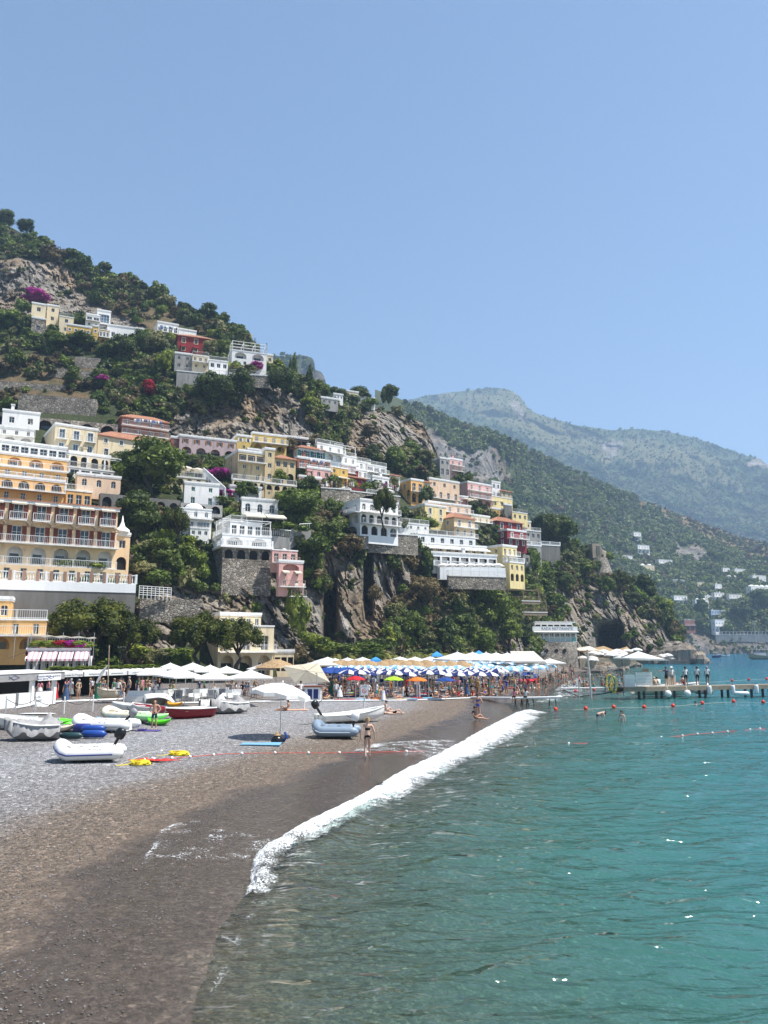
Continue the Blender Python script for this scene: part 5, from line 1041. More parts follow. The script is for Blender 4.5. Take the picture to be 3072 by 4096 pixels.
Hs('ochre low house on the slope edge', 1964, 1968, 2016, 2036, 2060, 'ochre', '3w', phi=34)
# clifftop pergola restaurant
for l, a, b_, yt, yb in [('upper reed pergola terrace above the cliff restaurant', 2030, 2160, 2378, 2412), ('lower reed pergola terrace above the cliff restaurant', 2086, 2190, 2416, 2458)]:
    r = Hs(l, a, a + 4, b_, yb - 8, yb, 'wood', '-', roof='pergola', phi=18, dy=-4, depth=5, sub=.2, name='pergola_terrace', cat='pergola', group=None, railm=W_['wood'])
# cliff restaurant: two glazed storeys on a curved stone base
def text(root, s, size, M, m, name='lettering'):
    c = bpy.data.curves.new('t', 'FONT'); c.body = s; c.size = size; c.extrude = .004; c.align_x = 'CENTER'; c.resolution_u = 2; t_ = bpy.data.objects.new('t', c); COL.objects.link(t_); bpy.context.view_layer.update()
    me = bpy.data.meshes.new_from_object(t_.evaluated_get(bpy.context.evaluated_depsgraph_get())); bpy.data.objects.remove(t_); me.materials.clear(); me.materials.append(m); o = link(name, me, root); o.matrix_local = M; return o
G_text = text
FRONT = Matrix(((1, 0, 0, 0), (0, 0, -1, 0), (0, 1, 0, 0), (0, 0, 0, 1)))     # text upright on a facade looking towards -y
M_TEAL = glass_mat('teal_glass', (.06, .30, .30)); M_INK = mat('dark_lettering', (.05, .07, .12), .6); M_GLAZE = glass_mat('pale_rail_glass', (.28, .42, .44))
lo = Hs('lower glazed dining room of the cliff restaurant', 2116, 2132, 2304, 2524, 2566, 'lwhite', '8g', '2v', phi=10, Y=196, depth=8, name='restaurant', cat='restaurant', group=None, sub=0); L1, L2, hg = lo['dim']
b = MB()
for k in range(9): b.box(k * L1 / 8 - .06, k * L1 / 8 + .06, -.18, -.06, 0, hg)
b.box(-.1, L1 + .1, -.2, -.06, -.25, -.02); b.box(-.1, L1 + .1, -.2, -.06, hg * .42, hg * .46); b.build('glazing_bars', M_WHITE, lo)
for k in range(8): bx('rail_pane', k * L1 / 8 + .08, (k + 1) * L1 / 8 - .08, -.15, -.12, .02, hg * .42, M_TEAL if k in (0, 7) else M_GLAZE, lo)
bx('sign_band', -.2, L1 + .3, -.5, -.28, hg + .1, hg + 1.15, W_['lwhite'], lo); awning(lo, Matrix.Identity(4), -.1, L1 + .3, hg + .1, M_CLOTHW, .3, 1.4)
G_text(lo, 'RADA RISTORANTE', .95, Matrix.Translation((L1 * .55, -.52, hg + .28)) @ FRONT, M_INK)
up = Hs('upper colonnaded storey of the cliff restaurant with white slatted roof', 2076, 2140, 2290, 2492, 2522, 'lwhite', '6l', '-', phi=10, Y=198, inner=M_VOID, depth=8, name='restaurant', cat='restaurant', group=None, sub=0, roof='none'); L1, L2, hg = up['dim']
rb = MB()
for k in range(int(L1 / .9)): rb.box(k * .9 - .3, k * .9 + .1, -1.2, L2, hg + .3, hg + .42)
for y in (-1.0, 1.5, 4): rb.box(-.5, L1 + .5, y, y + .15, hg + .05, hg + .297)
rb.build('slatted_roof', M_WHITE, up); railing(up, Matrix.Translation((0, -.25, 0)), L1, 1.0, 'bar', M_WHITE)
Hs('dark canopy wing of the cliff restaurant', 2070, 2076, 2136, 2500, 2530, 'timber', '2l', phi=10, Y=199, depth=5, name='restaurant', cat='restaurant', group=None)
p0 = P(2110, 2660, 193); sbr = empty('stone_bastion', p0, radians(10)); tag(sbr, 'curved rubble-stone bastion carrying the cliff restaurant', 'wall', 'terrace walls')
wdt = P(2304, 2600, 195).x - p0.x; hb = P(2110, 2568, 193).z - p0.z
def bast(z, k): return [(wdt * (.5 - .62 * cos(a)) * 1.0 + .5, 7 - (8.2 + k) * sin(a) ** .55 if sin(a) > 0 else 7, z) for a in [pi * i / 24 for i in range(25)]]
MB().rings([bast(-4, 1.6), bast(hb * .35, .9), bast(hb * .8, .35), bast(hb - .05, .2)]).build('stonework', W_['stone'], sbr)
for u in (.35, .55, .72): MB().tube([(wdt * u, -1.9, hb * .62), (wdt * u, -1.3, hb * .62)], .45, 12).build('porthole', M_VOID, sbr)
G_text(sbr, 'Rada', 1.7, Matrix.Translation((wdt * .22, -1.62, hb * .42)) @ FRONT, M_WHITE)
# old watch tower
tp = P(2392, 2296, 256); t_ = empty('watch_tower', tp, .3); tag(t_, 'ruined grey stone watch tower with flared base on the promontory', 'tower')
q = 256 / F; MB().lathe([(62 * q, -6), (58 * q, 0), (50 * q, 22 * q), (43 * q, 58 * q), (40 * q, 62 * q)], 18).build('flared_base', W_['stone'], t_)
b = MB(); r_ = 37 * q
for k in range(24):
    pass
prof = []
for k in range(24):
    a = 2 * pi * k / 24; hh = (112 if 2.0 < a < 4.6 else 88) * q + R0.uniform(-1, 1) * .25; prof.append((cos(a), sin(a), hh))
b.rings([[(c * r_ * 1.02, s * r_ * 1.02, 58 * q) for c, s, h in prof], [(c * r_, s * r_, h) for c, s, h in prof]], True, True); b.box(-r_ * 1.05, -r_ * .1, -r_ * .8, r_ * .5, 60 * q, 118 * q); b.build('drum', W_['tan'] if False else plaster('old_tower_render', (.33, .27, .20), .2, .7), t_)
MB().lathe([(41 * q, 60 * q), (42.5 * q, 62 * q), (41 * q, 64 * q)], 18).build('string_course', W_['stone'], t_); bx('window', -3.2 * q, 3.2 * q, -r_ * 1.08, -r_ * .9, 64 * q, 74 * q, M_VOID, t_)
# coast across the bay
FH = [(2528, 2565, 2130, 2160, 'white', 'white tower house high on the far slope'), (2540, 2598, 2180, 2212, 'white', 'white terraced house below the far tower house'), (2621, 2690, 2239, 2268, 'white', 'long white house with columned gallery on the far slope'), (2549, 2618, 2260, 2284, 'cream', 'cream house with dark awnings by the bare patch'), (2565, 2600, 2298, 2314, 'white', 'tiny white house under the awning house'), (2886, 2920, 2272, 2300, 'white', 'square white house highest of its row across the bay'), (2928, 2984, 2276, 2296, 'white', 'low white villa beside the square house across the bay'), (2898, 2972, 2306, 2324, 'grey', 'flat grey terrace house across the bay'), (2998, 3064, 2302, 2326, 'white', 'white house with awning at the bend across the bay'), (2784, 2818, 2330, 2352, 'cream', 'cream cube house across the bay'), (2856, 2888, 2337, 2370, 'white', 'tall narrow white house across the bay'), (2984, 3090, 2346, 2390, 'white', 'wide white villa with blue arches across the bay'), (2849, 2898, 2372, 2404, 'white', 'white house with flowered terrace across the bay'), (2905, 2968, 2378, 2410, 'white', 'white arcaded house across the bay'), (2684, 2750, 2384, 2416, 'lwhite', 'bright white house with round corner above the trees'), (2770, 2835, 2398, 2440, 'lwhite', 'bright white vaulted house beside the round-cornered one'), (2828, 2912, 2442, 2474, 'blue', 'pale blue house behind a cypress across the bay'), (2728, 2780, 2480, 2522, 'brick', 'rose brick house low on the far shore'), (2844, 2932, 2480, 2530, 'lwhite', 'large white villa low on the far shore'), (2812, 2850, 2382, 2396, 'white', 'low white shed across the bay'), (2680, 2740, 2320, 2340, 'grey', 'grey terraced wall house across the bay'), (2480, 2530, 2222, 2230, 'white', 'white terrace roof in the far trees')]
for k, (a, b_, yt, yb, c, l) in enumerate(FH):
    n = max(2, int((b_ - a) / 14)); Hs(l, a, a + (b_ - a) * .22, b_, yt, yb, c, ('%dw= %da' % (n, max(1, n - 1))) if yb - yt > 24 else '%dw' % n, '1w 1w' if yb - yt > 24 else '1w', phi=24, hill=FAR2, dy=-7, sub=2, group='houses across the bay', rect=False, roof=['flat', 'terrace', 'flat', 'dome'][k % 4])
for px, py, w2, h2, l in [(2875, 2460, 18, 66, 'cypress in front of the pale blue house'), (2640, 2270, 9, 36, 'thin cypress by the long white house'), (2808, 2470, 60, 70, 'clump of trees before the white vaulted house'), (2690, 2500, 60, 60, 'trees beside the rose brick house'), (3050, 2440, 110, 80, 'dark trees at the far headland'), (2960, 2480, 90, 60, 'trees over the far shore wall')]:
    Yf = YD(FAR2, px, py) - 4; treeobj(P(px, py, Yf), w2 * Yf / F * 1.1, h2 * Yf / F * 1.1, 'cypress' if 'cypress' in l else 'dark', 'dark ' + l + ' across the bay', 'trees across the bay', name='cypress_tree' if 'cypress' in l else 'tree')
r = Hs('long pale sea wall with a colonnade on the far shore', 2860, 2864, 3110, 2540, 2560, 'grey', '-', hill=FAR2, dy=-8, phi=4, roof='pergola', depth=6, name='sea_wall', cat='wall', group='terrace walls', rect=False)
# rockfall net on the ridge
fn = empty('rockfall_fence', P(930, 1330, 238)); tag(fn, 'rockfall net on leaning steel posts along the ridge', 'fence'); pts = [(930, 1300), (975, 1320), (1020, 1352), (1067, 1372)]; wp = [P(x, y + 38, 244) for x, y in pts]; tp_ = [P(x, y, 242) for x, y in pts]
M_NET = mat('steel_net', (.12, .12, .12), .6)
for a, c in zip(wp, tp_): MB().tube([a - fn.location - Vector((0, 0, 2)), c - fn.location], .13, 6).build('post', M_IRON, fn)
b = MB()
for i in range(3):
    for k in range(9): f = k / 8; b.tube([wp[i].lerp(wp[i + 1], f) - fn.location, tp_[i].lerp(tp_[i + 1], f) - fn.location - Vector((0, 0, 1.2 * sin(pi * f)))], .018, 3)
    for k in range(6): f = k / 5; b.tube([wp[i].lerp(tp_[i], f) - fn.location, ((wp[i].lerp(tp_[i], f) + wp[i + 1].lerp(tp_[i + 1], f)) / 2) - fn.location - Vector((0, 0, 1.2 * f)), wp[i + 1].lerp(tp_[i + 1], f) - fn.location], .018, 3)
b.build('net', M_NET, fn)
# laundry, stairs and walkway rails
st = empty('garden_stair', P(822, 1895, 148)); tag(st, 'white balustraded stair running down beside the magenta cascade', 'stair'); a, c = P(818, 1895, 148) - st.location, P(905, 1975, 143) - st.location
for k in range(16): f = k / 15; p = a.lerp(c, f); bx('step', p.x - .3, p.x + .4, p.y - .8, p.y + .8, p.z - 1.2, p.z, W_['grey'], st)
b = MB()
for k in range(22): f = k / 21; p = a.lerp(c, f); b.box(p.x - .09, p.x + .09, p.y - 1.0, p.y - .82, p.z - 1.0, p.z + .9)
b.tube([a + Vector((0, -.9, .95)), c + Vector((0, -.9, .95))], .11, 6); b.build('balustrade', M_WHITE, st)
st = empty('ravine_stair', P(1045, 2150, 136)); tag(st, 'white railed ravine path beside the big white villa', 'stair'); pp = [P(1045, 2130, 134), P(1160, 2145, 136), P(1200, 2118, 138), P(1245, 2115, 139)]
for i in range(3):
    a, c = pp[i] - st.location, pp[i + 1] - st.location; b = MB(); n = int((c - a).length / .35)
    for k in range(n): p = a.lerp(c, k / n); b.box(p.x - .03, p.x + .03, p.y - .03, p.y + .03, p.z - .2, p.z + 1.0)
    b.tube([a + Vector((0, 0, 1)), c + Vector((0, 0, 1))], .06, 5); b.build('railing', M_WHITE, st); d = MB(); d.add([a + Vector((0, -.2, -.3)), c + Vector((0, -.2, -.3)), c + Vector((0, 2, -.3)), a + Vector((0, 2, -.3)), a + Vector((0, -.2, -2.5)), c + Vector((0, -.2, -2.5))], [(0, 1, 2, 3), (4, 5, 1, 0)]); d.build('path_slab', W_['grey'], st)
fr_ = empty('fence', P(560, 2380, 106)); tag(fr_, 'white tubular railing on the stone wall behind the pines', 'fence'); a, c = P(556, 2378, 106) - fr_.location, P(684, 2386, 108) - fr_.location; b = MB()
for k in range(5): b.tube([a + Vector((0, 0, .3 * k)), c + Vector((0, 0, .3 * k))], .035, 5)
b.build('rails', M_WHITE, fr_)
for k in range(9): p = a.lerp(c, k / 8); MB().tube([p + Vector((0, 0, -.6)), p + Vector((0, 0, 1.25))], .05, 6).build('post', M_WHITE, fr_)
Hs('pale rubble retaining wall behind the pines', 552, 556, 800, 2392, 2470, 'stone', '-', roof='none', phi=20, Y=107, depth=3, name='retaining_wall', cat='wall', group='terrace walls')
M_LIN = [mat('white_linen', (.78, .78, .76), .9), mat('blue_linen', (.10, .16, .34), .9), mat('grey_linen', (.35, .38, .42), .9)]
def laundry(px0, px1, py, Y, n, label):
    a = P(px0, py, Y); c = P(px1, py + (px1 - px0) * .12, Y + 2); r = empty('washing_line', a); tag(r, label, 'laundry', 'washing lines'); d = c - a
    MB().tube([(0, 0, 0), tuple(d)], .012, 4).build('line', M_RAIL, r)
    for k in range(n):
        p = d * ((k + .5) / n); wd = d.length / n * R0.uniform(.5, .9); h_ = R0.uniform(.6, 1.2); q = d.normalized() * wd / 2; b = MB(); e = Vector((.05, -.08, 0))
        b.add([p - q, p + q, p + q - Vector((0, 0, h_ / 2)) + e, p - q - Vector((0, 0, h_ / 2)) + e, p - q - Vector((0, 0, h_)), p + q - Vector((0, 0, h_))], [(0, 3, 2, 1), (3, 4, 5, 2)]); b.build('laundry', M_LIN[k % 3], r)
laundry(535, 650, 1672, P(535, 1672, YN(482, 1768) + 1).y - 2.2, 11, 'washing hung along the brick-red house balcony'); laundry(632, 705, 1300, YN(627, 1364) - 5, 7, 'washing hung along the top balcony of the white house'); laundry(1240, 1300, 1836, YN(1190, 1872) - 6, 6, 'washing hung along the brick gallery')
for l, a, b_, yt, yb, c, sp, rf, ph in [('pale terrace house with parasols above the garden house', 700, 850, 1908, 1938, 'cream', '4a', 'terrace', 24), ('cream arcade house under the weathered villa', 930, 1060, 1918, 1952, 'cream', '5a', 'terrace', 28), ('yellowish arcade house under the tan wing', 1060, 1186, 1934, 1984, 'tan', '4a 4w', 'terrace', 28), ('small rose house beside the walkway wall', 1196, 1286, 1908, 1950, 'pink', '4d=', 'flat', 30), ('white stepped house crammed between red and white ones', 1392, 1470, 1874, 1906, 'white', '4d=', 'terrace', 36), ('low white garden wall house under the yellow house', 1600, 1716, 2092, 2122, 'white', '4w', 'terrace', 30), ('cream terraced house behind the dark red villa', 1884, 1960, 2062, 2112, 'cream', '3d= 3w', 'flat', 36), ('grey terraced house below the slope-edge cream house', 2102, 2164, 2122, 2162, 'grey', '3w', 'terrace', 30), ('white stair house under the grey retaining wall', 836, 912, 1440, 1480, 'white', '3w', 'terrace', 20), ('tall cream house between orange and peach houses', 1690, 1722, 1926, 1992, 'cream', '1w 1w 1d', 'tile', 34), ('white cottage under the brown crag', 1560, 1600, 1900, 1936, 'white', '2w', 'tile', 34), ('pale yellow house with laundry above the arched villa', 1470, 1560, 1976, 2002, 'yellow', '4w', 'terrace', 34), ('lilac terrace house under the mustard house', 990, 1070, 1800, 1822, 'lilac', '3w', 'flat', 26), ('cream cottage beside the huge tree', 690, 742, 1862, 1905, 'cream', '2w 2w', 'tile', 28), ('white annexe under the curved-stair house', 760, 836, 2112, 2150, 'white', '3w', 'terrace', 26)]:
    Hs(l, a - 4, a, b_, yt, yb, c, sp, '1w', roof=rf, phi=ph, railm=M_WHITE, dy=-3)
# ------------------------------------------------------------------ beach front: kiosk, restaurant row, parasols, boats
def col(name, c, rough=.6, var=.08, **k): return mat(name, c, rough, var, 2.0, trans=.3 if name.endswith('_cloth') and rough > .7 else 0, **k)
C_ = {'white': M_CLOTHW, 'navy': col('navy_cloth', (.02, .035, .16), .8), 'blue': col('blue_cloth', (.02, .07, .30), .8), 'sky': col('sky_blue_cloth', (.22, .48, .70), .8), 'red': col('red_cloth', (.60, .02, .03), .8), 'lime': col('lime_cloth', (.42, .68, .04), .8), 'orange': col('orange_cloth', (.75, .22, .03), .8), 'cream': M_CLOTH, 'beige': mat('beige_sunshade_canvas', (.78, .70, .54), .85, .05, 2, trans=.6), 'straw': mat('straw_thatch', (.34, .23, .12), .95, .4, 9, .6, 20)}
M_RUB_W = col('white_rubber', (.72, .72, .70), .45, .06, dirt=.15); M_RUB_G = col('blue_grey_rubber', (.20, .26, .33), .45, .08); M_BLACK = col('black_plastic', (.012, .012, .013), .28); M_GREYP = col('grey_plastic', (.25, .25, .26), .5); M_GELW = col('white_gelcoat', (.78, .78, .75), .3, .05, dirt=.2); M_REDH = col('dark_red_hull', (.23, .012, .02), .3); M_GREEN = col('lime_green_plastic', (.10, .62, .015), .35); M_GREENL = col('pale_green_plastic', (.42, .76, .34), .4); M_CREAMP = col('cream_plastic', (.72, .64, .48), .5); M_BLUEF = col('blue_fender_plastic', (.015, .06, .28), .35); M_DGF = col('dark_green_fender', (.015, .045, .05), .4); M_TARP = mat('grey_tarpaulin', (.30, .295, .29), .7, .12, 2, .4, 4); M_TARPW = mat('white_tarpaulin', (.70, .70, .68), .7, .1, 2, .4, 4); M_YEL = col('yellow_rope', (.80, .62, .03), .7); M_REDR = col('red_rope', (.62, .05, .04), .7); M_STEEL = col('steel_tube', (.5, .5, .5), .35, metal=.6); M_WOOD = W_['wood']; M_NAVY = col('navy_trim', (.02, .03, .16), .5); M_DECK = mat('weathered_deck', (.30, .25, .18), .85, .25, 5, .3, 12); M_ORB = col('red_buoy_plastic', (.72, .045, .02), .4)
def canopy_mesh(kind):
    b = MB(); n = 16
    if kind == 'straw':
        for k in range(5):
            r0, r1, z0 = .25 + .22 * k, .52 + .22 * k, .62 - .125 * k
            b.rings([[(r0 * cos(2 * pi * i / n), r0 * sin(2 * pi * i / n), z0) for i in range(n)], [(r1 * (1 + .05 * ((i * 7 + k) % 3)) * cos(2 * pi * i / n), r1 * (1 + .05 * ((i * 5 + k) % 3)) * sin(2 * pi * i / n), z0 - .20) for i in range(n)]], k == 0, False)
        return b.mesh('canopy', (C_['straw'],))
    if kind.startswith('sq'):
        for i in range(4):
            a, c = [(1, 1), (-1, 1), (-1, -1), (1, -1)][i], [(-1, 1), (-1, -1), (1, -1), (1, 1)][i]
            for f0, f1 in ((0.02, .35), (.35, .7), (.7, 1)):
                z = lambda f: .62 * (1 - f) ** 1.15
                b.add([(a[0] * f1, a[1] * f1, z(f1)), (c[0] * f1, c[1] * f1, z(f1)), (c[0] * f0, c[1] * f0, z(f0)), (a[0] * f0, a[1] * f0, z(f0))], [(0, 1, 2, 3)])
            b.add([(a[0], a[1], 0), (c[0], c[1], 0), (c[0], c[1], -.13), (a[0], a[1], -.13)], [(0, 1, 2, 3)])
        b.box(-.02, .02, -.02, .02, .6, .7)
        return b.mesh('canopy', (C_['white'],))
    m = {'stripe': ('navy', 'white'), 'light': ('sky', 'white')}.get(kind, (kind, kind)); seg = 16; fr = kind in ('light', 'frill')
    prof = [(.03, .52), (.35, .44), (.72, .24), (1.0, 0.0)]
    def pt(r, z, i, j): a = 2 * pi * i / seg; s = 1 if j < 3 else (1.0 if i % 2 == 0 else .965); return (r * s * cos(a), r * s * sin(a), z - (0 if (j < 2 or i % 2 == 0) else .03 * j))
    for i in range(seg):
        b.cur = (i // 2) % 2 if kind in ('stripe', 'light') else 0
        for j in range(3): b.add([pt(*prof[j], i, j), pt(*prof[j + 1], i, j + 1), pt(*prof[j + 1], i + 1, j + 1), pt(*prof[j], i + 1, j)], [(0, 1, 2, 3)])
        v = .10 if not fr else .2; o_ = 1.03 if i % 2 else .98
        b.add([pt(1, 0, i, 3), pt(1, 0, i + 1, 3), tuple(q * w for q, w in zip(pt(1, -v, i + 1, 3), (o_, o_, 1))), tuple(q * w for q, w in zip(pt(1, -v, i, 3), (o_, o_, 1)))], [(0, 3, 2, 1)])
    b.cur = 0; b.lathe([(.03, .5), (.04, .6), (.01, .66)], 6)
    mm = [C_['white' if kind == 'frill' else q] for q in m]
    return b.mesh('canopy', mm if m[0] != m[1] else mm[:1])
_cm = {}
M_POLE = col('white_pole', (.72, .72, .70), .4)
def parasol(pos, r, h, kind, label, group, name='parasol', tilt=(0, 0), yaw=None, pole=None):
    if kind not in _cm: _cm[kind] = canopy_mesh(kind)
    o = empty(name, pos, R0.uniform(0, 1) if yaw is None else yaw); tag(o, label, 'parasol', group)
    c = link('canopy', _cm[kind], o); c.location = (0, 0, h); c.scale = (r, r, r * (.62 if kind not in ('straw',) else .75)); c.rotation_euler = (tilt[0], tilt[1], 0)
    p = link('pole', cmesh('pole', lambda: MB().tube([(0, 0, -.3), (0, 0, 1)], .025, 6).mesh('pole', (M_POLE,))), o); p.scale = (1, 1, h + .2)
    if pole: p.material_slots[0].link = 'OBJECT'; p.material_slots[0].material = pole
    return o
def at_height(px, py, z): return G0(px, py, z)
def under(px, py, zc):
    p = G0(px, py, zc); p.z = zat(p.x, p.y); return p
# front rows of striped parasols, then paler rows, straw rows and white rows further along the beach
k = 0
for row, (y0, x0, x1, n) in enumerate([(2704, 1395, 1960, 15), (2697, 1420, 1990, 15), (2692, 1450, 2010, 14)]):
    for i in range(n):
        px = x0 + (x1 - x0) * i / (n - 1) + R0.uniform(-6, 6); py = y0 + R0.uniform(-2, 2) - i * .25; p = under(px, py, 2.2)
        parasol(p, .98, 2.1 + R0.uniform(-.1, .1), 'stripe', ['navy and white striped parasol in the row facing the sunbathers', 'navy and white striped parasol in the middle striped row', 'navy and white striped parasol in the striped row before the pale blue ones'][row], 'striped beach club parasols')
for row, (y0, x0, x1, n) in enumerate([(2686, 1330, 2060, 15), (2681, 1360, 2100, 15), (2676, 1560, 2140, 12), (2671, 1640, 2170, 11), (2667, 1700, 2190, 10), (2663, 1730, 2100, 8), (2658, 1740, 2090, 7), (2653, 1760, 2060, 6)]):
    for i in range(n):
        px = x0 + (x1 - x0) * i / (n - 1) + R0.uniform(-8, 8); p = under(px, y0 - i * .2, 2.2)
        parasol(p, 1.05, 2.1 + R0.uniform(-.1, .1), 'light', 'pale blue and white frilled parasol, row %s behind the striped ones' % ['one', 'two', 'three', 'four', 'five', 'six', 'seven', 'eight'][row], 'pale blue beach club parasols')
for row, (y0, x0, x1, n) in enumerate([(2676, 1350, 1850, 12), (2671, 1370, 1850, 11), (2667, 1500, 1700, 5)]):
    for i in range(n):
        p = under(x0 + (x1 - x0) * i / (n - 1) + R0.uniform(-5, 5), y0 - 2, 2.3); parasol(p, 1.35, 2.2, 'straw', ['straw thatched parasol in the straw row beside the pale blue ones', 'straw thatched parasol in the straw row under the palms', 'straw thatched parasol behind the blue-roofed lookout'][row], 'straw parasols', pole=M_WOOD)
for i in range(4): parasol(under(1305 + 28 * i, 2700 - 3 * (i % 2), 2.25), 1.3, 2.2, 'blue', 'plain dark blue parasol beside the big beige sunshade', 'plain blue parasols')
for i, (px, py) in enumerate([(1285, 2668), (1340, 2662), (1390, 2658), (1450, 2655), (1310, 2655), (1600, 2650), (1660, 2650), (1720, 2648)]): parasol(under(px, py, 2.5), 1.6, 2.4, 'sqw', 'square white parasol behind the pale blue rows', 'white parasols at the back', yaw=.5)
for i, px in enumerate([1830, 1890, 1945, 1985, 2030, 2070]): parasol(under(px, 2642 + i * .6, 3.0), 2.6, 2.9, 'sqw', 'large square cream-white parasol under the vine cliff', 'white parasols at the back', yaw=.4)
parasol(under(2200, 2655, 2.6), 1.6, 2.6, 'sqw', 'small square white parasol below the stone bastion', 'white parasols at the back', yaw=.3)
for px, py, kd, l in [(1423, 2727, 'red', 'small red parasol above a man bending over'), (1575, 2727, 'lime', 'lime green parasol among the sunbathers'), (1670, 2729, 'orange', 'orange parasol beside the warning sign'), (1782, 2728, 'blue', 'royal blue parasol in the crowd'), (2083, 2686, 'red', 'crimson parasol by the red pedal boats')]:
    parasol(under(px, py, 1.8), .85, 1.75, kd, l, 'single bright parasols')
cwn = empty('marquee', P(2056, 2660, 142)); tag(cwn, 'long cream marquee roof below the cliff restaurant', 'marquee'); a = G0(2056, 2648, 2.9); c = G0(2185, 2648, 2.9); d = c - a; cwn.location = (a.x, a.y, .4)
MB().add([(0, 0, 2.5), (d.x, d.y, 2.5), (d.x - .5, d.y + 6, 3.9), (.5, 6, 3.9), (0, 0, 2.25), (d.x, d.y, 2.25)], [(0, 1, 2, 3), (4, 5, 1, 0)]).build('roof_cloth', M_CLOTH, cwn)
for f in (0, .25, .5, .75, 1): MB().tube([(d.x * f, d.y * f, -.3), (d.x * f, d.y * f, 2.4)], .05, 6).build('pole', M_POLE, cwn)
# square white lounge parasols on the promenade bar
for px, py, r, l in [(612, 2712, 2.1, 'square white bar parasol nearest the lantern post'), (705, 2716, 2.3, 'square white bar parasol over the red banner'), (742, 2722, 2.0, 'square white bar parasol low over the sofas'), (840, 2698, 2.3, 'square white bar parasol behind two others'), (855, 2726, 2.2, 'square white bar parasol with long leaning arm'), (1000, 2721, 2.3, 'square white bar parasol at the end of the bar'), (770, 2690, 2.6, 'square white bar parasol against the pine'), (905, 2702, 2.2, 'square white bar parasol in front of the arches'), (680, 2688, 2.4, 'square white bar parasol by the restaurant row end')]:
    l = l.replace('nearest', 'next to'); p = under(px, py, 2.3); parasol(p, r * .64, 2.2, 'sqw', l, 'square white bar parasols', yaw=R0.uniform(.2, .6))
parasol(under(1045, 2692, 2.3), 1.3, 2.3, 'sqw', 'tiny square white canopy by the lantern post', 'square white bar parasols', yaw=.3)
parasol(under(1105, 2682, 2.6), 1.5, 2.6, 'straw', 'lone straw parasol beside the beige sunshade', 'straw parasols', pole=M_WOOD)
parasol(GB(1120, 2950), 1.55, 2.25, 'frill', 'white beach parasol with scalloped edge standing alone on the pebbles', None, tilt=(.05, .14), pole=M_STEEL)
# canopy on the landing stage comes with the pier below
def bar(b, p, q, r, n=6): b.tube([p, q], r, n)
def base(px, py, name, label, cat, yaw=0, group=None): o = empty(name, GB(px, py), yaw); tag(o, label, cat, group); return o
# big tilted beige sunshade with bar counter
o = base(1250, 2800, 'sunshade', 'large tilted beige square sunshade over the beach bar counter', 'sunshade'); L0 = Vector(o.location); Yb = L0.y
cs = [P(1128, 2664, Yb - .6) - L0, P(1273, 2652, Yb - .6) - L0, P(1318, 2728, Yb + 1.0) - L0, P(1182, 2733, Yb + 1.0) - L0]; ce = sum(cs, Vector()) / 4 + Vector((0, .5, .25)); b = MB()
for i in range(4): b.add([cs[i], cs[(i + 1) % 4], ce], [(0, 1, 2)])
b.build('canopy', C_['beige'], o); b = MB()
for q in cs: b.tube([ce - Vector((0, .06, .03)), q - Vector((0, .05, .02))], .03, 5)
for i in range(4): b.tube([ce - Vector((0, .06, .03)), (cs[i] + cs[(i + 1) % 4]) / 2 - Vector((0, .05, .02))], .02, 5)
b.build('ribs', M_POLE, o); MB().tube([(.3, .6, -.2), (.3, .6, ce.z)], .06, 8).build('pole', M_POLE, o)
o = base(1236, 2803, 'bar_counter', 'white beach bar counter with dark wood top and blue panels', 'counter'); b = MB(); b.box(-1.0, 1.0, -.5, .5, 0, 1.15); b.build('body', M_GELW, o); bx('top', -1.15, 1.15, -.6, .6, 1.153, 1.25, SHUT['brown'], o)
for x in (-.55, .1, .62): bx('panel', x - .2, x + .2, -.515, -.503, .2, 1.0, M_NAVY, o)
def sign(px, py, label, wpx=.55, hgt=.75, z=1.1, ink=M_REDR, kind='no'):
    o = base(px, py, 'warning_sign', label, 'sign', 0, 'beach warning signs'); MB().tube([(0, 0, -.2), (0, 0, z + hgt)], .05, 8).build('post', M_POLE, o); bx('board', -wpx / 2, wpx / 2, -.09, -.055, z, z + hgt, M_WHITE, o)
    b = MB(); cz = z + hgt * .42; r = .17
    b.rings([[(r * q * cos(a), -.095, cz + r * q * sin(a)) for a in [2 * pi * i / 16 for i in range(16)]] for q in (.78, 1.0)], False, False); b.box(-r * .8, r * .8, -.1, -.094, -.02, .02, Matrix.Translation((0, 0, cz)) @ Matrix.Rotation(pi / 4, 4, 'Y')); b.build('prohibition_mark', ink, o)
    b = MB()
    for i in range(2): b.box(-wpx * .36, wpx * .36, -.095, -.091, z + hgt * (.80 + .08 * i), z + hgt * (.83 + .08 * i))
    b.build('text_lines', M_GREYP, o)
sign(1216, 2812, 'white prohibition sign leaning by the bar counter', .6, .8, .1); sign(1457, 2842, 'white prohibition sign on a post behind the skiff'); sign(1668, 2790, 'white prohibition sign on a post near the orange parasol', .5, .6, 1.2)
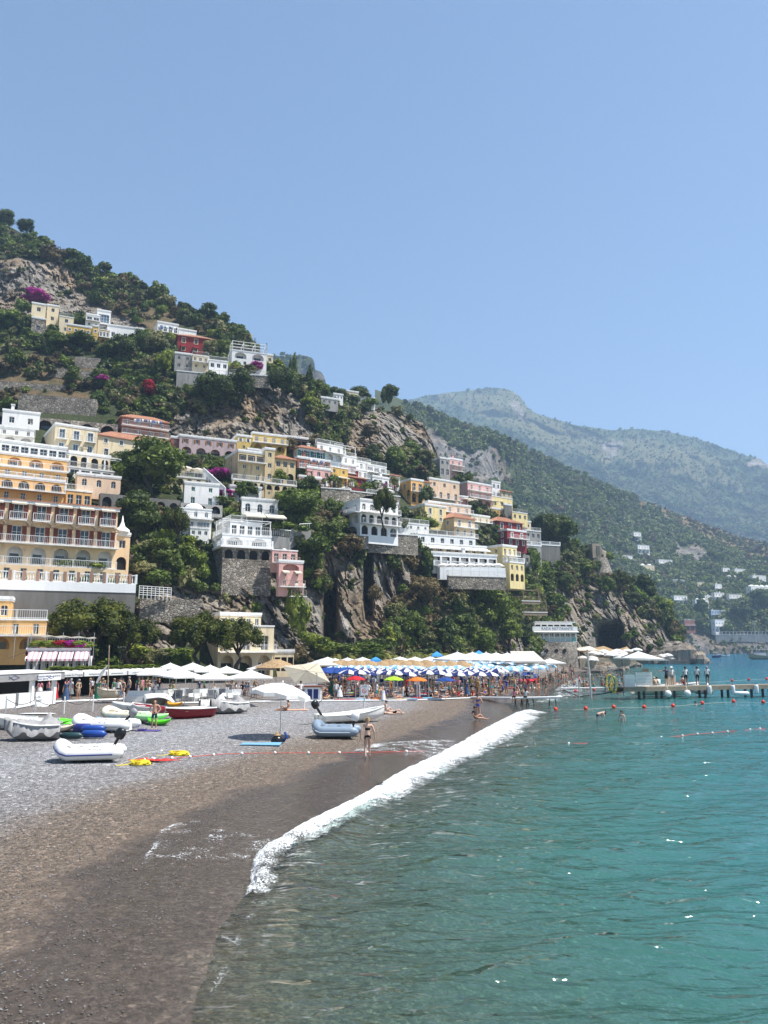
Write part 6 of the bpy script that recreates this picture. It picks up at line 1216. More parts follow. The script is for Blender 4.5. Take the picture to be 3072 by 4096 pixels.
# promenade posts and chain
pr = [(22, 2850), (140, 2852), (255, 2855), (370, 2845), (493, 2832), (870, 2822), (964, 2825), (1217, 2840), (1612, 2803), (1679, 2792)]
for i, (px, py) in enumerate(pr):
    o = base(px, py, 'rope_post', 'slim white rope post on the pebbles' + (' by the boats' if px < 500 else ' by the bar' if px < 1300 else ' by the sunbathers'), 'post', 0, 'white rope posts'); MB().tube([(0, 0, -.2), (0, 0, 1.05)], .045, 8).build('shaft', M_POLE, o); MB().lathe([(.05, 1.05), (.06, 1.08), (.02, 1.12)], 8).build('cap', M_POLE, o)
for a, c, l in [(0, 1, 'the kiosk posts'), (1, 2, 'the hauled-out boats'), (2, 3, 'the restaurant row'), (3, 4, 'the upturned hull'), (5, 6, 'the covered boat'), (6, 7, 'the bar counter')]:
    p, q = GB(*pr[a]) + Vector((0, 0, .9)), GB(*pr[c]) + Vector((0, 0, .9)); b = MB(); b.tube([(p.lerp(q, i / 10) - Vector((0, 0, .35 * sin(pi * i / 10)))) for i in range(11)], .02, 5); tag(b.build('sagging_rope', M_IRON), 'dark sagging rope strung past ' + l, 'rope', 'post ropes')
# white pipe along the promenade edge
b = MB(); b.tube([GB(x, y) + Vector((0, 0, .07)) for x, y in [(700, 2816), (900, 2812), (1150, 2808), (1400, 2806), (1600, 2805), (1750, 2800), (1880, 2795)]], .07, 8); tag(b.build('pipe', M_POLE), 'white pipe lying along the pebbles behind the skiff', 'pipe')
b = MB(); b.tube([GB(x, y) + Vector((0, 0, .1)) for x, y in [(60, 2838), (180, 2815), (330, 2808), (520, 2800)]], .1, 6); tag(b.build('kerb_board', M_POLE), 'white edging board in front of the restaurant row', 'board')
# kiosk
kp = GB(215, 2815); kq = GB(-20, 2838); dv = kp - kq; o = empty('boat_rental_kiosk', kq, atan2(dv.y, dv.x)); tag(o, 'grey-canopied boat rental kiosk with blue and white sign', 'kiosk'); LK = dv.length
for f in (.58, .98): bx('pillar', LK * f - .14, LK * f + .14, -.14, .14, -.2, 2.0, M_WHITE, o)
bx('fascia', -.3, LK + .6, -.35, -.28, 1.9, 2.45, M_TARP, o); MB().add([(-.3, -.4, 2.455), (LK + .6, -.4, 2.455), (LK + .2, 2.8, 2.62), (-.3, 2.8, 2.62)], [(0, 1, 2, 3)]).build('canopy', M_CLOTHW, o)
bx('sign_board', LK * .60, LK + .1, -.42, -.36, 1.85, 2.32, M_WHITE, o); sc_ = LK / 5.6
text(o, 'NOLEGGIO BARCHE', .17, Matrix.Translation((LK * .70, -.43, 2.12)) @ FRONT, M_NAVY); text(o, 'BOAT RENTAL', .17, Matrix.Translation((LK * .69, -.43, 1.92)) @ FRONT, M_NAVY); text(o, '+39 089 875 032', .13, Matrix.Translation((LK * .93, -.43, 2.12)) @ FRONT, M_NAVY)
b = MB(); fx = LK * .83
b.tube([(fx - .3, -.43, 2.04), (fx, -.43, 2.16), (fx + .35, -.43, 2.08), (fx, -.43, 1.98), (fx - .3, -.43, 2.12)], .014, 4); b.build('fish_emblem', M_NAVY, o)
b = MB(); fx = LK * .2; b.tube([(fx - .5, -.37, 2.1), (fx, -.37, 2.35), (fx + .5, -.37, 2.18), (fx, -.37, 2.02), (fx - .5, -.37, 2.26)], .018, 4); b.build('fish_emblem', M_NAVY, o)
for x0, x1 in ((0, LK * .3), (LK * .35, LK * .55), (LK * .64, LK * .95)): bx('counter', x0, x1, -.1, .6, 0, 1.0, M_GELW, o)
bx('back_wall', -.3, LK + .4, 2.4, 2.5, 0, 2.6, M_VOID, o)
# restaurant row with hedge roof
kq = G0(205, 2800, .3); kp = G0(640, 2772, .3); dv = kp - kq; o = empty('beach_restaurant_row', kq, atan2(dv.y, dv.x)); tag(o, 'dark open-fronted restaurant row with lettered canopies and hedge roof', 'restaurant'); LK = dv.length
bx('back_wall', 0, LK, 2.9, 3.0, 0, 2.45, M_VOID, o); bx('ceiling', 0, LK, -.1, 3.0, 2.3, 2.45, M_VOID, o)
nm = ['Ristorante La Pergola'] + [None] * 4
for i in range(5):
    u0, u1 = i * LK / 5 + .06, (i + 1) * LK / 5 - .06; f = MB().box(u0, u1, -.9, -.82, 1.95, 2.32).build('canopy_fascia', M_TARPW, o); MB().add([(u0, -.9, 2.32), (u1, -.9, 2.32), (u1, 0, 2.5), (u0, 0, 2.5)], [(0, 1, 2, 3)]).build('canopy_top', M_CLOTHW, o); text(o, nm[i], .26, Matrix.Translation(((u0 + u1) / 2, -.905, 2.03)) @ FRONT, M_IRON) if nm[i] else bx('faded_lettering', u0 + .5, u1 - .5, -.908, -.902, 2.08, 2.16, M_GREYP, o)
    bx('pillar', u0 - .1, u0 + .06, -.1, .06, 0, 2.29, M_IRON, o)
hd = empty('roof_hedge', o.location + Vector((0, 0, 2.45)), o.rotation_euler.z); tag(hd, 'clipped green hedge roof over the restaurant row', 'hedge')
for i in range(9): c = link('hedge_segment', CR['hang'][i % 2], hd); c.material_slots[0].link = 'OBJECT'; c.material_slots[0].material = LM['bright']; c.location = ((i + .5) * LK / 9, 1.0, -.1); c.scale = (LK / 9 * 1.5, 4.5, .48)
# lanterns
for px, py, h in [(475, 2760, 4.4), (897, 2700, 4.2), (1058, 2705, 4.3), (708, 2705, 3.6), (92, 2810, 4.0)]:
    q = under(px, py, .4); o = empty('street_lamp', q); tag(o, 'black lantern post ' + {475: 'in front of the restaurant row', 897: 'before the cream house pine', 1058: 'at the cream house corner', 708: 'behind the white bar parasols', 92: 'beside the boat rental kiosk'}[px], 'street lamp', 'promenade lanterns')
    MB().lathe([(.14, -.2), (.13, .4), (.06, .6), (.05, h - .6), (.08, h - .55)], 8).build('column', M_IRON, o)
    for a in (0, 2.1, 4.2):
        if h > 4: MB().tube([(0, 0, h - .6), (.3 * cos(a), .3 * sin(a), h - .55), (.4 * cos(a), .4 * sin(a), h - .35)], .025, 5).build('arm', M_IRON, o); x, y = .4 * cos(a), .4 * sin(a)
        else: x = y = 0
        MB().lathe([(.06, 0), (.13, .28), (.15, .3), (.02, .45)], 6, Matrix.Translation((x, y, h - .35))).build('lantern', M_IRON, o)
# bar sofas, tables and chairs in white
def chair(px, py, label, yaw, m=M_GELW):
    o = base(px, py, 'lounge_chair', label, 'chair', yaw, 'white bar chairs'); 
    for nme, q in (('seat', (-.35, .35, -.35, .35, .3, .45)), ('backrest', (-.35, .35, .25, .36, .453, .95))): bx(nme, *q, m, o)
    for x in (-.32, .27):
        bx('armrest', x, x + .05, -.35, .25, .453, .68, m, o)
        for y in (-.33, .27): bx('leg', x, x + .05, y, y + .05, 0, .298, m, o)
for i in range(16): chair(600 + i * 22 + R0.uniform(-5, 5), 2800 + (i % 3) * 5 - i * .3, ['white boxy bar chair set among the bar parasols', 'grey boxy bar chair set among the bar parasols'][i % 2], R0.uniform(-.5, .8), [M_GELW, M_GREYP][i % 2])
for i in range(5):
    o = base(560 + i * 88, 2806 - i * 2, 'bar_sofa', 'long white bar sofa block along the promenade edge', 'sofa', .1, 'white bar sofas'); bx('seat', -1.1, 1.1, -.4, .4, 0, .42, M_GELW, o); bx('backrest', -1.1, 1.1, .3, .42, .423, .85, M_GELW, o)
# picket fence of the beach club
p, q = GB(955, 2782), GB(1270, 2772); o = empty('picket_fence', p); tag(o, 'white picket fence between bar and sunbathers', 'fence'); d = q - p; n = int(d.length / .16)
for i in range(n): c = link('picket', cmesh('picket', lambda: MB().box(-.04, .04, -.012, .012, 0, 1.0).mesh('picket', (M_WHITE,))), o); c.location = d * (i / n)
b = MB(); b.tube([Vector((0, .03, .3)), d + Vector((0, .03, .3))], .03, 4); b.tube([Vector((0, .03, .8)), d + Vector((0, .03, .8))], .03, 4); b.build('rails', M_WHITE, o)
# loungers under the striped rows
def lounger_parts():
    return [('frame', MB().box(-.32, .32, -.95, .95, .28, .33).mesh('frame', (M_WHITE,))), ('cushion', MB().box(-.3, .3, -.93, .3, .333, .4).mesh('cushion', (C_['blue'],))), ('backrest', MB().add([(-.3, .3, .34), (.3, .3, .34), (.3, .9, .75), (-.3, .9, .75), (-.3, .33, .28), (.3, .33, .28), (.3, .93, .69), (-.3, .93, .69)], [(0, 1, 2, 3), (4, 7, 6, 5), (0, 4, 5, 1), (2, 6, 7, 3), (0, 3, 7, 4), (1, 5, 6, 2)]).mesh('backrest', (C_['blue'],))), ('leg', MB().box(-.3, -.26, -.85, -.8, 0, .28).box(.26, .3, -.85, -.8, 0, .28).mesh('front_legs', (M_WHITE,))), ('leg', MB().box(-.3, -.26, .75, .8, 0, .28).box(.26, .3, .75, .8, 0, .28).mesh('rear_legs', (M_WHITE,)))]
LP = lounger_parts()
for i in range(70):
    px = R0.uniform(1330, 2150); py = R0.uniform(2712, 2742) - max(0, px - 1900) * .05; o = base(px, py, 'sun_lounger', 'blue cushioned sun lounger with white frame under the club parasols', 'sun lounger', R0.uniform(-.4, .2) + (pi if i % 2 else 0), 'beach club loungers')
    for nme, me in LP: link(nme, me, o)
o = base(1272, 2798, 'deck_chair', 'folded blue deck chair leaning by the bar counter', 'chair', .3); bx('frame', -.35, .35, -.05, .0, 0, .75, M_GELW, o); MB().add([(-.3, -.1, .05), (.3, -.1, .05), (.38, .35, .8), (-.22, .35, .8)], [(0, 1, 2, 3)]).build('sling', C_['blue'], o)
# lookout towers with blue roofs
for px, py, l in [(1503, 2690, 'blue-roofed lookout tower over the straw parasols'), (1748, 2668, 'blue-roofed lookout tower beside the pale blue rows'), (1916, 2664, 'blue-roofed lookout tower under the vine cliff')]:
    q = G0(px, py - 8, 2.0); q.z = zat(q.x, q.y); s = q.y / F; w = 18 * s; o = empty('lookout_tower', q); tag(o, l, 'lookout tower', 'beach lookouts'); top = P(px, py - 42, q.y).z - q.z
    for x in (-w, w):
        for y in (-w, w): bx('post', x - .07, x + .07, y - .07, y + .07, -.3, top, M_WHITE, o)
    MB().lathe([(w * 1.8, top + .003), (w * 1.5, top + .3), (.05, top + w * 1.1)], 4, Matrix.Rotation(pi / 4, 4, 'Z')).build('roof', col('bright_blue_roof', (.03, .25, .62), .6), o); bx('platform', -w * 1.1, w * 1.1, -w * 1.1, w * 1.1, top * .6, top * .6 + .12, M_WHITE, o); railing(o, Matrix.Translation((-w, -w * 1.08, top * .6 + .12)), 2 * w, .8, 'bar', M_WHITE)
# ---------------------------------------------------------------- boats
def boat_axis(px0, py0, px1, py1):
    a, c = GB(px0, py0), GB(px1, py1); m_ = (a + c) / 2; d = c - a; return m_, atan2(d.y, d.x), Vector((d.x, d.y, 0)).length
def outboard(parent, M, s, cm, tilt=.0):
    M = M @ Matrix.Rotation(tilt, 4, 'Y') @ Matrix.Scale(s, 4); o = MB()
    o.rings([[(x * k, y * k, z) for x, y in ((-.16, -.11), (.18, -.09), (.22, 0), (.18, .09), (-.16, .11), (-.2, 0))] for k, z in ((.8, .0), (1.05, .08), (1.1, .28), (.9, .4), (.55, .45))], True, True, M); mo = o.build('outboard_motor', cm, parent, True)
    l = MB(); l.box(-.06, .06, -.04, .04, -.62, 0, M); l.rings([[(x, y, z) for x, y in ((-.22, 0), (-.08, -.05), (.1, 0), (-.08, .05))] for z in (-.75, -.6)], True, True, M); l.box(-.16, -.1, -.01, .01, -.95, -.72, M); l.build('drive_leg', M_BLACK, mo)
    p = MB()
    for a in (0, 2.1, 4.2): p.add([(-.25, 0, -.68), (-.24, .11 * cos(a) - .04 * sin(a), -.68 + .11 * sin(a) + .04 * cos(a)), (-.27, .12 * cos(a) + .04 * sin(a), -.68 + .12 * sin(a) - .04 * cos(a))], [(0, 1, 2)], M)
    p.build('propeller', M_GREYP, mo); MB().tube([(.15, 0, .1), (.5, .02, .16)], .02, 5, M).build('tiller', M_BLACK, mo); return mo
def inflatable(ax, label, m, stripe, text_=None, motor=M_BLACK, flip=False, mtilt=.35, r=.23, wid=.78, motor_on=True, name='inflatable_dinghy'):
    (c, yaw, L_) = ax; o = empty(name, c, yaw + (pi if flip else 0)); tag(o, label, 'dinghy', 'inflatable dinghies'); hl = L_ / 2; W2 = wid - r
    pts = []; rad = []
    for x in (-hl, -hl + .12, -hl + .4, -hl * .3, hl * .25, hl * .55): pts.append((x, -W2, r + .1)); rad.append(r * (.25 if x == -hl else .8 if x < -hl + .2 else 1))
    for k in range(1, 8):
        a = -pi / 2 + pi * k / 8; pts.append((hl * .55 + (hl * .45 - r) * cos(a) ** .8 if cos(a) > 0 else hl * .55, W2 * sin(a), r + .1 + .30 * cos(a) ** 1.5)); rad.append(r)
    for x in (hl * .55, hl * .25, -hl * .3, -hl + .4, -hl + .12, -hl): pts.append((x, W2, r + .1)); rad.append(r * (.25 if x == -hl else .8 if x < -hl + .2 else 1))
    MB().tube(pts, rad, 14).build('tube', m, o, True)
    MB().add([(-hl + .45, -W2, .16), (hl * .6, -W2 * .8, .2), (hl * .8, 0, .3), (hl * .6, W2 * .8, .2), (-hl + .45, W2, .16)], [(0, 1, 2, 3, 4)]).rings([[(-hl + .45, -W2 * .9, .15), (-hl + .45, 0, -.02), (-hl + .45, W2 * .9, .15)], [(hl * .5, -W2 * .7, .18), (hl * .5, 0, .0), (hl * .5, W2 * .7, .18)], [(hl * .85, -.05, .4), (hl * .85, 0, .3), (hl * .85, .05, .4)]]).build('floor', M_GREYP, o)
    bx('transom', -hl + .38, -hl + .44, -W2 + r * .7, W2 - r * .7, .05, .62, M_GELW, o); bx('thwart', -.15, .12, -W2, W2, .46, .5, M_GREYP, o)
    q = [(p[0] + 0, p[1] - (r + .012) * (1 if p[1] < -.01 else -1 if p[1] > .01 else 0) * min(1, abs(p[1]) / W2 * 1.0), p[2] + .0) for p in pts[2:-2]]
    st = [];
    for p in pts[2:-2]:
        v = Vector((p[0] - hl * .45, p[1], 0)); n_ = Vector((0, -1 if p[1] < 0 else 1, 0)) if p[0] <= hl * .56 else Vector((p[0] - hl * .55, p[1] * .8, 0)).normalized(); st.append(Vector(p) + n_ * (r + .002) - Vector((0, 0, .03)))
    MB().tube(st, .028, 6).build('rubbing_strake', stripe, o)
    for sx in (-.3, .1, .45):
        for sy in (-1, 1): MB().tube([(hl * sx, sy * W2, 2 * r + .09), (hl * sx + .1, sy * W2, 2 * r + .15), (hl * sx + .25, sy * W2, 2 * r + .09)], .018, 5).build('grab_handle', M_GREYP, o)
    if motor_on: outboard(o, Matrix.Translation((-hl + .3, 0, .85)), .95, motor, mtilt)
    if text_:
        for sy in (-1, 1):
            T = Matrix.Translation((-hl * .15, sy * (W2 + r * .86), r + .1 + r * .42)) @ (Matrix.Rotation(pi if sy > 0 else 0, 4, 'Z')) @ FRONT @ Matrix.Rotation(radians(-28), 4, 'X'); text(o, text_, .15, T, M_NAVY)
    return o
inflatable(boat_axis(498, 3040, 212, 3046), 'white inflatable dinghy with navy stripe and tilted black outboard', M_RUB_W, M_NAVY, 'SUZUMAR', mtilt=-.45, r=.25, wid=.85)
inflatable(boat_axis(540, 2928, 296, 2922), 'white inflatable dinghy with black and white outboard beside the blue fenders', M_RUB_W, M_GREYP, 'SELVA', mtilt=-.8, motor=M_GREYP, r=.27, wid=.95)
inflatable(boat_axis(1440, 2952, 1248, 2948), 'blue-grey inflatable dinghy with white outboard beside the skiff', M_RUB_G, col('pale_grey_strake', (.42, .5, .56), .5), None, motor=M_GELW, mtilt=-.25, r=.26, wid=.88)
inflatable(boat_axis(600, 2890, 420, 2876), 'cream inflatable dinghy hidden behind the lettered white one', M_CREAMP, M_GREYP, None, motor_on=False)
def hullboat(ax, label, hm, H_=.62, B=.72, trim=M_GELW, inside=M_GELW, bow=.5, z=0.0, name='rowing_boat', cat='boat', cover=None, thw=2, group='hauled-out boats', wear=True):
    (c, yaw, L_) = ax; o = empty(name, c + Vector((0, 0, z)), yaw); tag(o, label, cat, group); hl = L_ / 2; ns = 12; out = []; inn = []; gun = []
    for k in range(ns + 1):
        t = k / ns; x = -hl + L_ * t; b_ = B * (1 - max(0, (t - .35) / .65) ** 2.4) * (.86 + .14 * min(1, t / .3)); top = H_ * (1 + bow * max(0, t - .3) ** 1.6 * 1.3); keel = .02 + H_ * .65 * max(0, (t - .72) / .28) ** 2; b_ = max(b_, .02)
        out.append([(x, -b_, top), (x, -b_ * .92, top * .55 + keel * .45), (x, -b_ * .6, keel + .06), (x, 0, keel), (x, b_ * .6, keel + .06), (x, b_ * .92, top * .55 + keel * .45), (x, b_, top)]); gun.append((x, b_, top))
    b = MB(); n = 7
    vs = [v for r in out for v in r]; fs = [(k * n + i, (k + 1) * n + i, (k + 1) * n + i + 1, k * n + i + 1) for k in range(ns) for i in range(n - 1)]; fs.append(tuple(range(n))); b.add(vs, fs); b.build('hull', hm, o, True)
    if cover is None:
        b = MB(); vs = [(v[0], v[1] * .9, max(v[2] * .98 + .05, .12)) for r in out for v in r]; b.add(vs, [tuple(reversed(f)) for f in fs]); b.build('inner_hull', inside, o, True)
        for k in range(thw): x = -hl * .5 + k * hl * .75; bx('thwart', x - .14, x + .14, -B * .85, B * .85, H_ * .78, H_ * .82, M_WOOD, o)
    for s in (-1, 1): MB().tube([(g[0], s * g[1], g[2] + .01) for g in gun], .045, 6).build('gunwale', trim, o)
    if cover:
        rng = np.random.default_rng(int(c.x * 100) % 999); b = MB(); rows = []
        for k in range(25):
            t = k / 24; x = -hl * 1.03 + L_ * 1.04 * t; i = min(ns, int(t * ns)); g = gun[i]; rr = []
            for j in range(13):
                f = j / 12 * 2 - 1; pk = .5 * math.exp(-((t - .22) / .10) ** 2) + .1 * math.exp(-((t - .6) / .2) ** 2); zf = g[2] + .06 + pk * (1 - abs(f)) + .05 * sin(t * 33 + j) * (1 - abs(f) * .3) + .03 * rng.normal()
                ed = abs(f) > .9; rr.append((x + .03 * rng.normal(), f * (g[1] + .08) + .02 * sin(t * 60), zf if not ed else g[2] * (.42 + .16 * sin(t * 21 + f))))
            rows.append(rr)
        vs = [v for r in rows for v in r]; fs = [(k * 13 + i, k * 13 + i + 1, (k + 1) * 13 + i + 1, (k + 1) * 13 + i) for k in range(24) for i in range(12)]; b.add(vs, fs); b.build('tarpaulin', cover, o, True)
    return o
sk = hullboat(boat_axis(1275, 2898, 1535, 2884), 'white flat skiff with dark waterline and black outboard pulled up the beach', M_GELW, .48, .75, bow=1.0, z=.06, name='skiff'); hl = boat_axis(1275, 2898, 1535, 2884)[2] / 2
outboard(sk, Matrix.Translation((-hl - .15, 0, .95)), 1.05, M_BLACK, -.6); bx('keel_strip', -hl, hl * .3, -.5, .5, -.04, .03, M_BLACK, sk)
hullboat(boat_axis(845, 2868, 660, 2880), 'dark red rowing boat with white gunwale', M_REDH, .62, .72, bow=.25)
hullboat(boat_axis(590, 2852, 448, 2848), 'plain white open boat behind the green kayak', M_GELW, .5, .6)
hullboat(boat_axis(640, 2862, 528, 2852), 'white boat with a bright red inner cover', M_GELW, .5, .62, inside=M_RED)
hullboat(boat_axis(975, 2850, 845, 2858), 'boat under a crumpled grey tarpaulin beside the red rowing boat', M_TARP, .7, .75, cover=M_TARP)
hullboat(boat_axis(905, 2846, 800, 2852), 'white boat stern half under a cover next to the red rowing boat', M_GELW, .62, .7, cover=M_TARPW)
hullboat(boat_axis(238, 2956, 18, 2962), 'long boat under a sagging grey tarpaulin beside the cream kayak', M_TARP, .72, .85, cover=M_TARP)
hullboat(boat_axis(215, 2918, -30, 2914), 'white hull lying behind the tarpaulin-covered boat', M_GELW, .5, .7)
hullboat(boat_axis(120, 2908, -60, 2900), 'second white hull lying beside the lime kayak', M_GELW, .48, .65)
hullboat(boat_axis(470, 2812, 386, 2812), 'cream and blue fishing boat on trestles with raked mast', col('cream_hull', (.70, .60, .42), .5), .62, .65, trim=M_WOOD, z=.35)
fb = [o for o in bpy.data.objects if o.get('label', '').startswith('cream and blue fishing')][0]; MB().tube([(0, 0, .3), (.1, 0, 4.2)], .045, 6).build('mast', M_WOOD, fb); MB().tube([(.1, 0, 2.6), (.5, 0, 2.1), (.9, .1, 1.2)], [.05, .12, .08], 6).build('furled_sail', M_CLOTHW, fb)
ups = hullboat(boat_axis(570, 2832, 692, 2828), 'upturned white boat hull behind the man in dark shorts', M_GELW, .7, .9); ups.rotation_euler = (pi * .78, 0, ups.rotation_euler.z); ups.location.z += .8
def kayak(ax, label, m, h=.28, w=.36, z=0, roll=0, name='kayak', deck=None):
    (c, yaw, L_) = ax; o = empty(name, c + Vector((0, 0, z)), yaw); o.rotation_euler[0] = roll; tag(o, label, 'kayak', 'kayaks and boards'); rr = []
    for k in range(13):
        t = k / 12 * 2 - 1; s = max(.03, (1 - abs(t) ** 2.6)); up = .16 * abs(t) ** 3; rr.append([(t * L_ / 2, w * s * cos(a), h * .5 + up + h * .5 * (s if sin(a) < 0 else .35 * s + .25) * sin(a)) for a in [2 * pi * i / 10 for i in range(10)]])
    MB().rings(rr).build('hull', m, o, True)
    for x in (-.2, .18): MB().lathe([(.18, h * .75), (.2, h * .82), (.05, h * .7)], 10, Matrix.Translation((x * L_, 0, 0)) @ Matrix.Scale(1.6, 4, (1, 0, 0))).build('seat_well', deck or M_GREYP, o)
    return o
kayak(boat_axis(315, 2894, 116, 2892), 'lime green kayak turned over on top of another', M_GREEN, .5, .5, z=.28, roll=2.9); kayak(boat_axis(290, 2902, 75, 2904), 'lime green kayak lying under the overturned one', M_GREEN, .35, .45)
kayak(boat_axis(672, 2898, 515, 2888), 'two-tone green and white kayak beside the man in dark shorts', M_GREENL, .6, .5, z=.1); kayak(boat_axis(682, 2903, 588, 2897), 'bright green sit-on kayak stern', M_GREEN, .4, .42); kayak(boat_axis(290, 2930, 205, 2922), 'cream kayak bow beside the blue fenders', M_CREAMP, .42, .45); kayak(boat_axis(728, 2846, 668, 2842), 'orange-yellow kayak behind the red rowing boat', col('orange_plastic', (.75, .36, .02), .4), .35, .4, z=.3); kayak(boat_axis(410, 2893, 300, 2890), 'pale grey board behind the lettered dinghy', M_RUB_W, .25, .4); kayak(boat_axis(480, 2888, 385, 2886), 'turquoise board behind the lettered dinghy', C_['sky'], .25, .4)
q = G0(1215, 2652, 1.5); kk_ = kayak(((q + G0(1285, 2648, 1.5)) / 2, .1, 2.4), 'aqua board resting on the roof behind the beige sunshade', C_['sky'], .2, .35); 
def fender(px, py, Lm, r, m, label, yaw=.05, z=0): o = base(px, py, 'boat_fender', label, 'fender', yaw, 'long cylinder fenders'); o.location.z += z; MB().rings([[(x, q * r * cos(a), r + q * r * sin(a)) for a in [2 * pi * i / 12 for i in range(12)]] for x, q in ((-Lm / 2 - .08, .2), (-Lm / 2, .5), (-Lm / 2 + .1, .95), (Lm / 2 - .1, .95), (Lm / 2, .5), (Lm / 2 + .08, .2))]).build('body', m, o, True); MB().tube([(Lm / 2 + .05, 0, r), (Lm / 2 + .14, 0, r + .05), (Lm / 2 + .05, 0, r + .08)], .02, 5).build('eyelet', M_BLACK, o)
fender(374, 2952, 1.15, .2, M_BLUEF, 'bright blue fender in front of its pile'); fender(284, 2957, 1.0, .17, M_DGF, 'dark green fender against the cream kayak'); fender(372, 2938, 1.1, .18, M_BLUEF, 'bright blue fender lying second in the pile', .1, .12); fender(378, 2930, 1.0, .18, M_DGF, 'teal fender on top of the pile', .0, .28); fender(330, 2932, .9, .25, M_NAVY, 'navy box float behind the fender pile')
# white crate rows, tarpaulin heap, planks near the kiosk
o = base(160, 2825, 'tarpaulin_heap', 'crumpled white tarpaulin heap in front of the kiosk', 'tarpaulin'); rng = np.random.default_rng(4); b = MB(); rows = []
for k in range(8):
    q = k / 7; rows.append([((1 - q * .9) * .75 * (1 + .15 * rng.normal()) * cos(2 * pi * i / 12), (1 - q * .9) * .5 * (1 + .12 * rng.normal()) * sin(2 * pi * i / 12), q * .85 + .04 * rng.normal()) for i in range(12)])
b.rings(rows).build('cloth', M_TARPW, o, False)
o = base(150, 2858, 'surfboard', 'worn white board lying on the pebbles by the rope posts', 'board', .02); MB().rings([[(t * 1.2, .3 * s * cos(a), .06 + .05 * s * sin(a)) for a in [2 * pi * i / 8 for i in range(8)]] for t, s in ((-1, .2), (-.7, .8), (0, 1), (.7, .8), (1, .15))]).build('deck', M_RUB_W, o, True)
# ropes, nets and floats
def coil(px, py, r, label, m=M_YEL):
    o = base(px, py, 'rope_coil', label, 'rope', 0, 'yellow rope coils'); b = MB(); pts = []
    for i in range(150): a = i * .42; q = r * (1 - .35 * ((i * 37) % 50) / 50); pts.append((q * cos(a), q * .75 * sin(a), .02 + .0009 * i + .02 * ((i * 13) % 7) / 7))
    b.tube(pts, .022, 5); b.build('strands', m, o); MB().tube([(-r, 0, .03), (-r * 1.5, -.15, .02), (-r * 2.0, -.3, .02)], .02, 5).build('tail', m, o)
coil(560, 3060, .42, 'yellow rope coil beside the red net'); coil(716, 3022, .45, 'yellow rope coil beyond the red net')
o = base(605, 3046, 'float_net', 'heap of red net and floats between the yellow coils', 'net'); rng = np.random.default_rng(3); b = MB()
for i in range(7): b.tube([(rng.normal() * .35, rng.normal() * .12, .03 + .05 * rng.random()) for _ in range(9)], .018, 4)
b.build('net', M_REDR, o)
for i in range(6): MB().lathe([(.01, 0), (.07, .04), (.07, .1), (.01, .14)], 8, Matrix.Translation((rng.normal() * .4, rng.normal() * .12, .02))).build('float', M_RUB_W if i % 2 else M_REDR, o, True)
def floatline(pts, label, n, m=M_REDR, z=.05, r=.07, name='float_line', sea=False, ball=M_RUB_W, rope_r=.012):
    W = [(G0(x, y) + Vector((0, 0, z))) if sea else (GB(x, y) + Vector((0, 0, z))) for x, y in pts]; o = empty(name, W[0]); tag(o, label, 'rope', 'beach float lines'); W = [p - o.location for p in W]; MB().tube(W, rope_r, 5).build('rope', m, o)
    me = cmesh(('ball', r, ball.name), lambda: MB().lathe([(.01, -r), (r * .7, -r * .7), (r, 0), (r * .7, r * .7), (.01, r)], 10).mesh('float', (ball,), True))
    for k in range(n):
        f = (k + .5) / n * (len(W) - 1); i = min(int(f), len(W) - 2); c = link('float', me, o); c.location = W[i].lerp(W[i + 1], f - i)
floatline([(650, 3040), (760, 3032), (900, 3020), (1100, 3016), (1300, 3016), (1470, 3014), (1700, 3008)], 'red rope with small floats stretched across the beach to the water', 9)
floatline([(480, 3060), (600, 3010), (690, 3004), (720, 3000)], 'pale rope lying between the white dinghy and the yellow coils', 1, M_CLOTH, .02)
floatline([(1980, 2992), (2080, 2984), (2200, 2978), (2350, 2975)], 'red float rope just off the breaking wave', 3, sea=True, z=.03, rope_r=.014); floatline([(2590, 2955), (2700, 2948), (2760, 2942)], 'short red float rope out on the water', 2, sea=True, z=.03, rope_r=.014); floatline([(2760, 2940), (2850, 2934), (2940, 2926)], 'longer red float rope out on the water', 3, sea=True, z=.03, rope_r=.014); floatline([(2980, 2922), (3060, 2915)], 'last red float rope towards open water', 2, sea=True, z=.03, rope_r=.014)
def buoyline(pts, label, r=.17):
    W = [G0(x, y) for x, y in pts]; o = empty('swim_line', W[0]); tag(o, label, 'rope', 'beach float lines'); MB().tube([p - o.location + Vector((0, 0, .03)) for p in W], .011, 5).build('rope', M_CLOTH, o)
    for i, p in enumerate(W):
        q = empty('buoy', p); tag(q, 'red ball buoy on ' + label, 'buoy', 'red ball buoys of ' + label[:24]); MB().lathe([(.02, -r), (r * .7, -r * .7), (r, 0), (r * .72, r * .7), (.03, r)], 12, Matrix.Translation((0, 0, .08))).build('ball', M_ORB, q, True); MB().lathe([(.03, r + .06), (.04, r + .1), (.02, r + .13)], 6).build('neck', M_ORB, q)
buoyline([(2223, 2842), (2343, 2838), (2455, 2832), (2577, 2832), (2692, 2827), (2809, 2816), (2934, 2809), (3053, 2812), (3150, 2812)], 'the swim line in front of the pier')
buoyline([(2302, 2768), (2376, 2762), (2708, 2738), (2928, 2724), (2995, 2720), (3066, 2717)], 'the swim line behind the pier', .2)
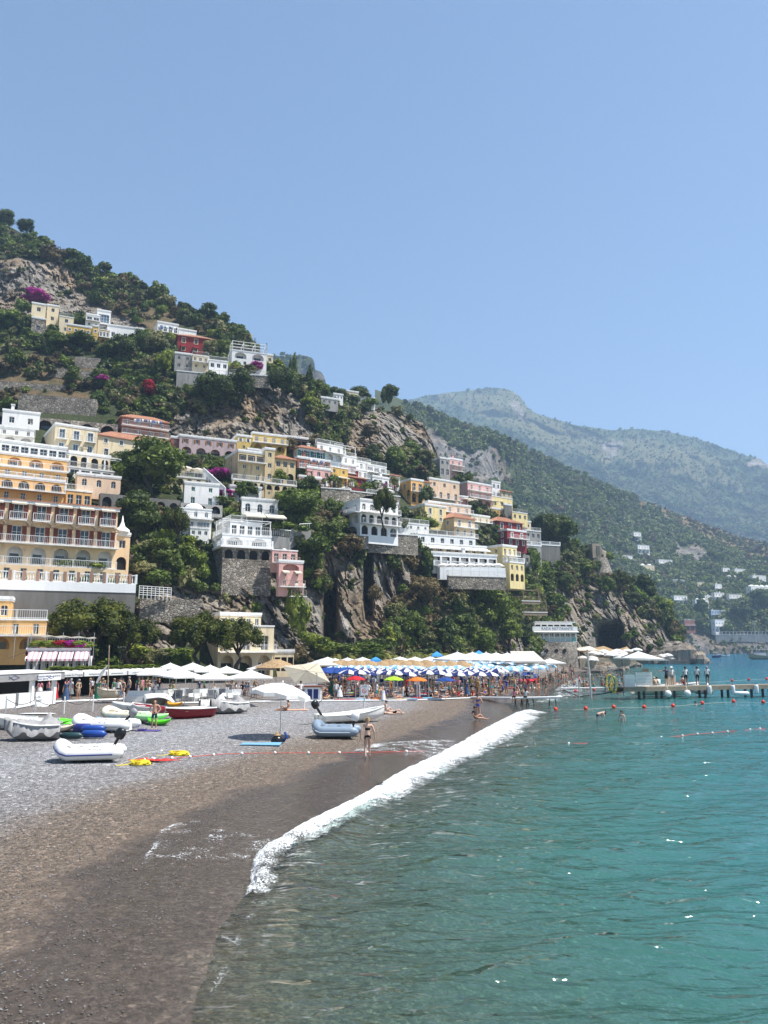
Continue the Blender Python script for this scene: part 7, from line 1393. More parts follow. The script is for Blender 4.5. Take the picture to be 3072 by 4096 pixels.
# ------------------------------------------------------------------ landing stage, pier, boats afloat, headland terrace
o = empty('landing_stage', GB(1885, 2793)); tag(o, 'white plank walkway on dark trestles running into the swash', 'walkway'); L0 = Vector(o.location)
pts = [GB(1885, 2793) + Vector((0, 0, .15)), G0(2060, 2789, .62), G0(2250, 2786, .72)]
for i in range(2):
    a, c = pts[i] - L0, pts[i + 1] - L0; d = (c - a); n = Vector((-d.y, d.x, 0)).normalized() * .45
    for k in range(8): p, q = a.lerp(c, k / 8), a.lerp(c, (k + .97) / 8); MB().add([p - n, q - n, q + n, p + n, p - n - Vector((0, 0, .12)), q - n - Vector((0, 0, .12)), q + n - Vector((0, 0, .12)), p + n - Vector((0, 0, .12))], [(0, 1, 2, 3), (7, 6, 5, 4), (0, 4, 5, 1), (2, 6, 7, 3), (1, 5, 6, 2), (0, 3, 7, 4)]).build('plank', M_POLE, o)
for px in (2075, 2098, 2120, 2210):
    p = G0(px, 2789, .6) - L0
    for s in (-.3, .3): MB().tube([p + Vector((s, s, -.15)), p + Vector((s * 1.6, s, -1.3))], .05, 6).build('trestle_leg', M_IRON, o)
def deck_at(px, z, Y): a = ray(px, 2750); return Vector((a[0] / a[1] * Y, Y, z))
YP = 76.0; ZP = 1.1
# truss bridge
o = empty('truss_bridge', deck_at(2250, .85, 77)); tag(o, 'light steel truss gangway leading to the pier', 'gangway'); a = Vector((0, 0, 0)); c = deck_at(2500, .95, 76.5) - o.location; b = MB()
for z in (0, -.4):
    for y in (0, .8): b.tube([a + Vector((0, y, z)), c + Vector((0, y, z))], .04, 6)
n = 14
for k in range(n): p, q = a.lerp(c, k / n), a.lerp(c, (k + 1) / n); b.tube([p, (p + q) / 2 - Vector((0, 0, .4)), q], .022, 5)
b.build('truss', M_STEEL, o); MB().add([a + Vector((0, 0, .06)), c + Vector((0, 0, .06)), c + Vector((0, .8, .06)), a + Vector((0, .8, .06))], [(0, 1, 2, 3)]).build('deck', M_POLE, o)
for px, h in ((2316, 1.6), (2366, 4.6)):
    p = deck_at(px, 0, 76) - o.location; MB().tube([p + Vector((0, 0, -1.5)), p + Vector((-.25 if h > 3 else 0, 0, h))], .09 if h > 3 else .06, 8).build('mooring_pole', M_STEEL, o)
MB().tube([a + Vector((0, -.05, -.1)), a.lerp(c, .25) + Vector((0, -.1, -.75)), a.lerp(c, .55) + Vector((0, -.1, -.6)), c + Vector((0, -.05, -.2))], .05, 6).build('hose', M_BLACK, o)
for k, m in enumerate((M_YEL, SHUT['green'], M_YEL)): p = deck_at(2440 + k * 8, 1.5, 75.5) - o.location; MB().tube([p + Vector((.3 * cos(t), 0, .75 * sin(t) - .1 * k)) for t in [2 * pi * i / 14 for i in range(15)]], .045, 6).build('hung_hose', m, o)
# pier: planks over piles
A, B_ = deck_at(2480, ZP - .06, 76), deck_at(3180, ZP + .12, 79.5); o = empty('pier', A); tag(o, 'long wooden plank pier on dark piles with white fenders', 'pier'); d = B_ - A; dn = d.normalized(); nn = Vector((-dn.y, dn.x, 0)); N_ = 60; pl = MB().box(-.135, .135, -.7, .7, -.06, 0).mesh('plank', (M_DECK,))
for k in range(N_): c = link('plank', pl, o); c.location = d * ((k + .5) / N_); c.rotation_euler.z = atan2(d.y, d.x)
for s in (-.72, .68): MB().add([nn * s - Vector((0, 0, .4)), d + nn * s - Vector((0, 0, .4)), d + nn * s - Vector((0, 0, .062)), nn * s - Vector((0, 0, .062)), nn * (s + .08) - Vector((0, 0, .4)), d + nn * (s + .08) - Vector((0, 0, .4)), d + nn * (s + .08) - Vector((0, 0, .062)), nn * (s + .08) - Vector((0, 0, .062))], [(0, 1, 2, 3), (7, 6, 5, 4), (3, 2, 6, 7), (0, 4, 5, 1)]).build('fascia_beam', M_DECK, o)
for px in (2570, 2645, 2700, 2835, 2935, 3040, 3120):
    f = (deck_at(px, ZP, 76) - A).x / d.x; p = d * f
    for s in (-.5, .5): MB().tube([p + nn * s - Vector((0, 0, 2.5)), p + nn * s - Vector((0, 0, .1))], .13, 8).build('pile', M_IRON, o)
def on_pier(px, off=0.0): f = (deck_at(px, ZP, 76) - A).x / d.x; return A + d * f + nn * off
for px in (2842, 2945, 3050):
    q = empty('pier_fender', on_pier(px, -.95)); tag(q, 'white cylinder fender hung on the pier side', 'fender', 'pier fenders'); MB().lathe([(.05, -.85), (.17, -.8), (.2, -.7), (.2, -.1), (.17, .0), (.06, .05)], 12).build('body', M_RUB_W, q, True); MB().lathe([(.09, .05), (.07, .12), (.02, .16)], 8).build('cap', M_NAVY, q)
for px in (2658, 2741):
    q = empty('pier_fender', on_pier(px, -1.1) - Vector((0, 0, .65))); tag(q, 'white ball fender hung on the pier side', 'fender', 'pier fenders'); MB().lathe([(.04, -.34), (.22, -.27), (.32, -.07), (.32, .07), (.22, .27), (.04, .34)], 14).build('body', M_RUB_W, q, True); MB().tube([(0, 0, .45), (0, .2, .7)], .03, 5).build('rope', M_CLOTH, q)
q = empty('pier_fender', on_pier(2975, -1.2) - Vector((0, 0, .75))); tag(q, 'white fender floating on its side by the pier', 'fender', 'pier fenders'); MB().rings([[(x, k * .2 * cos(a_), k * .2 * sin(a_)) for a_ in [2 * pi * i / 10 for i in range(10)]] for x, k in ((-.75, .3), (-.6, 1), (.6, 1), (.75, .3))]).build('body', M_RUB_W, q, True)
p = on_pier(2492, -.1); o = parasol(p, 1.75, 2.75, 'sqw', 'square white parasol on a black post at the pier end', None, yaw=.15, pole=M_BLACK, tilt=(0, .03)); o.children[0].location.x = 1.7; MB().tube([(0, 0, 2.85), (1.7, 0, 3.45)], .04, 6).build('arm', M_BLACK, o)
o = empty('control_cabinet', on_pier(2522)); tag(o, 'white equipment cabinet on the pier', 'cabinet'); bx('cabinet', -.55, .45, -.3, .3, 0, 1.15, M_GELW, o); bx('cabinet_door', -.4, .42, -.33, -.303, .1, .75, M_RUB_W, o)
o = empty('slatted_screen', on_pier(2585)); tag(o, 'white slatted screen on the pier', 'screen')
for k in range(9): bx('slat', -.8, .8, -.03, .03, .12 + k * .14, .22 + k * .14, M_WHITE, o)
for x in (-.75, .7): bx('post', x, x + .06, .031, .08, 0, 1.4, M_WHITE, o)
q = empty('carton', on_pier(2604, .5)); q.location.z += 0; tag(q, 'brown carton on top of the slatted screen', 'carton'); bx('box', -.25, .25, -.2, .2, 1.4, 1.68, M_WOOD, q); bx('flap', -.25, .25, -.24, -.2, 1.6, 1.7, M_WOOD, q)
# launch moored behind the pier
bo = hullboat((on_pier(2740, 2.6) * 1, .06, 7.0), 'white motor launch moored behind the pier', M_GELW, .95, 1.0, name='motor_launch', group='boats afloat'); bo.location.z = .05; bx('console', .2, .9, -.35, .35, .9, 1.75, M_CREAMP, bo); MB().tube([(.9, -.3, 1.75), (1.0, 0, 2.0), (.9, .3, 1.75)], .03, 5).build('windscreen_rail', M_STEEL, bo); bx('engine_box', -3.0, -2.3, -.5, .5, .7, 1.2, M_GELW, bo)
rb = hullboat((on_pier(2880, 1.8), 2.6, 2.0), 'small white tender tied to the pier', M_RUB_W, .6, .6, group='boats afloat', cover=M_TARPW); rb.location.z = .15
# boats off the headland
def afloat(px0, px1, py, label, hm, H_, name='motor_boat'): a, c = G0(px0, py), G0(px1, py); o = hullboat(((a + c) / 2, atan2(c.y - a.y, c.x - a.x), (c - a).length), label, hm, H_, (c - a).length * .14, name=name, group='boats afloat'); o.location.z = -.15; return o, (c - a).length
o, l = afloat(2850, 2885, 2630, 'small dark motor boat with canopy off the rocks', M_NAVY, 1.2); bx('canopy', -l * .2, l * .15, -1, 1, 2.4, 2.5, M_CLOTHW, o); MB().tube([(-l * .2, 0, 1), (-l * .2, 0, 2.4)], .06, 5).build('canopy_post', M_STEEL, o)
o, l = afloat(2884, 2920, 2627, 'low white speedboat off the rocks', M_GELW, .9); bx('windscreen', 0, l * .1, -.8, .8, .9, 1.5, M_GLASS, o)
a, c = G0(3085, 2637), G0(2990, 2637); o = hullboat(((a + c) / 2, atan2(c.y - a.y, c.x - a.x), (c - a).length), 'wooden excursion sailing boat with tall mast and awning', col('varnished_hull', (.42, .36, .24), .4), 1.7, 2.2, trim=SHUT['brown'], name='sailing_boat', group='boats afloat', bow=.7); o.location.z = -.2; l = (c - a).length; bx('cabin', -l * .25, l * .15, -1.2, 1.2, 1.7, 2.9, M_GELW, o); bx('awning', -l * .35, l * .2, -1.7, 1.7, 4.2, 4.35, M_CLOTHW, o)
for x in (-l * .33, l * .18): MB().tube([(x, 1.4, 1.7), (x, 1.4, 4.2)], .06, 5).build('awning_post', M_STEEL, o); MB().tube([(x, -1.4, 1.7), (x, -1.4, 4.2)], .06, 5).build('awning_post', M_STEEL, o)
mh = 150 / F * a.y; MB().tube([(l * .08, 0, 1.5), (l * .08, 0, mh)], [.18, .08], 6).build('mast', M_STEEL, o); MB().tube([(l * .08, 0, mh), (-l * .5, 0, 1.9)], .05, 4).build('stay', M_STEEL, o); MB().tube([(l * .08, 0, mh), (l * .52, 0, 2.4)], .05, 4).build('stay', M_STEEL, o)
# boulders
def boulder(pos, sx, sy, sz, seed, label, m=None):
    n, k = 14, 9; V = []
    for i in range(k + 1):
        t = pi * i / k
        for j in range(n): V.append((sin(t) * cos(2 * pi * j / n), sin(t) * sin(2 * pi * j / n), cos(t)))
    V = np.array(V); nz = fbm(V[:, 0] * 1.3 + seed, V[:, 1] * 1.3, V[:, 2] * 1.3, seed, 4); V = np.sign(V) * np.abs(V) ** .8 * (1 + .45 * nz[:, None]); V *= np.array([sx, sy, sz])
    fs = [(i * n + j, i * n + (j + 1) % n, (i + 1) * n + (j + 1) % n, (i + 1) * n + j) for i in range(k) for j in range(n)]; me = mesh_np('boulder', V, [tuple(reversed(f)) for f in fs], (M_ROCK,)); attr(me, 'rock', np.ones(len(V))); attr(me, 'dry', np.zeros(len(V))); o = link('boulder', me); o.location = pos; o.rotation_euler.z = seed; tag(o, label, 'rock', 'boulders at the headland'); return o
for i, (px, py, w2, h2, Y) in enumerate([(2725, 2645, 75, 70, 238), (2690, 2630, 50, 45, 246), (2780, 2648, 50, 46, 236), (2810, 2652, 28, 26, 234), (2660, 2610, 50, 36, 250), (2640, 2640, 50, 40, 240), (2600, 2650, 60, 30, 236), (2700, 2600, 46, 40, 256), (2745, 2610, 36, 36, 252)]):
    s = Y / F; boulder(P(px, py, Y), w2 * s, w2 * s * .8, h2 * s, i + 3, 'cracked grey boulder heaped at the headland foot')
for i, (px, py, w2, h2) in enumerate([(2395, 2688, 36, 26), (2350, 2680, 22, 14), (2450, 2680, 30, 16), (2480, 2680, 24, 12), (2330, 2690, 14, 8), (2500, 2676, 20, 14), (2540, 2668, 30, 18), (2420, 2670, 44, 22)]):
    p = G0(px, py + 2); s = p.y / F; boulder(p, w2 * s, w2 * s * .8, h2 * s, i + 23, 'dark wet boulder at the beach end below the sun terrace')
# grotto sun terrace
YT = 203; o = empty('sun_terrace', P(2318, 2652, YT - 6)); tag(o, 'timber sun terrace with reed roof in front of the grotto', 'terrace'); L0 = Vector(o.location); a, c = P(2318, 2636, YT - 4) - L0, P(2545, 2632, YT + 2) - L0; dd = c - a
for k in range(20): p, q = a.lerp(c, k / 20), a.lerp(c, (k + .96) / 20); MB().add([p, q, q + Vector((0, 9, .6)), p + Vector((0, 9, .6)), p - Vector((0, 0, 2.8)), q - Vector((0, 0, 2.8))], [(0, 1, 2, 3), (4, 5, 1, 0)]).build('deck_board', M_DECK, o)
railing(o, Matrix.Translation(a + Vector((0, .1, 0))) @ Matrix.Rotation(atan2(dd.y, dd.x), 4, 'Z'), dd.length, 1.0, 'bar', M_WOOD)
for x0, x1, y0, y1, m_ in [(2340, 2490, 2612, 2590, C_['straw']), (2480, 2535, 2612, 2592, C_['straw']), (2316, 2400, 2602, 2590, M_CLOTH)]:
    p, q, t_ = P(x0, y0, YT + 2) - L0, P(x1, y0, YT + 4) - L0, P((x0 + x1) / 2, y1 - 6, YT + 7) - L0; MB().add([p, q, t_, p + Vector((0, 7, .5)), q + Vector((0, 7, .5))], [(0, 1, 2), (1, 4, 2), (4, 3, 2), (3, 0, 2)]).build('reed_roof', m_, o)
    for f in (0, .5, 1): e = p.lerp(q, f); MB().tube([e, e - Vector((0, 0, 3.2))], .08, 5).build('roof_post', M_WOOD, o)
for k, (px, py) in enumerate([(2375, 2612), (2395, 2617), (2415, 2606), (2432, 2613), (2455, 2611), (2470, 2604), (2490, 2613), (2510, 2604), (2465, 2622), (2495, 2622), (2520, 2624), (2332, 2632), (2370, 2632), (2440, 2622), (2548, 2600), (2372, 2640)]):
    Yk = YT - 3 + 8 * (2640 - py) / 40; p = P(px, py + 26, Yk); parasol(p, 1.55, 26 * Yk / F, 'frill', 'white fringed parasol on the grotto sun terrace', 'grotto terrace parasols')
for k, (px, py) in enumerate([(2655, 2640), (2640, 2634), (2672, 2622), (2648, 2626), (2690, 2634)]): Yk = 236; p = P(px, py + 22, Yk); parasol(p, 1.9, 22 * Yk / F, 'frill', 'white fringed parasol on the rock platform', 'rock platform parasols')
o = empty('rock_platform', P(2628, 2655, 234)); tag(o, 'dark concrete bathing platform at the headland rocks', 'platform'); b = MB(); b.box(-1, 9, -2, 5, -2, 1.0); b.build('slab', W_['dgrey'], o); MB().tube([(2, -2.1, 1.6), (2, -2.1, -1)], .06, 5).tube([(3, -2.1, 1.6), (3, -2.1, -1)], .06, 5).build('ladder', M_STEEL, o)
for px, py, l in [(1380, 1962, 'white parasol beside the ball trees'), (1530, 1965, 'white parasol on the walkway by the magenta patch'), (1555, 1972, 'white parasol at the walkway end')]: Yk = YN(px, py + 12) - 4; parasol(P(px, py + 14, Yk), 1.5, 14 * Yk / F + .4, 'frill', l, 'town terrace parasols')
for k in range(9): px = 1862 + k * 17; Yk = YN(px, 2022) - 5; parasol(P(px, 2024 + k * .8, Yk), 1.3, 1.9, 'cream', 'cream parasol on the long terrace under the pink house', 'town terrace parasols')
for k in range(7): px = 1775 + k * 36; parasol(P(px, 2303, 157.5), 1.4, 2.1, 'frill', 'white parasol on the hotel sun terrace above the vines', 'hotel terrace parasols')
for px, py in [(745, 1892), (790, 1898)]: Yk = YN(px, py + 15) - 4; parasol(P(px, py + 16, Yk), 1.6, 1.6, 'cream', 'yellowish parasol on the garden terrace by the huge tree', 'town terrace parasols')
# lone beach belongings
o = base(1045, 2980, 'beach_towel', 'light blue towel laid out below the lone white parasol', 'towel'); rng = np.random.default_rng(5); b = MB(); V = [(x * .95, y * .45, .05 + .03 * rng.random()) for y in (-1, 0, 1) for x in (-1, -.5, 0, .5, 1)]; b.add(V, [(j * 5 + i, j * 5 + i + 1, j * 5 + i + 6, j * 5 + i + 5) for j in range(2) for i in range(4)]); b.build('cloth', C_['sky'], o, True)
o = base(1108, 2972, 'beach_bag', 'black beach bag with a straw hat on top by the parasol pole', 'bag'); MB().lathe([(.28, 0), (.32, .15), (.24, .3), (.1, .36)], 10).build('bag', M_BLACK, o, True); MB().lathe([(.2, .36), (.19, .38), (.1, .4), (.09, .5), (.03, .52)], 12).build('hat', C_['straw'], o, True); MB().tube([(.3, 0, .05), (.45, .05, .3), (.35, .1, .5)], .06, 5).build('blue_cloth', C_['blue'], o, True)
o = base(600, 2924, 'beach_towel', 'purple towel under the man in dark shorts', 'towel'); MB().box(-.7, .55, -.4, .3, .0, .04).box(-.6, -.2, -.3, .1, .043, .12).build('cloth', col('purple_towel', (.07, .05, .2), .9), o)
o = base(1158, 2840, 'beach_towel', 'orange striped towel under the reclining sunbather', 'towel'); MB().box(-1.0, 1.3, -.4, .4, .0, .04).build('cloth', col('salmon_towel', (.7, .35, .22), .9), o)
for k in range(26):
    px = R0.uniform(1290, 2150); py = R0.uniform(2762, 2800) if px < 1850 else R0.uniform(2752, 2778); c = ['white', 'sky', 'red', 'orange', 'beige', 'navy', 'lime'][k % 7]; o = base(px, py, 'beach_towel', '%s towel spread among the sunbathers' % {'sky': 'sky blue'}.get(c, c), 'towel', R0.uniform(0, 3), 'towels among the sunbathers'); b = MB(); b.box(-.85, .85, -.4, .4, .01, .05); b.build('cloth', C_[c], o)
for k in range(3): kayak(boat_axis(2070 + k * 28, 2736 - k * 2, 2105 + k * 28, 2734 - k * 2), 'red pedal boat drawn up by the crimson parasol', M_RED, .7, .6, name='pedal_boat')
# ------------------------------------------------------------------ people: one skinned body per pose, clothes as body regions, hair and skirts as children
def V3(*a): return Vector(a)
def pose(**k):
    """joints in metres for a 1.70 m adult facing -y (towards the camera)"""
    J = dict(pel=V3(0, 0, .93), wai=V3(0, 0, 1.06), che=V3(0, .005, 1.27), nek=V3(0, 0, 1.44), hed=V3(0, -.015, 1.555), top=V3(0, -.01, 1.64),
             sl=V3(.165, 0, 1.385), el=V3(.225, .02, 1.12), wl=V3(.25, -.04, .87), hl=V3(.25, -.06, .77), sr=V3(-.165, 0, 1.385), er=V3(-.225, .02, 1.12), wr=V3(-.25, -.04, .87), hr=V3(-.25, -.06, .77),
             pl=V3(.09, 0, .88), kl=V3(.105, -.02, .48), al=V3(.11, .02, .085), tl=V3(.125, -.13, .035), pr=V3(-.09, 0, .88), kr=V3(-.105, -.02, .48), ar=V3(-.11, .02, .085), tr=V3(-.125, -.13, .035))
    J.update({a: V3(*b) for a, b in k.items()}); return J
EDG = [('pel', 'wai'), ('wai', 'che'), ('che', 'nek'), ('nek', 'hed'), ('hed', 'top'), ('che', 'sl'), ('sl', 'el'), ('el', 'wl'), ('wl', 'hl'), ('che', 'sr'), ('sr', 'er'), ('er', 'wr'), ('wr', 'hr'), ('pel', 'pl'), ('pl', 'kl'), ('kl', 'al'), ('al', 'tl'), ('pel', 'pr'), ('pr', 'kr'), ('kr', 'ar'), ('ar', 'tr')]
RAD = dict(pel=(.155, .115), wai=(.128, .095), che=(.15, .11), nek=(.052, .055), hed=(.082, .098), top=(.06, .07), s=(.062, .062), e=(.045, .045), w=(.032, .03), h=(.036, .026), p=(.085, .092), k=(.058, .06), a=(.038, .04), t=(.04, .026))
def body_mesh(J, name, fem=False):
    me = bpy.data.meshes.new('b'); ks = list(J); me.from_pydata([tuple(J[q]) for q in ks], [(ks.index(a), ks.index(b)) for a, b in EDG], []); o = bpy.data.objects.new('b', me); COL.objects.link(o)
    sm = o.modifiers.new('s', 'SKIN'); sm.branch_smoothing = .6; sm.use_smooth_shade = True; o.modifiers.new('u', 'SUBSURF').levels = 1; o.modifiers['u'].render_levels = 1
    if not me.skin_vertices: me.skin_vertices.new()
    for i, q in enumerate(ks):
        r = RAD[q] if q in RAD else RAD[q[0]]; f = 1.0
        if fem: f = {'wai': .86, 'che': .88, 'pel': 1.03}.get(q, .92 if q[0] in 'sewh' and q != 'hed' else 1.0)
        sv = me.skin_vertices[0].data[i]; sv.radius = (r[0] * f, r[1] * f); sv.use_root = q == 'pel'
    bpy.context.view_layer.update(); ev = o.evaluated_get(bpy.context.evaluated_depsgraph_get()); out = bpy.data.meshes.new_from_object(ev); bpy.data.objects.remove(o)
    V = [v.co.copy() for v in out.vertices]; Fc = [tuple(p.vertices) for p in out.polygons]; reg = []
    hd = (J['top'] - J['nek']).normalized(); 
    for p in out.polygons:
        c = sum((V[i] for i in p.vertices), Vector()) / len(p.vertices); best = None
        for a, b in EDG:
            d = J[b] - J[a]; t = max(0, min(1, (c - J[a]).dot(d) / d.length_squared)); q = (c - J[a] - d * t).length
            if best is None or q < best[0]: best = (q, a, b, t)
        _, a, b, t = best; r = 0
        if (a, b) == ('wai', 'che'): r = 1 if t > .62 else 2
        elif (a, b) == ('che', 'nek'): r = 1 if t < .15 else 2 if t < .6 else 0
        elif a == 'che': r = 2
        elif a in ('sl', 'sr'): r = 2 if t < .62 else 0
        elif (a, b) == ('pel', 'wai'): r = 3 if t < .28 else 2
        elif a == 'pel': r = 3
        elif a in ('pl', 'pr'): r = 3 if t < .06 else 4 if t < .48 else 0
        reg.append(r)
    # fingers and thumb, nose, eyes, mouth, ears joined to the same body mesh
    mb = MB(); mb.v = [tuple(v) for v in V]; mb.f = Fc; mb.m = reg
    for s in 'lr':
        w, h = J['w' + s], J['h' + s]; d = (h - w).normalized(); sd = d.cross(Vector((0, 1, .1))).normalized() if abs(d.y) < .9 else Vector((1, 0, 0)); fw = d.cross(sd).normalized(); mb.cur = 0
        for k, ln in enumerate((.07, .08, .075, .06)): p = h + fw * (.024 * (k - 1.5)) + d * .01; mb.tube([p, p + d * ln * .55 + sd * .008, p + d * ln + sd * .028], [.009, .0085, .006], 5)
        p = w.lerp(h, .45) + fw * .03; mb.tube([p, p + fw * .03 + d * .03, p + fw * .035 + d * .06], [.011, .010, .007], 5)
    hx = J['hed']; up = hd; fwd = Vector((0, -1, 0)); fwd = (fwd - up * fwd.dot(up)); fwd = fwd.normalized() if fwd.length > .2 else Vector((0, 0, 1)); sx = up.cross(fwd).normalized()
    if name.startswith('turn'): pass
    mb.tube([hx + fwd * .088 + up * .02, hx + fwd * .115 - up * .012, hx + fwd * .09 - up * .022], [.008, .014, .012], 5)
    for s in (-1, 1): mb.tube([hx + sx * s * .082 + up * .015, hx + sx * s * .092 - up * .01, hx + sx * s * .082 - up * .03], [.012, .018, .01], 5)
    mb.cur = 5
    for s in (-1, 1): mb.tube([hx + sx * s * .034 + fwd * .086 + up * .022, hx + sx * s * .034 + fwd * .094 + up * .022], .009, 5)
    mb.cur = 6; mb.tube([hx + fwd * .086 - up * .045 - sx * .022, hx + fwd * .094 - up * .047, hx + fwd * .086 - up * .045 + sx * .022], .006, 5)
    me = mb.mesh(name, (), True)
    for k in range(7): me.materials.append(SKIN[0])
    me['hx'] = tuple(hx); me['up'] = tuple(up); me['fw'] = tuple(fwd); me['pel'] = tuple(J['pel']); return me
SKIN = [col('tanned_skin', (.46, .26, .17), .55, .08), col('fair_skin', (.60, .38, .28), .55, .08), col('brown_skin', (.26, .14, .09), .55, .08)]
HAIR = {'dark': col('dark_hair', (.014, .010, .008), .5), 'brown': col('brown_hair', (.06, .032, .018), .5), 'blond': col('blond_hair', (.34, .23, .10), .5), 'grey': col('grey_hair', (.30, .29, .28), .6)}
M_EYE = col('eye_dark', (.02, .015, .012), .3); M_LIP = col('lip', (.32, .12, .10), .5)
CL = {'black': col('black_cloth', (.012, .012, .014), .8), 'white': col('white_cotton', (.76, .76, .75), .9), 'navy': col('navy_swimwear', (.015, .02, .07), .7), 'royal blue': col('royal_blue_swimwear', (.02, .05, .42), .7), 'red': col('red_swimwear', (.52, .02, .03), .7), 'pink': col('pink_cotton', (.70, .26, .32), .85), 'green': col('green_cotton', (.02, .16, .09), .85), 'teal': col('teal_swimwear', (.04, .34, .38), .8), 'grey': col('grey_cotton', (.22, .24, .25), .9), 'orange': col('orange_swimwear', (.70, .25, .03), .8), 'yellow': col('yellow_swimwear', (.70, .52, .06), .8), 'denim blue': col('denim_cloth', (.09, .16, .30), .9), 'beige': col('beige_cotton', (.48, .38, .26), .9)}
POSES = {'stand': pose(), 'hips': pose(el=(.32, .06, 1.13), wl=(.19, -.04, .98), hl=(.12, -.06, .95), er=(-.32, .06, 1.13), wr=(-.19, -.04, .98), hr=(-.12, -.06, .95)),
 'walk': pose(kl=(.10, -.20, .52), al=(.10, -.26, .10), tl=(.11, -.42, .06), kr=(-.10, .05, .48), ar=(-.10, .30, .14), tr=(-.10, .22, .03), el=(.23, .12, 1.14), wl=(.26, .16, .90), hl=(.26, .16, .80), er=(-.23, -.06, 1.13), wr=(-.25, -.22, .93), hr=(-.25, -.28, .85)),
 'stroll': pose(kl=(.09, -.06, .49), al=(.09, .10, .10), tl=(.10, -.03, .035), kr=(-.09, -.10, .49), ar=(-.085, -.12, .085), tr=(-.10, -.27, .035), el=(.27, .06, 1.13), wl=(.30, .03, .88), hl=(.31, .0, .78), er=(-.27, .02, 1.13), wr=(-.31, -.06, .89), hr=(-.31, -.1, .79)),
 'sit': pose(pel=(0, 0, .13), wai=(0, .04, .26), che=(0, .06, .47), nek=(0, .02, .64), hed=(0, -.02, .755), top=(0, -.03, .84), sl=(.165, .05, .585), sr=(-.165, .05, .585), el=(.24, .16, .36), er=(-.24, .16, .36), wl=(.22, .0, .2), wr=(-.22, .02, .2), hl=(.18, -.09, .2), hr=(-.18, -.08, .2), pl=(.09, -.03, .12), pr=(-.09, -.03, .12), kl=(.11, -.38, .35), kr=(-.1, -.45, .12), al=(.11, -.62, .07), ar=(-.12, -.86, .06), tl=(.12, -.75, .05), tr=(-.14, -.93, .16)),
 'hunch': pose(pel=(0, 0, .13), wai=(0, .0, .26), che=(0, -.08, .46), nek=(0, -.18, .60), hed=(0, -.26, .69), top=(0, -.29, .77), sl=(.165, -.10, .56), sr=(-.165, -.10, .56), el=(.2, -.3, .40), er=(-.2, -.3, .40), wl=(.1, -.46, .42), wr=(-.1, -.46, .42), hl=(.04, -.53, .42), hr=(-.04, -.53, .42), pl=(.09, -.03, .12), pr=(-.09, -.03, .12), kl=(.11, -.36, .42), kr=(-.11, -.36, .42), al=(.11, -.55, .07), ar=(-.11, -.55, .07), tl=(.12, -.68, .04), tr=(-.12, -.68, .04)),
 'lie': pose(pel=(0, 0, .12), wai=(0, .13, .12), che=(0, .34, .13), nek=(0, .52, .13), hed=(0, .64, .14), top=(0, .73, .14), sl=(.165, .46, .12), sr=(-.165, .46, .12), el=(.25, .22, .07), er=(-.25, .25, .07), wl=(.26, -.03, .06), wr=(-.27, .0, .06), hl=(.25, -.13, .06), hr=(-.26, -.1, .06), pl=(.09, -.05, .11), pr=(-.09, -.05, .11), kl=(.11, -.44, .12), kr=(-.1, -.38, .36), al=(.13, -.84, .07), ar=(-.12, -.66, .08), tl=(.15, -.9, .17), tr=(-.13, -.79, .05)),
 'bend': pose(che=(0, -.30, 1.12), wai=(0, -.08, 1.06), nek=(0, -.46, 1.13), hed=(0, -.56, 1.13), top=(0, -.64, 1.12), sl=(.165, -.40, 1.1), sr=(-.165, -.40, 1.1), el=(.2, -.45, .84), er=(-.2, -.45, .84), wl=(.18, -.5, .6), wr=(-.18, -.5, .6), hl=(.17, -.53, .5), hr=(-.17, -.53, .5)),
 'chair': pose(pel=(0, 0, .55), wai=(0, .02, .68), che=(0, .02, .89), nek=(0, 0, 1.06), hed=(0, -.03, 1.175), top=(0, -.03, 1.26), sl=(.165, .02, 1.0), sr=(-.165, .02, 1.0), el=(.22, .04, .76), er=(-.22, .04, .76), wl=(.18, -.2, .66), wr=(-.18, -.2, .66), hl=(.15, -.3, .66), hr=(-.15, -.3, .66), pl=(.09, -.04, .53), pr=(-.09, -.04, .53), kl=(.1, -.42, .52), kr=(-.1, -.42, .52), al=(.1, -.42, .1), ar=(-.1, -.42, .1), tl=(.11, -.56, .05), tr=(-.11, -.56, .05)),
 'reach': pose(el=(.34, -.2, 1.3), wl=(.36, -.45, 1.34), hl=(.36, -.55, 1.35))}
BM = {}
def body(k, fem):
    if (k, fem) not in BM: BM[(k, fem)] = body_mesh(POSES[k], 'person_body', fem)
    return BM[(k, fem)]
def hair_mesh(kind):
    b = MB(); r = .1
    b.rings([[(q * .094 * cos(2 * pi * i / 12), (q * .112 * sin(2 * pi * i / 12) + .016), z - (.055 if (kind != 'short' and sin(2 * pi * i / 12) > .3) else (.02 if sin(2 * pi * i / 12) > .2 else -.02)) * (1 if z < .05 else 0)) for i in range(12)] for q, z in ((1.0, .02), (1.05, .05), (.95, .09), (.6, .125), (.12, .138))], False, True)
    if kind == 'long': b.rings([[(q * .085 * cos(2 * pi * i / 10), .065 + q2 * .05 * sin(2 * pi * i / 10), z) for i in range(10)] for q, q2, z in ((.9, 1, .06), (1.0, 1.1, -.03), (.95, .9, -.14), (.5, .5, -.24))], True, True)
    if kind == 'bun': b.lathe([(.01, -.045), (.04, -.03), (.052, 0), (.04, .03), (.01, .045)], 9, Matrix.Translation((0, .085, .10)))
    if kind == 'cap': b.rings([[(.1 * cos(2 * pi * i / 12) * q, -.06 - q * .09 * (1 if sin(2 * pi * i / 12) < 0 else .1) * abs(sin(2 * pi * i / 12)), z) for i in range(12)] for q, z in ((.9, .062), (1.0, .055))], True, True)
    if kind == 'hat': b.lathe([(.2, .05), (.19, .06), (.1, .07), (.09, .14), (.05, .16)], 14)
    return b.mesh('hair', (HAIR['dark'],), True)
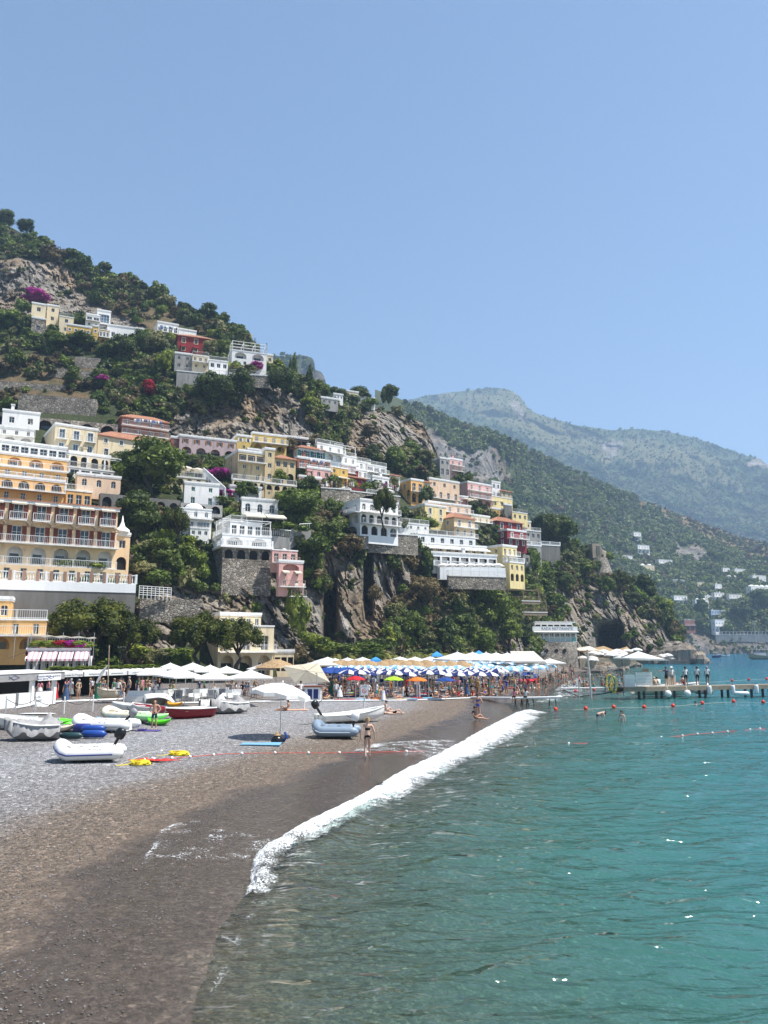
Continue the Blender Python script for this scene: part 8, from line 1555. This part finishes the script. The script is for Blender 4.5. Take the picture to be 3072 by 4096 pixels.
HM = {}
def person(pos, yaw, po='stand', fem=False, wear='trunks', c1='navy', c2=None, hair='dark', hk=None, skin=0, h=1.68, label='', group=None, skirt=None, lean=None):
    me = body(po, fem); s = h / 1.70; o = link('person', me); o.location = pos; o.rotation_euler.z = yaw; o.scale = (s, s, s); tag(o, label, 'person', group)
    S = SKIN[skin]; A, B = CL[c1], CL[c2 or c1]
    mm = {'trunks': [S, S, S, A, A], 'bikini': [S, A, S, A, S], 'swimsuit': [S, A, A, A, S], 'tee': [S, A, A, B, B], 'none': [S] * 5}[wear] + [M_EYE, M_LIP]
    for i, q in enumerate(mm): o.material_slots[i].link = 'OBJECT'; o.material_slots[i].material = q
    hk = hk or ('long' if fem else 'short')
    if hk != 'bald':
        if hk not in HM: HM[hk] = hair_mesh(hk)
        q = link('hat' if hk in ('cap', 'hat') else 'hair', HM[hk], o); q.material_slots[0].link = 'OBJECT'; q.material_slots[0].material = HAIR.get(hair) or CL[hair]
        up = Vector(me['up']); fw = Vector(me['fw']); bk = -fw; sx = up.cross(fw); M = Matrix((sx, bk, up)).transposed().to_4x4() if False else Matrix(((bk.cross(up).x, bk.x, up.x, 0), (bk.cross(up).y, bk.y, up.y, 0), (bk.cross(up).z, bk.z, up.z, 0), (0, 0, 0, 1))); q.matrix_local = Matrix.Translation(Vector(me['hx'])) @ M
    if skirt:
        sk_ = skirt_mesh(skirt); q = link('skirt', sk_, o); q.material_slots[0].link = 'OBJECT'; q.material_slots[0].material = CL[c2 or c1]
    return o
SKM = {}
def skirt_mesh(ln):
    if ln not in SKM:
        SKM[ln] = MB().rings([[(r * cos(2 * pi * i / 14) * (1 + .06 * (i % 2) * k), r * .75 * sin(2 * pi * i / 14) * (1 + .06 * (i % 2) * k), z) for i in range(14)] for k, (r, z) in enumerate(((.15, 1.02), (.19, .88), (.23, .88 - ln * .5), (.27, .88 - ln)))], False, False).mesh('skirt', (CL['white'],), True)
    return SKM[ln]
def PB(px, py, *a, **k): return person(GB(px, py), *a, **k)
BACK = pi
PB(1470, 3036, BACK + .1, 'stroll', True, 'bikini', 'black', hair='blond', hk='bun', skin=1, h=1.72, label='blond woman in black bikini seen from behind, walking in the swash')
PB(615, 2920, .15, 'hips', False, 'trunks', 'navy', hk='bald', skin=0, h=1.66, label='bald bare-chested man in navy shorts standing by the green kayak')
PB(1912, 2879, BACK - .3, 'hips', True, 'bikini', 'royal blue', hair='brown', hk='bun', skin=0, h=1.72, label='woman in royal blue bikini standing beside a seated friend')
PB(1900, 2880, pi / 2 + .1, 'sit', True, 'swimsuit', 'black', hair='dark', hk='bun', skin=0, h=1.7, label='woman in black swimsuit sitting on the dark wet sand')
PB(1868, 2792, -.5, 'stand', True, 'tee', 'denim blue', hair='dark', h=1.62, skirt=.55, label='woman wrapped in a denim blue towel by the plank walkway')
PB(1545, 2850, pi / 2 + .5, 'sit', True, 'bikini', 'white', hair='dark', hk='bun', h=1.62, skin=1, label='woman in white kneeling on the pebbles past the skiff'); PB(1572, 2858, pi / 2 + .3, 'lie', False, 'trunks', 'black', h=1.65, skin=1, label='sunbather in black shorts lying flat beside the kneeling woman')
PB(1150, 2842, -pi / 2, 'sit', True, 'bikini', 'orange', h=1.6, hair='brown', label='sunbather in orange bikini reclining under the edge of the lone parasol')
PB(1344, 2803, BACK, 'stand', False, 'tee', 'white', 'grey', h=1.66, label='man in white shirt and grey shorts walking past the bar counter'); PB(1358, 2803, BACK + .3, 'stand', True, 'tee', 'white', h=1.55, skirt=.5, label='woman in a short white dress beside the man in grey shorts')
PB(1475, 2804, -pi / 2 + .4, 'walk', True, 'tee', 'white', 'beige', h=1.64, label='woman in a loose white shirt strolling behind the sign'); PB(1508, 2804, -pi / 2, 'walk', False, 'tee', 'white', 'teal', h=1.66, label='man in white shirt and teal shorts strolling'); PB(1533, 2805, -pi / 2 - .3, 'walk', True, 'bikini', 'white', h=1.56, skirt=.75, label='woman in a long white skirt following the man in teal shorts')
PB(1202, 2806, BACK + .6, 'reach', False, 'tee', 'white', 'black', h=1.72, label='barman in white shirt leaning at the bar counter'); PB(1420, 2780, 1.0, 'bend', False, 'tee', 'white', 'red', h=1.7, label='man in red shorts bending under the red parasol'); PB(1326, 2782, .2, 'stand', True, 'tee', 'green', h=1.62, skirt=.75, label='woman in a long green dress by the plain blue parasols')
for px, l, c in [(2057, 'pink', 'pink'), (2103, 'white', 'white')]:
    p = G0(px, 2785, .75); p.z = .20; person(p, BACK, 'chair', True, 'tee', c, 'black', h=1.62, label='woman in a %s top sitting on the plank walkway, seen from behind' % l)
PB(1984, 2792, BACK - .4, 'hunch', False, 'tee', 'grey', 'grey', h=1.6, hair='grey', label='person in grey crouching beside the plank walkway')
for px, off, fem, wear, c1, c2, hk, hair, l in [(2766, 0, 0, 'tee', 'white', 'black', 'short', 'dark', 'crewman in white shirt and black shorts with blue back print beside the console launch'), (2820, .1, 0, 'tee', 'white', 'black', 'short', 'dark', 'crewman in white shirt with a dark shoulder bag on the pier'), (2867, .2, 0, 'tee', 'white', 'black', 'cap', 'grey', 'crewman in white shirt and cap standing beside the white tender')]:
    p = on_pier(px, off); person(p, BACK + R0.uniform(-.3, .3), 'stand', False, wear, c1, c2, hair, hk, 2, 1.88, l)
for px, po, wear, c1, c2, hk, hair, off, l in [(2693, 'reach', 'tee', 'navy', 'black', 'short', 'dark', .5, 'person in navy holding a boat pole at the pier'), (2728, 'stand', 'tee', 'white', 'grey', 'hat', 'white', .9, 'elderly boatman in white shirt and wide white hat'), (2640, 'hunch', 'tee', 'beige', 'beige', 'cap', 'beige', .2, 'seated person in beige hat on the pier edge'), (2655, 'hunch', 'tee', 'white', 'white', 'short', 'dark', .2, 'seated person in white shirt on the pier edge'), (2800, 'hunch', 'trunks', 'red', None, 'short', 'dark', 1.6, 'boy in red trunks sitting in the launch')]:
    person(on_pier(px, off), BACK + .4, po, False, wear, c1, c2, hair, hk, 0, 1.85, l)
MB().tube([on_pier(2690, -.1) + V3(0, 0, .1), on_pier(2688, -.1) + V3(0, 0, 1.9)], .03, 6); tag(MB().tube([on_pier(2690, -.1) + V3(0, 0, .02), on_pier(2688, -.1) + V3(.05, 0, 1.9)], .03, 6).build('boat_pole', M_WOOD), 'wooden boat pole held upright on the pier', 'pole')
bagm = MB().tube([on_pier(2812, -.05) + V3(-.1, -.16, 1.0), on_pier(2820, -.05) + V3(.02, -.18, 1.3), on_pier(2826, -.05) + V3(.05, -.12, 1.52)], .02, 5).build('shoulder_bag', M_BLACK); tag(bagm, 'dark shoulder bag slung across the white-shirted crewman', 'bag')
def W0(px, py, z): p = G0(px, py); p.z = z; return p
person(W0(2388, 2862, -.95), pi / 2 + .2, 'bend', False, 'trunks', 'navy', hair='navy', hk='cap', skin=1, h=1.75, label='man with dark cap leaning forward in the water by the swim line'); person(W0(2488, 2880, -1.0), -.9, 'stand', True, 'bikini', 'white', hair='dark', h=1.66, skin=1, label='long-haired woman standing chest-deep in the water'); person(W0(2783, 2818, -1.42), pi / 2, 'stand', False, 'none', 'navy', h=1.72, label='dark-haired swimmer up to the neck beside a red buoy'); person(W0(2775, 2668, -1.4), 0, 'stand', False, 'none', 'navy', h=1.7, label='lone swimmer far out past the square pier parasol')
COLS = ['black', 'navy', 'red', 'royal blue', 'teal', 'orange', 'yellow', 'green', 'pink', 'white']
g = random.Random(21)
def crowd(n, zone, poses, grp, place, water=False, big=1.0, clothed=.1, tag_='on the crowded beach'):
    for k in range(n):
        px, py = zone(g); po = g.choice(poses); fem = g.random() < .55; c = g.choice(COLS[:8]); hr = g.choice(['dark', 'dark', 'brown', 'blond', 'grey']); wear = 'tee' if g.random() < clothed else ('bikini' if g.random() < .6 else 'swimsuit') if fem else 'trunks'; c2 = g.choice(['black', 'navy', 'beige', 'white', 'grey', 'denim blue']) if wear == 'tee' else None
        if wear == 'tee': c = g.choice(['white', 'white', 'black', 'beige', 'pink', 'grey', 'denim blue', 'green'])
        if po in ('lie', 'sit', 'hunch') : yaw = g.uniform(0, 6.28)
        else: yaw = g.uniform(-1.6, 1.6) + (pi if g.random() < .5 else 0)
        p = place(px, py); act = {'lie': 'lying', 'sit': 'sitting', 'hunch': 'crouching', 'walk': 'walking', 'stroll': 'strolling', 'bend': 'bending over', 'chair': 'seated', 'reach': 'reaching out', 'hips': 'hands on hips', 'stand': 'standing'}[po]
        if water: act = 'wading'
        who = 'woman' if fem else 'man'; wl = {'tee': 'a %s shirt' % c, 'bikini': 'a %s bikini' % c, 'swimsuit': 'a %s swimsuit' % c, 'trunks': '%s trunks' % c}[wear]
        person(p, yaw, po, fem, wear, c, c2, hr, None, g.choice([0, 0, 1, 2]), g.uniform(1.52, 1.74) * big, ('%s-haired %s in %s %s %s' % (hr, who, wl, act, tag_)), grp, skirt=.5 if (wear == 'tee' and fem and g.random() < .4 and po in ('stand', 'walk', 'stroll')) else None)
def z1(g):
    px = g.uniform(1290, 2150); return px, g.uniform(2758, 2798) - max(0, px - 1750) * .05
crowd(95, z1, ['lie', 'lie', 'sit', 'sit', 'hunch'], 'sunbathers on the pebbles', GB, tag_='among the sunbathers')
crowd(95, lambda g: (g.uniform(1290, 2190), g.uniform(2742, 2788)), ['stand', 'stroll', 'hips', 'bend', 'walk', 'reach', 'stand'], 'people standing on the beach', GB, clothed=.15, tag_='in the beach crowd')
def z3(g): px = g.uniform(2190, 2300); return px, g.uniform(2715, 2762) - (px - 2190) * .25
crowd(20, z3, ['stand', 'walk', 'stroll', 'hips'], 'paddlers at the water edge', GB, tag_='at the water edge')
def pw(px, py): p = G0(px, py); p.z = g.uniform(-1.15, -.55); return p
crowd(48, lambda g: (2260 + 260 * g.random() ** .8, g.uniform(2700, 2774)), ['stand', 'hips', 'stroll', 'reach'], 'bathers in the shallows', pw, True, tag_='in the shallows')
crowd(34, lambda g: (g.uniform(225, 640), g.uniform(2789, 2802)), ['stand', 'stroll', 'walk', 'hips', 'stand'], 'promenade walkers', lambda px, py: GB(px, py - (px - 225) * .02), clothed=.85, tag_='in front of the restaurant row')
crowd(14, lambda g: (g.uniform(0, 215), g.uniform(2798, 2812)), ['stand', 'chair', 'stroll'], 'people at the kiosk', lambda px, py: GB(px, py - 6), clothed=.8, tag_='under the kiosk canopy')
crowd(18, lambda g: (g.uniform(640, 1090), g.uniform(2782, 2806)), ['chair', 'stand', 'stroll', 'chair'], 'guests of the bar', GB, clothed=.8, tag_='among the bar parasols')
def wk(px, py): Y = YN(px, 2012) - 3.3; return P(px, 1952 + max(0, px - 1400) * .06, Y)
crowd(22, lambda g: (g.uniform(1288, 1590), 1950), ['stand', 'reach', 'stroll'], 'strollers on the walkway', wk, clothed=.9, tag_='at the walkway rail')
for px, py, c, l in [(388, 2800, 'green', 'woman in a long green dress in front of the fishing boat'), (262, 2806, 'denim blue', 'tall figure wrapped in pale blue cloth by the white screens'), (218, 2800, 'red', 'woman in a red dress beside the kiosk pillar')]: PB(px, py, .3, 'stand', True, 'tee', c, hair='brown', hk='hat' if c == 'green' else 'long', h=1.72, skirt=.75, label=l)
PB(470, 2801, BACK, 'reach', False, 'tee', 'white', 'black', h=1.75, label='man in white shirt and black shorts working on the fishing boat'); PB(620, 2808, .1, 'stand', False, 'tee', 'white', 'grey', h=1.7, skin=2, label='waiter in white shirt at the bar parasol pole')
# ------------------------------------------------------------------ scrub cover, last because it keeps clear of the houses
def skip_houses(PX, PY):
    r = np.zeros(PX.shape, bool)
    for a, b, c, d in RECTS: r |= (PX > a) & (PX < b) & (PY > c) & (PY < d)
    return r
FL = [leafmat('far_green_leaf', (.07, .095, .026), (.14, .18, .05), (.22, .27, .08)), leafmat('far_olive_leaf', (.085, .105, .042), (.15, .18, .078), (.22, .25, .11))]
SCR = [LM['dark'], LM['green'], LM['olive'], LM['bright'], LM['dry']]
scatter_hill('hillside_scrub', NEAR, 17000, -500, 2780, 1.6, 4.6, ROCKS, DRY, SCR, CR['s'] + CR['m'][:2], [.36, .26, .22, .06, .10], 'mixed green and dry scrub covering the town hillside', 3, near_disp, .07, skip_houses)
scatter_hill('coastal_scrub', FAR2, 18000, 1600, 3250, 4.5, 11, FROCK, FDRY, [FL[0], FL[1], LM['green'], LM['dry']], CR['f'] + CR['s'][:2], [.36, .32, .24, .08], 'wooded scrub covering the slope across the bay', 4, far_disp(1.0), .12)
scatter_hill('mountain_scrub', FAR3, 16000, 1500, 3200, 7, 15, F3R, F3D, [FL[0], FL[1], LM['dry']], CR['f'], [.5, .35, .15], 'scrub on the hazy far mountain', 5, far_disp(3.2), .1)
scatter_hill('peak_scrub', FAR4, 700, 1080, 1340, 6, 12, [[(1120, 1490), (1180, 1480), (1240, 1480), (1320, 1520), (1330, 1600), (1100, 1620)]], [], [LM['green'], LM['dark'], LM['dry']], CR['f'], [.5, .4, .1], 'trees on top of the pale rocky peak', 6, far_disp(.7), .05)
rng = np.random.default_rng(9); n = 30000
px_ = rng.uniform(-50, 2000, n); py_ = 2780 + (4150 - 2780) * rng.random(n) ** 1.0
u = (px_ - CX) / F; v = (CY - py_) / F; tt = (.2 - H) / (ST + v * CT); X = u * tt; Y = (CT - v * ST) * tt; s = sdist(X, Y); k = (s > 1.0) & (rng.random(n) < np.clip((s - 1) / 6, .10, 1)); X, Y, s = X[k], Y[k], s[k]
st = MB(); st.lathe([(.01, -.35), (.7, -.25), (1, 0), (.7, .25), (.01, .36)], 7); stone = st.mesh('pebble', (), True)
scatter('pebbles', np.stack([X, Y, zbeach(s) + .01], -1), rng.uniform(.008, .022, len(X)) * (1 + (rng.random(len(X)) > .985) * 1.0), rng.choice(4, len(X), p=[.25, .40, .01, .34]), [stone], [mat('pebble_grey', (.2, .2, .205), .7, .3, 3), mat('pebble_dark', (.085, .08, .078), .6, .3, 3), mat('pebble_pale', (.28, .28, .28), .7, .2, 3), mat('pebble_brown', (.16, .125, .095), .7, .3, 3)], 'loose grey and brown pebbles strewn over the beach')
